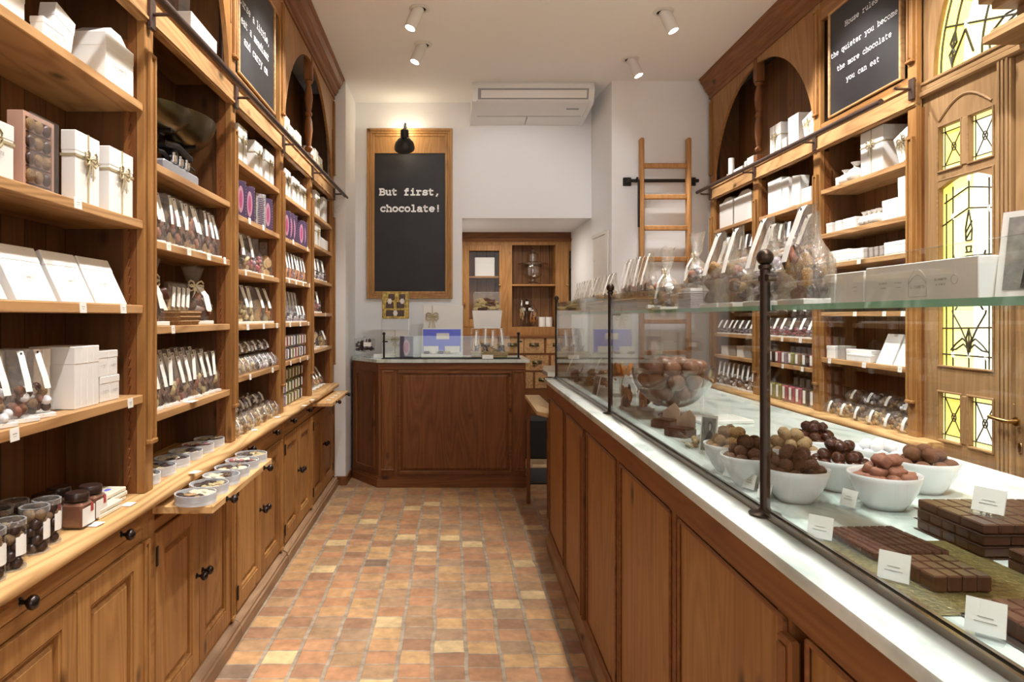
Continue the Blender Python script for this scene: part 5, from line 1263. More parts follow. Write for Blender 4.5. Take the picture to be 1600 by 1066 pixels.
for i, (yy_, zz) in enumerate(((1.80, 0), (1.852, 0), (1.79, .067), (1.842, .067))):
    o = gbox(.050, .07, .066, None, .005); o.name = 'white_box'; put(o, 'L', -.893, yy_, s4+EPS+zz); reg(o, 'L', 1, 3, 'plainbox', yy_)
for i, (y, v) in enumerate(((1.30, .915), (1.375, .905), (1.45, .905), (1.52, .910), (1.41, .975), (1.49, .98))):
    bagp('L', 1, 3, 'truffle', y, v, s4, (.88, .95, .95), seed=1+i % 3, fill=.45)
tagp('L', 1, 3, s4, [20, 201])
for i, (y, v) in enumerate(((1.325, .882), (1.388, .881), (1.488, .891), (1.548, .900), (1.33, .953), (1.40, .952), (1.465, .957), (1.535, .965))):
    o = inst(('tube', i % 2), lambda: truffle_tube(i)); put(o, 'L', -v, y, LT+EPS, R.uniform(-.1, .3)); reg(o, 'L', 1, 9, 'tube', y)
for (y, v) in ((1.662, .892), (1.732, .896), (1.645, .962), (1.715, .966)):
    o = inst('jar', jam_jar); put(o, 'L', -v, y, LT+EPS, R.uniform(-.05, .05)); reg(o, 'L', 1, 9, 'jar', y)
def slab():
    r = thing('chocolate_slab'); part('block', G().box(-.055, .055, -.035, .035, 0, .011, .002), plain_cache('ivory', (.80, .74, .60), .4), r)
    g = G(); g.lathe([(.013, .0), (0, .0003)], 20, (0.012, -.005, .0112), sy=.6); part('blue_seal', g, M['blue'], r)
    return r
for (y, v, zz) in ((1.775, .90, 0), (1.778, .90, .0125), (1.86, .925, 0), (1.865, .925, .0125), (1.86, .928, .025)):
    o = inst('slab', slab); put(o, 'L', -v, y, LT+EPS+zz, R.uniform(-.05, .05)); reg(o, 'L', 1, 9, 'slab', y)
wtags(1, [(152, 819), (203, 788)])

# ---------------- second bay
t1, t2, t3, t4 = SHL[3]
# antique scale
sc_ = thing('kitchen_scale', 'antique black iron balance scale with two brass pans on the opposite wall', 'scale')
IR, BR_ = M['black'], M['oldbrass']
g = G(); g.box(-.16, .16, -.05, .05, 0, .016, .004).box(-.135, .135, -.04, .04, .016, .05, .006); part('base', g, M['blackgrey'] if 'blackgrey' in M else plain_cache('worn_grey_metal', (.25, .25, .27), .5), sc_)
g = G(); g.box(-.02, .02, -.02, .02, .05, .12, .006); g.tube([(-.10, -.022, .10), (0, -.022, .115), (.10, -.022, .10)], .010, 8); g.tube([(-.10, .022, .10), (0, .022, .115), (.10, .022, .10)], .010, 8)
for s_ in (-1, 1):
    g.tube([(s_*.10, -.03, .10), (s_*.10, .03, .10)], .009, 8); g.tube([(s_*.10, 0, .10), (s_*.10, 0, .135)], .008, 8); g.tube([(s_*.10-.045, 0, .137), (s_*.10+.045, 0, .137)], .006, 8); g.tube([(s_*.10, -.045, .137), (s_*.10, .045, .137)], .006, 8); g.tube([(s_*.04, -.02, .06), (s_*.10, -.02, .075), (s_*.14, -.02, .07)], .006, 6)
part('beam', g, IR, sc_, 40)
for i in range(3): part('brass_weight', G().lathe([(.010, 0), (.012, .004), (.012, .022), (.005, .026), (.006, .032), (0, .034)], 12, (-.06+i*.05, -.034, .0505)), M['steel'], sc_, 40)
def pan(c, rx_, ry_, h_):
    g = G(); n = 28; pr = [(.34, 0), (.52, .06), (.78, .36), (.93, .74), (1, 1), (1.03, 1.0), (.96, .70), (.80, .30), (.54, -.02), (.34, -.04)]
    vs = [(c[0]+r*rx_*math.cos(2*PI*k/n), c[1]+r*ry_*math.sin(2*PI*k/n), c[2]+z*h_) for r, z in pr for k in range(n)]
    g.add(vs, [(j*n+k, j*n+(k+1) % n, (j+1)*n+(k+1) % n, (j+1)*n+k) for j in range(len(pr)-1) for k in range(n)]+[tuple(range(n-1, -1, -1)), tuple((len(pr)-1)*n+k for k in range(n))]); return g
part('pan', pan((-.10, 0, .143), .125, .09, .055), BR_, sc_, 60); part('pan', pan((.105, .01, .143), .165, .10, .085), BR_, sc_, 60)
put(sc_, 'L', -.965, 2.40, t1+EPS, 0, 1.15)
for i in range(11):
    bagp('L', 2, 1, 'bark', 2.15+i*.055, .918+(i % 2)*.006, t2, (.86, .75, 1.08), R.uniform(-.2, .2), seed=4+i % 3, fill=.62, rx=R.uniform(-.06, .04), fm='film')
tagp('L', 2, 1, t2, [261, 293, 324, 349])
bagp('L', 2, 2, 'bark', 2.17, .94, t3, (1.3, 1.5, 1.35), 0, seed=8, fill=.45, tied=True)
bagp('L', 2, 2, 'bark', 2.575, .95, t3, (1.75, 1.6, 1.35), 0, seed=9, fill=.45, tied=True)
o = lone('basket', basket(.20, .09, .05), M['wicker'], 0); put(o, 'L', -.925, 2.37, t3+EPS); tag(o, 'small wicker basket with slim packets between two bow-tied bags, opposite the counter', 'basket')
def packet(i):
    r = thing('biscuit_packet'); part('contents', G().box(-.016, .016, -.012, .012, .002, .09, .006), M['biscuit'], r); part('wrapping', G().box(-.020, .020, -.016, .016, 0, .14, .008), M['film'], r); part('hang_tag', G().box(-.008, .008, -.018, -.0165, .05, .12), M['paper'], r); return r
for i in range(4):
    o = inst('packet', lambda: packet(0)); put(o, 'L', -.935, 2.31+i*.043, t3+.012, -.3, 1, -.12, .22); tag(o, f'slim biscuit packet in the small wicker basket, {ORDN[i]} from camera', 'packet', 'slim packets in the small wicker basket')
tagp('L', 2, 2, t3, [268])
for row in range(3):
    for i in range(9):
        bagp('L', 2, 3, 'bark' if (i+row) % 2 else 'nuts', 2.115+i*.069+row*.02, .912+row*.052, t4, (.9, .75, 1.0+.05*row), R.uniform(-.1, .1), seed=4+i % 3, fill=.42)
o = lone('price_card', G().box(-.03, .03, -.014, .014, 0, .001), M['paper']); put(o, 'L', -.875, 2.36, t4+EPS); reg(o, 'L', 2, 3, 'card', 2.36)
for i in range(6):
    o = inst(('dish', i), lambda: sweet_dish(i+1)); put(o, 'L', -.755, 2.07+.118*i, .7536, R.uniform(0, 6)); tag(o, f'round dish of sweets on the pull-out board, {ORDN[i]} from camera', 'dish', 'sweet dishes on the pull-out board')
    o = inst(('dish', i), lambda: sweet_dish(i+1)); put(o, 'L', -.935, 2.10+.122*i, LT+EPS, R.uniform(0, 6), .97); reg(o, 'L', 2, 9, 'dish', 2.10+.122*i)
wtags(2, [(306, 738)])
# niche above first and second bays
DK = bz(3)+.0925
boxp('L', 2, -1, DK, 300, 340, 19, .90, .12, key='house', house=.015, prnt=.011)
o = gbox(.08, .06, .1, 'white'); put(o, 'L', -.93, 2.20, DK+EPS); reg(o, 'L', 2, -1, 'ribbon', 2.2)
o = lone('glass_case', G().box(-.05, .05, -.05, .05, 0, .28, .001), M['acryl']); put(o, 'L', -.93, 2.31, DK+EPS); tag(o, 'tall clear case in the arched niche beside a white peaked box', 'case')
for i, (y, h_) in enumerate(((1.35, .2), (1.5, .14), (1.75, .18))): o = gbox(.1, .06, h_, 'gold'); put(o, 'L', -.94, y, DK+EPS); reg(o, 'L', 1, -1, 'ribbon', y)

# ---------------- third bay
a1, a2, a3, a4, a5 = SHL[4]
for (xm, xr, yt) in ((373, 387, 193), (399, 411, 219), (415, 428.5, 233)): boxp('L', 3, 0, a1, xm, xr, yt, .893, .05, key='ribbon', rib='gold')
for i, (x, m_) in enumerate(((375, 'purple'), (389, 'purple'), (407, 'silver'), (417.5, 'purple'), (429.5, 'purple'))):
    o = inst(('pb', m_), lambda: purple_box(m=m_)); y = LYp(x, .90); put(o, 'L', -.895, y, a2+EPS, -.42, (.85, 1, 1)); reg(o, 'L', 3, 1, m_, y)
tagp('L', 3, 1, a2, [388, 409.5])
for (x, key, sd, sx) in ((375, 'nuts', 1, 1.25), (387, 'pinkbag', 2, 1.0), (399, 'pinkbag', 3, 1.0), (412, 'biscuit', 4, 1.2), (422, 'biscuit', 5, 1.1), (430, 'slices', 6, 1.0)):
    bagp('L', 3, 2, key, LYp(x, .94), .94, a3, (sx, 1.25, 1.14), 0, seed=sd, fill=.5, tagc=(x in (375, 387, 430)))
tagp('L', 3, 2, a3, [382, 408])
for (x, key, sd, sx) in ((374, 'pasta', 7, 1.2), (386, 'slices', 8, 1.35), (400, 'biscuit', 9, 1.2), (412, 'slices', 10, 1.2), (425, 'slices', 11, 1.1), (432, 'slices', 12, 1)):
    bagp('L', 3, 3, key, LYp(x, .94), .94, a4, (sx, 1.3, 1.12), 0, seed=sd, fill=.55)
tagp('L', 3, 3, a4, [385, 410, 431])
for i in range(9): lyb(3, 4, 'pasta' if i < 4 else 'dark', 2.875+i*.077, .925, a5, seed=1+i % 3, s=(.72, 1.0, 1.5), rz=.2, rx=.25)
for i in range(6): lyb(3, 4, 'nuts' if i < 3 else 'dark', 2.92+i*.11, .955, a5+.085, seed=1+i % 3, s=(.95, .9, 1.1), rz=-.2, rx=.2)
tagp('L', 3, 4, a5, [389, 424])
for i in range(7): lyb(3, 9, 'nuts', 2.87+i*.108, .925, LT, seed=1+i % 3, s=(.95, 1.0, 1.6), rz=.2, rx=.35)
for i in range(6): lyb(3, 9, 'pasta' if i < 2 else 'dark', 2.9+i*.11, .975, LT+.075, seed=1+i % 3, s=(.95, .9, 1.1), rz=-.2, rx=.2)
wtags(3, [(398, 672), (434, 652)])

# ---------------- fourth bay
b1, b2, b3, b4, b5 = SHL[5]
for (xm, xr, yt) in ((446, 454.5, 263), (458, 468.5, 276), (470.5, 479, 289)): boxp('L', 4, 0, b1, xm, xr, yt, .893, .05, key='ribbon', rib='gold')
for i, (x, m_) in enumerate(((447, 'purple'), (452.5, 'purple'), (457.5, 'purple'), (470, 'purple'), (474, 'purple'), (478, 'purple'))):
    o = inst(('pb', m_), lambda: purple_box(m=m_)); y = LYp(x, .90); put(o, 'L', -.895, y, b2+EPS, -.5, (.8, 1, 1)); reg(o, 'L', 4, 1, m_, y)
o = gbox(.07, .006, .12); o.name = 'white_box'; put(o, 'L', -.888, LYp(463.5, .89), b2+EPS+.002, 0, 1, -.4); reg(o, 'L', 4, 1, 'lean', 4.1)
tagp('L', 4, 1, b2, [456.5, 479])
for i in range(9): bagp('L', 4, 2, 'orange' if i % 3 != 1 else 'pinkbag', 3.70+i*.078, .91, b3, (.8, .8, 1.0), R.uniform(-.1, .1), seed=1+i % 3, fill=.4)
tagp('L', 4, 2, b3, [450, 461, 472, 482])
for i in range(8): bagp('L', 4, 3, 'lilac', 3.70+i*.085, .905, b4, (.85, .8, .62), 0, seed=1+i % 2, fill=.5, tagc=(i > 4))
for i in range(8): bagp('L', 4, 3, 'lilac', 3.72+i*.085, .955, b4, (.85, .8, 1.15), 0, seed=3+i % 2, fill=.7)
tagp('L', 4, 3, b4, [451.5, 467.5, 480.5])
SM = [('rose', 0), ('chocd', 1), ('nut', 2), ('green', 3), ('lilac', 4)]
def small_box(m_):
    r = thing('sweet_box'); part('sweets', G().box(-.026, .026, -.018, .018, .002, .064, .004), M[m_], r); part('clear_case', G().box(-.029, .029, -.021, .021, 0, .07, .001), M['acryl'], r); part('paper_label', G().box(-.012, .012, -.0222, -.0212, .012, .060), M['paper'], r); return r
for row in range(2):
    for i in range(9):
        k = SM[(i*2+row) % 5][0]; o = inst(('sm', k), lambda: small_box(k)); y = 3.70+i*.075+row*.01; put(o, 'L', -.905, y, b5+EPS+row*.072); reg(o, 'L', 4, 4, 'small', y)
tagp('L', 4, 4, b5, [452.5, 467.5, 479])
for row in range(3):
    for i in range(8):
        k = ('rose', 'rose', 'lilac', 'green', 'green', 'nut', 'green', 'chocd')[i]
        if row == 2 and i < 1: continue
        o = inst(('sm', k), lambda: small_box(k)); y = 3.72+i*.082+row*.008; put(o, 'L', -.925, y, LT+EPS+row*.072); reg(o, 'L', 4, 9, 'small', y)
wtags(4, [(475.5, 634), (488, 625)])
for (xm, xr, yt) in ((445, 453, 178.5), (453.5, 462, 196), (463, 471, 204), (486, 491, 228), (492, 497.5, 232), (498, 504, 243)): boxp('L', 4 if xm < 480 else 5, -1, DK, xm, xr, yt, .90, .05, key='ribbon', rib='white')

# ---------------- fifth bay
c1, c2, c3, c4, c5 = SHL[6]
boxp('L', 5, 0, c1, 493, 500, 297, .895, .05, key='ribbon', rib='gold'); boxp('L', 5, 0, c1, 506, 511, 308, .895, .05, m=M['greyc2'] if 'greyc2' in M else None)
boxp('L', 5, 1, c2, 493, 501, 348, .895, .05, key='ribbon', rib='gold'); boxp('L', 5, 1, c2, 502, 507, 371, .90, .05); boxp('L', 5, 1, c2, 507.5, 512.5, 375, .90, .05)
for i in range(4): bagp('L', 5, 2, 'lilac', 4.58+i*.15, .92, c3, (1.3, 1, 1.0), 0, seed=1+i % 2, fill=.5)
for i in range(2): bagp('L', 5, 3, 'pinkbag', 4.62+i*.2, .92, c4, (1.3, 1, .95), 0, seed=1+i, fill=.55)
tagp('L', 5, 3, c4, [507])
bagp('L', 5, 4, 'biscuit', 4.80, .95, c5, (1.9, 1.4, 1.25), 0, seed=3, fill=.5); bagp('L', 5, 4, 'lilac', 4.62, .91, c5, (1.0, 1, .7), 0, seed=2, fill=.6); bagp('L', 5, 4, 'biscuit', 5.02, .91, c5, (1.2, 1, .75), 0, seed=2, fill=.6)
for i in range(5): bagp('L', 5, 9, 'slices', 4.55+i*.12, .93, LT, (1.1, 1.2, .95), 0, seed=1+i % 3, fill=.5, rx=-.3)
for i in range(4):
    o = inst('flat', lambda: None); put(o, 'L', -.785, 4.6+i*.14, .7536); tag(o, f'white card on the small far pull-out board, {ORDN[i]} from camera', 'card', 'cards on the far pull-out board')

# ================================================================ RIGHT WALL goods (bay 1 next to the stained glass door)
DR = 2.206+.0925
u1, u2, u3, u4, u5 = SHR[0]
boxp('R', 1, 0, u1, 1299.6, 1310, 281, 1.95, .04); 
def pouch():
    r = thing('cloth_pouch'); g = G(); g.lathe([(.02, 0), (.033, .008), (.034, .03), (.024, .045), (.007, .054), (.008, .058), (.020, .074), (.014, .075)], 14); part('body', g, M['cream2'] if 'cream2' in M else M['white'], r, 60)
    part('tie', G().lathe([(.009, .052), (.011, .055), (.009, .059)], 12), M['gold'], r); return r
for x, s_ in ((1316, .9), (1332, 1.15)): o = inst('pouch', pouch); y = RYp(x, 1.96); put(o, 'R', 1.96, y, u1+EPS, 0, s_*1.1); reg(o, 'R', 1, 0, 'pouch', y)
boxp('R', 1, 0, u1, 1338, 1373, 213, 1.95, .11, key='ribbon', rib='gold')
o = gbox(.11, .09, .13, 'gold'); put(o, 'R', 1.95, 3.03, u1+EPS+.02, 0, 1, 0, -.35); reg(o, 'R', 1, 0, 'ribbon', 3.03)
for i, x in enumerate((1290, 1304, 1316, 1326)): y = RYp(x, 1.94); o = gbox(.055, .06, .055); o.name = 'white_box'; put(o, 'R', 1.94, y, u2+EPS); reg(o, 'R', 1, 1, 'plainbox', y)
for i in range(4): o = inst('pouch', pouch); y = RYp(1345+i*7.5, 1.945); put(o, 'R', 1.945, y, u2+EPS, 0, .88); reg(o, 'R', 1, 1, 'pouch', y)
boxp('R', 1, 1, u2, 1371, 1394, 317, 1.94, .06, prnt=.006); boxp('R', 1, 1, u2, 1395, 1407, 281, 1.94, .10)
boxp('R', 1, 2, u3, 1290, 1320, 395, 1.935, .06, prnt=.006); boxp('R', 1, 2, u3, 1321, 1342, 392, 1.935, .06); 
for i in range(4): o = gbox(.026, .06, .05, m=M['greyc']); o.name = 'card_box'; y = RYp(1346+i*8, 1.94); put(o, 'R', 1.94, y, u3+EPS); tag(o, f'grey cardboard packet between white boxes, third shelf behind counter, {ORDN[3-i]} from camera', 'box', 'grey packets on the third shelf behind counter')
boxp('R', 1, 2, u3, 1374, 1407, 381.6, 1.935, .06, prnt=.006); tagp('R', 1, 2, u3, [1337])
for i in range(8): bagp('R', 1, 3, 'bark', 3.03+i*.085, 1.96, u4, (.95, 1, .85), 0, seed=1+i % 3, fill=.5)
tagp('R', 1, 3, u4, [1331, 1376, 1405])
boxp('R', 1, 4, u5, 1286, 1300, 540, 1.94, .06); boxp('R', 1, 4, u5, 1303, 1314, 540, 1.94, .06, m=M['greyc']); boxp('R', 1, 4, u5, 1316, 1355, 545, 1.94, .08); boxp('R', 1, 4, u5, 1317, 1354, 552, 1.925, .02)
for x0_ in (3.16, 3.03): o = gbox(.115, .012, .15, None, .007); o.name = 'white_box'; put(o, 'R', 1.925, x0_, u5+EPS, 0, 1, -.4); reg(o, 'R', 1, 4, 'lean', x0_)
tagp('R', 1, 4, u5, [1292, 1345, 1400])
for i in range(6): lyb(1, 9, ('nuts', 'bark')[i % 2], 3.03+i*.12, 1.97, LT, seed=1+i % 3, s=(1, 1, 1.5), rz=0, side='R', rx=.3)
for i in range(4): lyb(1, 9, ('dark', 'bark')[i % 2], 3.1+i*.14, 2.02, LT+.08, seed=1+i % 3, s=(1, .9, 1.2), rz=0, side='R', rx=.2)
u1, u2, u3, u4, u5 = SHR[1]
boxp('R', 2, 0, u1, 1196, 1217, 287, 1.945, .05, prnt=.009); boxp('R', 2, 0, u1, 1218, 1228, 283, 1.945, .08)
o = gbox(.10, .05, .17, None, .008); o.name = 'white_box'; put(o, 'R', 1.945, RYp(1236), u1+EPS+.01, 0, 1, 0, .13); reg(o, 'R', 2, 0, 'plainbox', RYp(1236))
boxp('R', 2, 0, u1, 1248, 1262, 298, 1.945, .07)
for x in (1238.5, 1247, 1256, 1263): o = inst(('pb', 'purple'), lambda: purple_box()); y = RYp(x, 1.94); put(o, 'R', 1.94, y, u2+EPS, -.35, (1, 1, 1.05)); reg(o, 'R', 2, 1, 'purple', y)
for i in range(4): bagp('R', 2, 1, 'truffle', 4.0+i*.11, 1.955, u2, (1.1, 1, 1.05), 0, seed=1+i % 3, fill=.5)
for i in range(7): bagp('R', 2, 2, 'lilac' if i % 2 else 'dark', 3.82+i*.092, 1.955, u3, (1.05, 1, 1.05), 0, seed=1+i % 3, fill=.5)
tagp('R', 2, 2, u3, [1207, 1246])
for i in range(6): bagp('R', 2, 3, 'pinkbag', 3.82+i*.11, 1.955, u4, (1.05, 1, .72), 0, seed=1+i % 3, fill=.5)
tagp('R', 2, 3, u4, [1219, 1247])
for i in range(8):
    k = SM[i % 5][0]; o = inst(('sm', k), lambda: small_box(k)); y = 3.8+i*.083; put(o, 'R', 1.945, y, u5+EPS, 0, 1.1); reg(o, 'R', 2, 4, 'small', y)
tagp('R', 2, 4, u5, [1220, 1250])
for i in range(8):
    k = ('chocd', 'green', 'green', 'rose', 'rose', 'rose', 'chocd', 'nut')[7-i]; o = inst(('sm', k), lambda: small_box(k)); y = 3.82+i*.083; put(o, 'R', 1.96, y, LT+EPS, 0, (1.15, 1.2, 1.5)); reg(o, 'R', 2, 9, 'small', y)
u1, u2, u3, u4, u5 = SHR[2]
boxp('R', 3, 0, u1, 1121.5, 1142, 321, 1.95, .12, key='house', house=.03); boxp('R', 3, 0, u1, 1144, 1171, 312, 1.95, .12, key='house', house=.035)
for i in range(6): bagp('R', 3, 1, 'bark', 4.6+i*.105, 1.955, u2, (.95, 1, 1.05), 0, seed=1+i % 3, fill=.45)
for i in range(6): bagp('R', 3, 2, 'bark', 4.6+i*.105, 1.955, u3, (.95, 1, 1.0), 0, seed=4+i % 3, fill=.45)
tagp('R', 3, 2, u3, [1130, 1160])
for i in range(7): bagp('R', 3, 3, 'dark', 4.59+i*.095, 1.955, u4, (.95, 1, .62), 0, seed=1+i % 3, fill=.45)
for i in range(4): boxp('R', 3, 4, u5, 1124+i*12, 1134+i*12, 540, 1.95, .05, m=M['greyc'] if i % 2 else None)
for i in range(8): bagp('R', 3, 9, 'truffle', 4.59+i*.085, 1.95, LT, (.95, 1, 1.1), 0, seed=1+i % 3, fill=.5)
# niche above
o = lone('candle', G().lathe([(.021, 0), (.021, .165), (.019, .168), (0, .168)], 20), M['white'], 40); put(o, 'R', 1.955, RYp(1140, 1.955), DR+EPS); tag(o, 'white pillar candle tied with a bow in the arched niche behind the counter', 'candle')
part('bow', bowg((0, -.022, .04), .9), M['cream'], o, 50)
boxp('R', 3, -1, DR, 1143, 1157, 268, 1.95, .06); boxp('R', 3, -1, DR, 1159.5, 1163, 255, 1.95, .04); boxp('R', 3, -1, DR, 1164, 1174, 250, 1.95, .07)
boxp('R', 2, -1, DR, 1199, 1216, 203, 1.95, .07, key='ribbon', rib='gold'); boxp('R', 2, -1, DR, 1217.5, 1225, 221, 1.95, .05); boxp('R', 2, -1, DR, 1227, 1243, 188, 1.95, .10)
o = gbox(.11, .07, .13, 'gold'); put(o, 'R', 1.935, 3.84, DR+EPS+.02, 0, 1, 0, -.25); reg(o, 'R', 2, -1, 'ribbon', 3.84)
finish_labels()

# ================================================================ ON THE MARBLE COUNTER
RZ = -PI/2
def standcard(label, x, y, z, w_=.042, h_=.032, rz=.0, cat='price tag', group='small printed cards on the marble counter'):
    r = thing('price_card', label, cat, group)
    g = G(); g.box(-w_/2, w_/2, -.001, .001, .004, .004+h_); g.xf(Matrix.Rotation(-.3, 4, 'X')); part('card', g, M['paper'], r)
    g = G()
    for k in range(2): g.box(-w_*(.2+.08*k), w_*(.2+.08*k), -.0014, -.001, .021-.005*k, .0218-.005*k)
    g.xf(Matrix.Rotation(-.3, 4, 'X')); part('card_print', g, M['greyc'], r)
    g = G(); g.box(-w_/2, w_/2, .0012, .003, 0, .002+h_); g.xf(Matrix.Rotation(-.3, 4, 'X')); g.box(-w_/2, w_/2, -.012, .014, 0, .0018); part('clear_holder', g, M['acryl'], r)
    put(r, 'W', x, y, z+EPS, RZ+rz); return r
def bowl():
    g = G(); R_, h_ = .060, .062
    pr = [(0, .004), (.026, .004), (.028, 0), (.031, 0), (.040, .012), (.052, .034), (.0585, .052), (.0605, .0615), (.0595, .0625), (.0575, .060), (.055, .048), (.046, .026), (.033, .010), (0, .007)]
    g.shell(pr, 40); return lone('bowl', g, M['marbw'], 60)
BOWLS = [('cocoad', .649, 1.289, 'dark crumbed truffles', 'white china bowl of dark crumbed truffles nearest the bronze post', 1), ('pinkc', .788, 1.242, 'pinkish chocolate pieces', 'white china bowl of pinkish chocolate pieces, in front of the others', 0),
         ('cocoa', .938, 1.355, 'smooth cocoa truffles', 'white china bowl of smooth cocoa dusted truffles beside the stained glass', 2), ('gloss', .779, 1.37, 'glossy dark chocolates', 'white china bowl of glossy dark chocolates behind the pinkish pieces', 3),
         ('cocoa2', .618, 1.407, 'brown truffles', 'white china bowl of brown truffles behind the bronze post', 1), ('nut', .628, 1.53, 'golden truffles', 'white china bowl of golden crumbed truffles beside the photo card', 1),
         ('ses', .745, 1.50, 'sesame truffles', 'white china bowl of sesame coated truffles behind the dark ones', 1), ('gloss2', .85, 1.60, 'shiny chocolates', 'white china bowl of shiny dark chocolates farther from the glass screen', 3),
         ('sugar', .925, 1.48, 'sugar dusted truffles', 'white china bowl of icing sugar dusted truffles', 1)]
def truf(mk, st):
    g = G(); r_ = R.Random if 0 else random.Random(hash(mk) % 97 if 0 else len(mk)*7+st)
    if st == 0: g.box(-.0155, .0155, -.0095, .0095, -.008, .008, .0022); g.v = [(x*(1+.12*math.sin(y*300)), y, z) for x, y, z in g.v]
    elif st == 2: g.sph((0, 0, 0), .0145, 16, 10, (1.05, 1, .95))
    elif st == 3:
        g.sph((0, 0, 0), .0125, 14, 10, (1, 1, .9), .07, 0, r_)
    else: g.sph((0, 0, 0), .0130, 20, 14, (1, 1, 1), .06, 0, r_)
    m_ = M[mk.replace('2', '') if mk != 'cocoa2' else 'cocoad2']
    return lone('truffle' if st != 0 else 'chocolate_piece', g, m_, 70)
M['cocoad2'] = plain('brown_truffle_crumb', (.15, .068, .035), .85, noise=.45, nscale=420, bmp=1)
for (mk, x, y, what, lab, st) in BOWLS:
    b = inst('bowl', bowl); put(b, 'W', x, y, MT+EPS, R.uniform(0, 6)); tag(b, lab, 'bowl', 'white china bowls on the marble counter')
    lay = [(.030, .034, 7), (.0425, .054, 10), (.030, .070, 7), (.010, .073, 2), (.016, .089, 4)]
    if st == 2: lay = [(.028, .030, 6), (.041, .054, 8), (.024, .074, 5), (.004, .080, 1)]
    if st == 0: lay = [(.020, .034, 5), (.036, .056, 8), (.022, .068, 5), (.0, .076, 1), (.013, .086, 3)]
    if mk == 'sugar': lay = [(.030, .030, 7), (.041, .052, 9), (.026, .066, 6), (.004, .070, 1)]
    for (rr_, zz, n_) in lay:
        ph = R.uniform(0, 6)
        for k in range(n_):
            a = ph+2*PI*k/n_; o = inst(('tr', mk), lambda: truf(mk, st))
            o.matrix_world = Matrix.Translation((x+rr_*math.cos(a)+R.uniform(-.001, .001), y+rr_*math.sin(a)+R.uniform(-.001, .001), MT+zz+R.uniform(-.002, .002))) @ Matrix.Rotation(R.uniform(0, 6), 4, 'Z') @ Matrix.Rotation(R.uniform(-.9, .9), 4, 'X')
            tag(o, f'one of the {what} heaped in its white china bowl', 'chocolate', f'{what} in a china bowl')
for (x, y, lab) in ((.590, 1.36, 'small card leaning on the bowl of brown truffles'), (.592, 1.462, 'small card leaning on the golden truffle bowl'), (.585, 1.285, 'small card leaning between bowl and bronze post'), (.715, 1.235, 'small card leaning on the bowl of pinkish pieces')):
    o = standcard(lab, x, y, MT, .030, .030, .35)
# slabs of chocolate cut in pieces
def piece(w_, d_, h_, m_):
    return lone('chocolate_piece', G().box(-w_/2, w_/2, -d_/2, d_/2, 0, h_, .0018), M[m_])
def block(key, m_, x0, x1, y0, y1, z, h_, nx, ny, what, rz=0, skip=0, gap=.0010):
    w_, d_ = (x1-x0)/nx, (y1-y0)/ny; c = Vector(((x0+x1)/2, (y0+y1)/2, 0)); Rm = Matrix.Rotation(rz, 3, 'Z')
    for i in range(nx):
        for j in range(ny):
            if skip and (i, j) in skip: continue
            o = inst(('pc', key), lambda: piece(w_-gap, d_-gap, h_, m_)); q = Rm @ (Vector((x0+w_*(i+.5), y0+d_*(j+.5), 0))-c)+c
            o.matrix_world = Matrix.Translation((q.x+R.uniform(-.0006, .0006), q.y+R.uniform(-.0006, .0006), z+EPS)) @ Matrix.Rotation(rz+R.uniform(-.02, .02), 4, 'Z')
            tag(o, f'one piece of the {what}', 'chocolate', what)
M['choc2'] = plain('reddish_chocolate', (.115, .042, .026), .38, noise=.25, nscale=30); M['choc3'] = plain('nutty_chocolate', (.12, .048, .032), .5, noise=.5, nscale=180, bmp=.8)
M['goldsheet'] = plain('gold_foil_board', (.36, .30, .12), .35, .8, noise=.4, nscale=160, bmp=.8)
o = lone('gold_board', G().box(-.10, .10, -.13, .13, 0, .002, .0005), M['goldsheet']); put(o, 'W', .665, .92, MT+EPS, .0); tag(o, 'gold foil board under the cut chocolate on the marble', 'board')
block('b1', 'choc3', .592, .705, .965, 1.085, MT+.003, .011, 9, 4, 'nutty chocolate slab near the glass, partly on gold board', .06)
block('b2', 'choc', .600, .675, .850, .93, MT+.003, .020, 4, 3, 'small thick chocolate block in the middle of the gold board')
o = lone('slate_board', G().box(-.09, .09, -.075, .075, 0, .002, .0005), M['chocd2']); put(o, 'W', .680, .72, MT+EPS, 0); tag(o, 'dark board under the reddish chocolate bars nearest the camera', 'board')
block('b3', 'choc2', .600, .745, .66, .785, MT+.003, .020, 8, 4, 'reddish chocolate bars nearest the camera')
for k in range(3):
    o = lone('slate_board', G().box(-.105, .105, -.073, .073, 0, .0015, .0004), M['chocd2']); put(o, 'W', .862, 1.045, MT+EPS+k*.0165, 0); tag(o, f'{("lowest", "middle", "uppermost")[k]} dark board in the tall stack of chocolate bars', 'board', 'dark boards in the chocolate stack')
    block('b4'+str(k > 1), 'choc', .760, .965, .975, 1.115, MT+.0022+k*.0165, .0140, 5 if k < 2 else 9, 5 if k < 2 else 3, f'chocolate stack, {("lowest", "middle", "uppermost")[k]} board')
for k in range(2):
    block('b5', 'choc', .765, .93, .835, .94, MT+.0006+k*.0145, .0135, 4, 4, f'low chocolate stack near the camera, {("lower", "upper")[k]} layer')
standcard('small card standing by the nutty chocolate slab', .568, 1.055, MT, .036, .034, .75); standcard('small card standing by the small thick chocolate block', .572, .885, MT, .036, .036, .75)
standcard('small card standing on the tall stack of chocolate bars', .80, 1.02, MT+.0500, .042, .036, .5); standcard('small card standing at the reddish chocolate bars', .574, .735, MT, .036, .036, .75)
o = lone('paper_slip', G().box(-.02, .02, -.001, .001, 0, .03), M['paper']); put(o, 'W', .572, .60, MT+EPS, RZ+.4); tag(o, 'white paper slip standing at the near end of the counter', 'card')
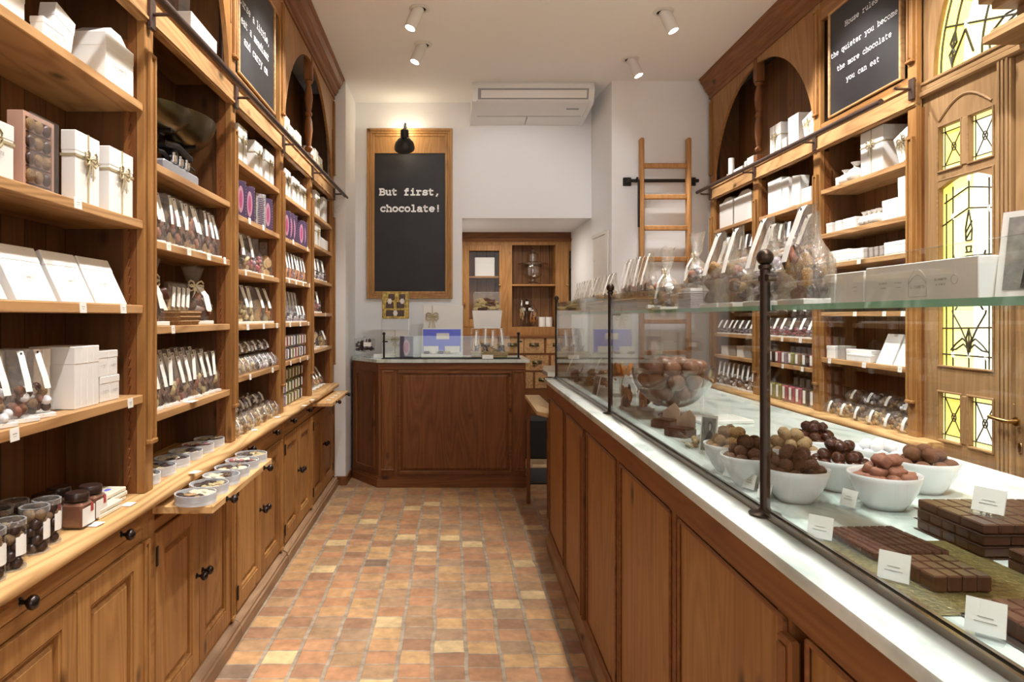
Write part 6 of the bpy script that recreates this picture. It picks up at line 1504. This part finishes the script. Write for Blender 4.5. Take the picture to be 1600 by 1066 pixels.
# glass bowl of big eggs
gbw = thing('glass_bowl', 'large clear glass footed bowl full of pinkish chocolate eggs', 'bowl')
pr = [(.0, .0), (.05, .0), (.05, .004), (.016, .010), (.016, .028)]+[(.140*math.sin(t), .168-.140*math.cos(t)) for t in [PI*.05+PI*.45*i/12 for i in range(13)]]
pr += [(.1365*math.sin(t), .1685-.1365*math.cos(t)) for t in [PI*.5-PI*.5*i/12 for i in range(13)]]
part('glass_body', G().shell(pr, 48), M['jar'], gbw, 60); put(gbw, 'W', .775, 2.39, MT+EPS)
def egg():
    g = G(); g.sph((0, 0, 0), .034, 18, 12, (.78, .78, 1)); g.v = [(x*(1-.16*z/.034), y*(1-.16*z/.034), z) for x, y, z in g.v]; o = lone('chocolate_egg', g, plain_cache('pink_egg', (.26, .12, .075), .3), 70)
    part('gold_bow', G().tube([(0, -.026, .0), (-.008, -.031, .008), (0, -.028, .001), (.008, -.031, .008), (0, -.026, 0)], .0018, 5), M['gold'], o); return o
for (rr_, zz, n_) in ((.0, .062, 1), (.055, .085, 5), (.088, .125, 8), (.03, .13, 3), (.085, .172, 8), (.035, .182, 4)):
    for k in range(n_):
        a = 2*PI*k/n_+zz*30; o = inst('egg', egg); o.matrix_world = Matrix.Translation((.775+rr_*math.cos(a), 2.39+rr_*math.sin(a), MT+zz)) @ Matrix.Rotation(a+1, 4, 'Z') @ Matrix.Rotation(1.2, 4, 'X')
        tag(o, 'pinkish chocolate egg piled in the large clear glass bowl', 'egg', 'chocolate eggs in the glass bowl')
# cards, boxes around
def photo_card(w_, h_, seed):
    r = thing('photo_card'); part('card', G().box(-w_/2, w_/2, 0, .0015, 0, h_), M['paper'], r); rnd = random.Random(seed)
    g = G(); y = -.0006
    g.add([(-w_*.42, y, h_*.1), (w_*.42, y, h_*.1), (w_*.42, y, h_*.93), (-w_*.42, y, h_*.93)], [(0, 1, 2, 3)]); part('grey_ground', g, M['greyc3'], r)
    g = G(); n = 14; cx = w_*.08
    body = [(cx-w_*.30, h_*.12), (cx+w_*.34, h_*.12), (cx+w_*.34, h_*.3), (cx+w_*.16, h_*.56), (cx+w_*.02, h_*.62), (cx-w_*.12, h_*.56), (cx-w_*.28, h_*.34)]
    g.add([(x, y-.0005, z) for x, z in body], [tuple(range(len(body)))]); g.add([(cx+w_*.15*math.cos(2*PI*i/n), y-.0006, h_*.72+h_*.13*math.sin(2*PI*i/n)) for i in range(n)], [tuple(range(n))]); part('dark_figure', g, M['blackink'], r)
    g = G(); g.add([(cx+w_*.01+w_*.085*math.cos(2*PI*i/n), y-.0010, h_*.70+h_*.09*math.sin(2*PI*i/n)) for i in range(n)], [tuple(range(n))]); part('pale_face', g, M['greyc4'], r)
    return r
M['greyc3'] = plain('photo_grey', (.30, .29, .26), .5, noise=.5, nscale=50); M['greyc4'] = plain('photo_pale', (.55, .54, .49), .5)
o = photo_card(.048, .10, 1); put(o, 'W', .64, 1.71, MT+EPS, RZ+.55, 1, -.12); tag(o, 'black and white photo card standing beside the golden truffle bowl', 'photo')
o = photo_card(.05, .10, 2); put(o, 'W', .61, 2.93, MT+EPS, RZ+.3, 1, -.25); tag(o, 'photo card leaning back near the far glass pane post', 'photo')
o = photo_card(.10, .105, 3); put(o, 'W', .660, .765, GZ+EPS, RZ+.35, (.95, 1, 1.0), -.16); tag(o, 'large black and white photo card standing on the upper glass shelf', 'photo')
def pxw(x, y, z=MT): yy_ = (H-z)*FPX/(y-Y0); return (x-X0)*yy_/FPX, yy_
x, y = pxw(1130, 662); o = lone('flat_box', G().box(-.09, .09, -.07, .07, 0, .012, .002), M['whiteg']); put(o, 'W', x, y+.05, MT+EPS, .1); tag(o, 'flat white box lying on the marble behind the truffle bowls', 'box')
o = thing('chocolate_tray', 'flat box lid with dark chocolate sheets lying behind the golden truffles', 'chocolate'); part('tray', G().box(-.07, .07, -.05, .05, 0, .012, .002), M['whiteg'], o); part('chocolate_sheet', G().box(-.064, .064, -.044, .044, .0121, .016, .002), M['choc3'], o); put(o, 'W', .76, 1.72, MT+EPS, .25)
for i, (xx, yy_) in enumerate(((1030, 668), (1052, 682))):
    x, y = pxw(xx, yy_); o = thing('open_chocolate_box', ('open card box of chocolate bars nearer the glass bowl', 'open card box of chocolate bars nearer the photo card')[i], 'box', 'open boxes of chocolate bars')
    part('tray', G().box(-.035, .035, -.03, .03, 0, .022, .002), M['brownc'] if 'brownc' in M else M['choc'], o); g = G(); g.prism([(-.03, .022), (.03, .022), (.03, .055), (.012, .075), (-.03, .045)], .031, .034, 'y'); part('lid', g, plain_cache('buff_card', (.55, .40, .30), .6), o)
    part('chocolate', G().box(-.031, .031, -.026, .026, .0221, .026, .002), M['choc'], o); put(o, 'W', x+.02, y, MT+EPS, RZ+.7)
x, y = pxw(1085, 700); o = inst(('bark', 22, 'z'), lambda: bag('pasta', seed=22, tied=True, w_=.07, d_=.05, h_=.09, fill=.35)); put(o, 'W', x+.03, y+.02, MT+EPS, RZ, (1, 1, .8), 1.2); tag(o, 'small bow-tied bag lying on the marble beside the photo card', 'bag of sweets')
for (xx, yb_, key, sd, sc3, lab) in ((973, 640, 'orange', 31, (.9, 1, 1.0), 'upright bag of chocolate dipped orange sticks on the marble'), (1000, 640, 'orange', 32, (.9, 1, .9), 'second bag of orange sticks, beside the glass bowl'),
        (893, 600, 'dark', 33, (1.4, 1.4, .9), 'dark sweets in a bag at the far end of the marble counter'), (915, 606, 'truffle', 34, (1.4, 1.4, 1.0), 'bag of truffles near the far end of the marble counter'), (935, 604, 'bark', 35, (1.5, 1.5, .9), 'bag of chocolate bark behind the leaning photo card')):
    x, y = pxw(xx, yb_); o = inst((key, sd), lambda: bag(key, seed=sd, fill=.5)); put(o, 'W', x+.02, y, MT+EPS, RZ, sc3); tag(o, lab, 'bag of sweets')
o = inst(('pb', 'purple'), lambda: None); x, y = pxw(1008, 645); put(o, 'W', .80, 2.68, MT+EPS, RZ, (.7, .7, .6)); tag(o, 'small purple box beside the large glass bowl on the marble', 'box')
cs = thing('cake_stand', 'small white stand with orange sweets near the far end of the marble', 'stand'); part('foot', G().lathe([(.04, 0), (.04, .004), (.008, .01), (.008, .075), (.02, .08)], 20), M['jar'], cs, 40); part('plate', G().lathe([(.02, .08), (.09, .084), (.092, .09), (0, .088)], 28), M['marbw'], cs, 40)
g, mm = blobs('slices', .12, .12, .05, random.Random(3), 16); g.xf(Matrix.Translation((0, 0, .088))); part('sweets', g, mm, cs, 50); put(cs, 'W', .74, 2.98, MT+EPS)

# ---- on the upper glass shelf
def shelfbox(ya, yb2, h_, lab, prints):
    r = thing('white_box', lab, 'box', 'long white boxes on the upper glass shelf'); w_ = yb2-ya
    part('box_body', G().box(-w_/2, w_/2, 0, .07, 0, h_, .001), M['whiteg'], r)
    g = G()
    for (u0, uw, kind_) in prints:
        P = lambda u, w, z: (u, -.0008-w, z)
        if kind_ == 'crest':
            for (a, b) in ((0, 1.0), (.12, .72)): g.tube([(u0+uw*(-.5+i/10), -.0006, h_*.15+h_*.42*b+h_*.25*math.sin(PI*i/10)*(1-a)) for i in range(11)], .0003, 4)
            g.tube([(u0-uw/2, -.0006, h_*.57), (u0-uw/2, -.0006, h_*.12), (u0+uw/2, -.0006, h_*.12), (u0+uw/2, -.0006, h_*.57)], .0003, 4)
            text(g, 'ELISABETH', P, u0-uw*.42, h_*.34, uw*.84/5.4, .1, 1, 0)
        elif kind_ == 'ring': g.tube([(u0+uw*math.cos(2*PI*i/14), -.0006, h_*.5+uw*math.sin(2*PI*i/14)) for i in range(15)], .0003, 4)
        else: text(g, 'ELISABETH', P, u0-uw/2, h_*.5, uw/5.4, .12, 1, 0); text(g, 'ELISABETH', P, u0-uw*.4, h_*.38, uw*.8/5.4, .12, 1, 0)
    part('print', g, M['greyc'], r); put(r, 'R', .615, (ya+yb2)/2, GZ+EPS); return r
shelfbox(1.140, 1.225, .050, 'short white box, farthest from the photo card of three on glass shelf', [(.02, .012, 'text')])
shelfbox(1.058, 1.135, .050, 'white box in the middle of three on the upper glass shelf', [(.015, .012, 'text')])
shelfbox(.825, 1.053, .053, 'longest white printed box beside the photo card on the upper glass shelf', [(-.07, .018, 'text'), (-.035, .014, 'text'), (.005, .036, 'crest'), (.05, .022, 'text'), (.075, .006, 'ring')])
big = [(1.20, .60, 'bark'), (1.30, .66, 'dark'), (1.355, .60, 'dark'), (1.44, .655, 'bark'), (1.51, .605, 'truffle'), (1.60, .60, 'bark'), (1.68, .655, 'bark')]
for i, (y, v, key) in enumerate(big):
    o = inst((key, 'big', i % 3), lambda: bag(key, seed=40+i, w_=.098, d_=.06, h_=.175, fill=.48, n=18, fm='film2')); put(o, 'R', v, y, GZ+EPS, R.uniform(-.15, .15), 1, 0); tag(o, f'large tagged bag of chocolates on the upper glass shelf, {ORDN[i]} from camera', 'bag of sweets', 'large tagged bags on the upper glass shelf')
for i, (px_, key) in enumerate(((1087, 'truffle'), (1042, 'truffle'))):
    y = .63*FPX/(px_-723); zz = GZ+(.047 if i == 0 else 0); o = inst((key, 'tied', i), lambda: bag(key, seed=50+i, w_=.10, d_=.08, h_=.20, fill=.38, tied=True, fm='film2')); put(o, 'R', .63, y, zz+EPS, 0, .78 if i == 0 else .95); tag(o, f'bow-tied cellophane bag on the upper glass shelf, {ORDN[i]} from camera', 'bag of sweets', 'bow-tied bags on the upper glass shelf')
o = thing('biscuit_stack', 'wrapped stack of thin lilac biscuits under the nearer bow-tied bag on glass shelf', 'biscuits'); g = G()
for k in range(9): g.box(-.052, .052, -.035, .035, k*.005, k*.005+.0042, .0012)
part('biscuits', g, plain_cache('lilac_biscuit', (.50, .42, .46), .6), o); part('wrapping', G().box(-.055, .055, -.038, .038, 0, .0462, .003), M['film'], o); put(o, 'R', .63, .63*FPX/(1087-723), GZ+EPS)
o = inst(('egg', 'tiedx'), lambda: bag('dark', seed=77, w_=.12, d_=.10, h_=.24, fill=.4, tied=True, fm='film2', tagc=False)); put(o, 'W', .86, 2.86, MT+EPS, RZ); tag(o, 'tall bow-tied bag of dark chocolates behind the orange stick bags', 'bag of sweets')
# white packets and tagged bags in long baskets further on
for i in range(3):
    o = gbox(.045, .08, .055); o.name = 'white_box'; put(o, 'R', .60, 1.83+i*.05, GZ+EPS) if 0 else put(o, 'R', .71, 1.80+i*.055, GZ+EPS); tag(o, f'plain white box behind the bow-tied bags on glass shelf, {ORDN[i]} from camera', 'box', 'plain white boxes on the glass shelf')
for k, (ya, yb2) in enumerate(((2.22, 2.62), (2.75, 3.25), (3.3, 3.75))):
    o = lone('basket', basket(yb2-ya, .11, .045, 'wicker'), M['straw'] if k else M['wicker']); put(o, 'R', .62, (ya+yb2)/2, GZ+EPS); tag(o, f'long low basket on the upper glass shelf, {ORDN[k]} from camera', 'basket', 'long baskets on the upper glass shelf')
    n_ = 6
    for j in range(n_):
        y = ya+.04+(yb2-ya-.08)*j/(n_-1); key = ('bark', 'nuts', 'dark')[k]
        o = inst((key, 'bk', j % 3), lambda: bag(key, seed=60+j, w_=.07, d_=.05, h_=.16, fill=.42, fm='film2')); put(o, 'R', .62, y, GZ+.0065, R.uniform(-.2, .2), (1, 1, 1.15 if k == 0 else .95)); tag(o, f'tagged bag in the {ORDN[k]} long basket on glass shelf, {ORDN[j]} from camera', 'bag of sweets', 'tagged bags in the long baskets')

# ================================================================ ON THE CASH DESK
def pd(x, Y=5.45): return (x-X0)*Y/FPX
cj = thing('candy_jar', 'clear footed jar of dark berries with a tag, at the corner of the cash desk', 'jar')
part('glass_body', G().lathe([(.055, 0), (.055, .004), (.012, .012), (.012, .045), (.05, .052), (.088, .06), (.09, .13), (.088, .165), (.03, .175), (.012, .18), (.022, .20), (.012, .215), (0, .216)], 28), M['jar'], cj, 50)
g = G(); rnd = random.Random(9)
for i in range(70): a, q = rnd.uniform(0, 6.28), math.sqrt(rnd.random())*.072; g.sph((q*math.cos(a), q*math.sin(a), .065+rnd.random()*.085), .012, 7, 5, mi=0)
part('berries', g, plain_cache('dark_berry', (.05, .012, .018), .3), cj, 50); part('hang_tag', G().box(-.0, .065, -.094, -.092, .10, .135), M['paper'], cj); put(cj, 'W', pd(570, 5.52), 5.52, DZ+EPS, 0, .93)
r = thing('riser', 'clear acrylic stand carrying the gold chocolate box on the desk', 'stand'); xa, xb = pd(596), pd(639)
part('plate', G().box(xa, xb, 5.44, 5.52, 1.293, 1.297), M['acryl'], r); part('front_leg', G().box(xa, xa+.004, 5.44, 5.52, DZ+EPS, 1.293), M['acryl'], r); part('back_leg', G().box(xb-.004, xb, 5.44, 5.52, DZ+EPS, 1.293), M['acryl'], r)
gb_ = thing('gold_chocolate_box', 'gold patterned box with six chocolates standing on a clear riser', 'box'); wg, hg_ = .215, .215
M['goldpat'] = plain('gold_pattern', (.50, .36, .10), .4, .6, noise=.7, nscale=45)
part('box_body', G().box(-wg/2, wg/2, 0, .03, 0, hg_, .003), M['goldpat'], gb_)
g = G(); g2 = G()
for i in range(2):
    for j in range(3): g.box(-.075+i*.085+(.02 if j == 2 else 0), -.015+i*.085+(.01 if j == 2 else 0), -.008, -.0002, .02+j*.065, .068+j*.065, .004); 
part('chocolates', g, M['choc'], gb_)
for (cx, cz) in ((-.045, .14), (.055, .14), (.0, .045)): g2.add([(cx+.02*math.cos(PI*k/3), -.0088, cz+.024*math.sin(PI*k/3)) for k in range(6)], [tuple(range(6))])
part('white_seal', g2, M['white'], gb_); put(gb_, 'W', pd(617.5), 5.47, 1.2975)
o = gbox(.21, .06, .22, 'gold', .012); o.name = 'gift_box'; put(o, 'W', pd(616, 5.5), 5.58, DZ+EPS); tag(o, 'white gift box with bow standing on the desk under the gold box', 'gift box')
o = gbox(.17, .05, .03); o.name = 'white_box'; put(o, 'W', pd(600, 5.42), 5.44, DZ+EPS); tag(o, 'low white box lying near the post at the desk corner', 'box')
o = purple_box(.105, .03, .175); put(o, 'W', pd(635, 5.36), 5.36, DZ+EPS); tag(o, 'purple box with pink oval standing on the cash desk', 'box')
ob = thing('open_gift_box', 'open box of chocolates with bright blue lid lining on the cash desk', 'box'); xb0, xb1 = pd(658, 5.42), pd(722, 5.42); wb = xb1-xb0
part('tray', G().box(-wb/2, wb/2, 0, .16, 0, .032, .002), M['whiteg'], ob)
g = G(); g.box(-wb/2, wb/2, 0, .012, 0, .205, .002); g.xf(Matrix.Translation((0, .165, .03)) @ Matrix.Rotation(-.10, 4, 'X')); part('lid', g, M['whiteg'], ob)
g = G(); g.box(-wb/2+.008, wb/2-.008, -.003, 0, .012, .197, .001); g.xf(Matrix.Translation((0, .165, .03)) @ Matrix.Rotation(-.10, 4, 'X')); part('blue_lining', g, M['blue'], ob)
g = G(); g.box(-.045, .06, -.006, -.0032, .115, .165); g.xf(Matrix.Translation((0, .165, .03)) @ Matrix.Rotation(-.10, 4, 'X')); part('label', g, M['paper'], ob)
for i in range(5):
    for j in range(2): part('chocolate', G().box(-wb/2+.02+i*.056, -wb/2+.066+i*.056, .02+j*.07, .075+j*.07, .0325, .055, .005), M[('choc', 'white', 'chocd', 'gold', 'white')[(i+j*2) % 5]], ob)
for i, s_ in enumerate((-1, 1)):
    g = G(); g.box(-.06, .06, -.001, .001, 0, .05); g.xf(Matrix.Translation((s_*.085, .03, .045)) @ Matrix.Rotation(-.2, 4, 'X')); part('menu_card', g, M['paper'], ob)
put(ob, 'W', (xb0+xb1)/2, 5.42, DZ+EPS)
o = gbox(wb+.0, .05, .42, None, None); o.name = 'gift_box'; put(o, 'W', (xb0+xb1)/2+.01, 5.64, DZ+EPS); tag(o, 'tall white gift box with cream bow behind the open blue box', 'gift box'); part('bow', bowg((-.09, -.003, .33), 2.2), M['gold'], o, 50); part('ribbon', G().box(-.094, -.086, -.0022, 0, 0, .42), M['gold'], o)
o = lone('basket', basket(.30, .12, .055, 'straw'), M['straw']); xk = pd(765, 5.42); put(o, 'W', xk, 5.42, DZ+EPS); tag(o, 'pale straw basket of small bags at the end of the cash desk', 'basket')
for i, (dx, key, h_) in enumerate(((-.10, 'truffle', 1.35), (-.035, 'lilac', 1.5), (.03, 'pasta', 1.35), (.095, 'nuts', 1.45))):
    o = inst((key, 'dk'), lambda: bag(key, seed=70+i, w_=.062, d_=.05, h_=.16, fill=.45)); put(o, 'W', xk+dx, 5.42, DZ+.008, 0, (1, 1, h_)); tag(o, f'small bag in the straw basket on the cash desk, {ORDN[i]} from the blue box', 'bag of sweets', 'bags in the straw basket')
r = thing('riser', 'clear acrylic stand carrying the tall white bag holder', 'stand'); xa, xb = pd(736, 5.6), pd(786, 5.6)
part('plate', G().box(xa, xb, 5.55, 5.66, 1.215, 1.219), M['acryl'], r); part('front_leg', G().box(xa, xa+.004, 5.55, 5.66, DZ+EPS, 1.215), M['acryl'], r); part('back_leg', G().box(xb-.004, xb, 5.55, 5.66, DZ+EPS, 1.215), M['acryl'], r)
o = thing('display_box', 'white open carton holding gold and clear bags, raised above the straw basket', 'box'); wq = xb-xa-.02
part('carton', G().prism([(-wq/2+.015, 0), (wq/2-.015, 0), (wq/2, .145), (-wq/2, .145)], 0, .09, 'y'), M['whiteg'], o)
g = G(); g.box(-wq*.46, wq*.46, .06, .085, .14, .30, .01); part('wrapping', g, M['film2'], o)
g, mm = blobs('nuts', wq*.28, .05, .09, random.Random(4), 22); g.v = [(x*2.6, y, z) for x, y, z in g.v]; g.xf(Matrix.Translation((0, .045, .15))); part('sweets', g, mm, o, 50); put(o, 'W', (xa+xb)/2, 5.56, 1.2195)
o = standcard('white card lying at the front edge of the desk below the straw basket', pd(762, 5.30), 5.285, DZ, .085, .03, -RZ, 'card', 'desk cards')
bs = thing('bread_knife', None, None) if 0 else None

# ================================================================ IN THE DRESSER
z = PX(0, 444)[1]; xc = PX(835, 0)[0]
o = thing('glass_urn', 'clear glass lidded urn on the dresser shelf in the back room', 'jar'); part('glass_body', G().lathe([(.07, 0), (.07, .006), (.02, .03), (.02, .045), (.075, .075), (.085, .13), (.075, .17), (.13, .175), (.13, .18), (.07, .185), (.05, .20), (.05, .26), (.02, .28), (.03, .30), (.0, .315)], 26), M['jar'], o, 50); put(o, 'W', xc, YR+.14, z+EPS, 0, 1.2)
zb1 = PX(0, 511)[1]
for i, (px_, cmat, lab, s_) in enumerate(((817, 'slices', 'slender glass jar of mixed fruit sweets in the dresser', (.55, .55, 1.25)), (835, 'orange', 'glass jar of orange sweets in the dresser beside white candles', (.7, .7, 1.0)))):
    o = thing('sweet_jar', lab, 'jar'); part('glass_body', G().lathe([(.05, 0), (.05, .004), (.012, .015), (.014, .035), (.06, .07), (.066, .12), (.05, .155), (.03, .165), (.018, .19), (0, .20)], 22), M['jar'], o, 50)
    g, mm = blobs(cmat, .09, .09, .09, random.Random(i), 20); g.xf(Matrix.Translation((0, 0, .05))); part('sweets', g, mm, o, 50); put(o, 'W', PX(px_, 0)[0], YR+.10, zb1+EPS, 0, (s_[0]*1.1, s_[1]*1.1, s_[2]*1.15))
for i, px_ in enumerate((849, 860)): o = lone('candle', G().lathe([(.035, 0), (.035, .10), (0, .10)], 22), M['white'], 40); put(o, 'W', PX(px_, 0)[0], YR+.10, zb1+EPS); tag(o, ('white pillar candle in the dresser, beside the orange sweets', 'white pillar candle in the dresser, next to the frame post')[i], 'candle', 'white candles in the dresser')
o = thing('tiered_stand', 'small two-tier stand with round white bottles in the dresser', 'stand'); part('pole', G().lathe([(.05, 0), (.03, .03), (.008, .04), (.008, .16), (.075, .165), (.075, .17), (0, .171)], 20), M['jar'], o, 40)
for dx, dz in ((-.035, .171), (.035, .171), (0, .245)): part('bottle', G().lathe([(.03, 0), (.03, .05), (.012, .06), (.012, .072), (0, .074)], 16, (dx, 0, dz)), M['gloss'], o, 50); part('bottle_label', G().box(dx-.018, dx+.018, -.032, -.030, dz+.012, dz+.045), M['paper'], o)
put(o, 'W', PX(826, 0)[0], YR+.18, zb1+EPS, 0, .9)
o = gbox(.20, .06, .19); o.name = 'white_box'; put(o, 'W', PX(758, 0)[0], YR+.08, PX(0, 431)[1]+EPS); tag(o, 'white box behind the glazed dresser door nearer the desk', 'box')
o = gbox(.14, .06, .10); o.name = 'white_box'; put(o, 'W', PX(905, 0)[0], YR+.08, PX(0, 419)[1]+EPS); tag(o, 'white box behind the other glazed dresser door', 'box')
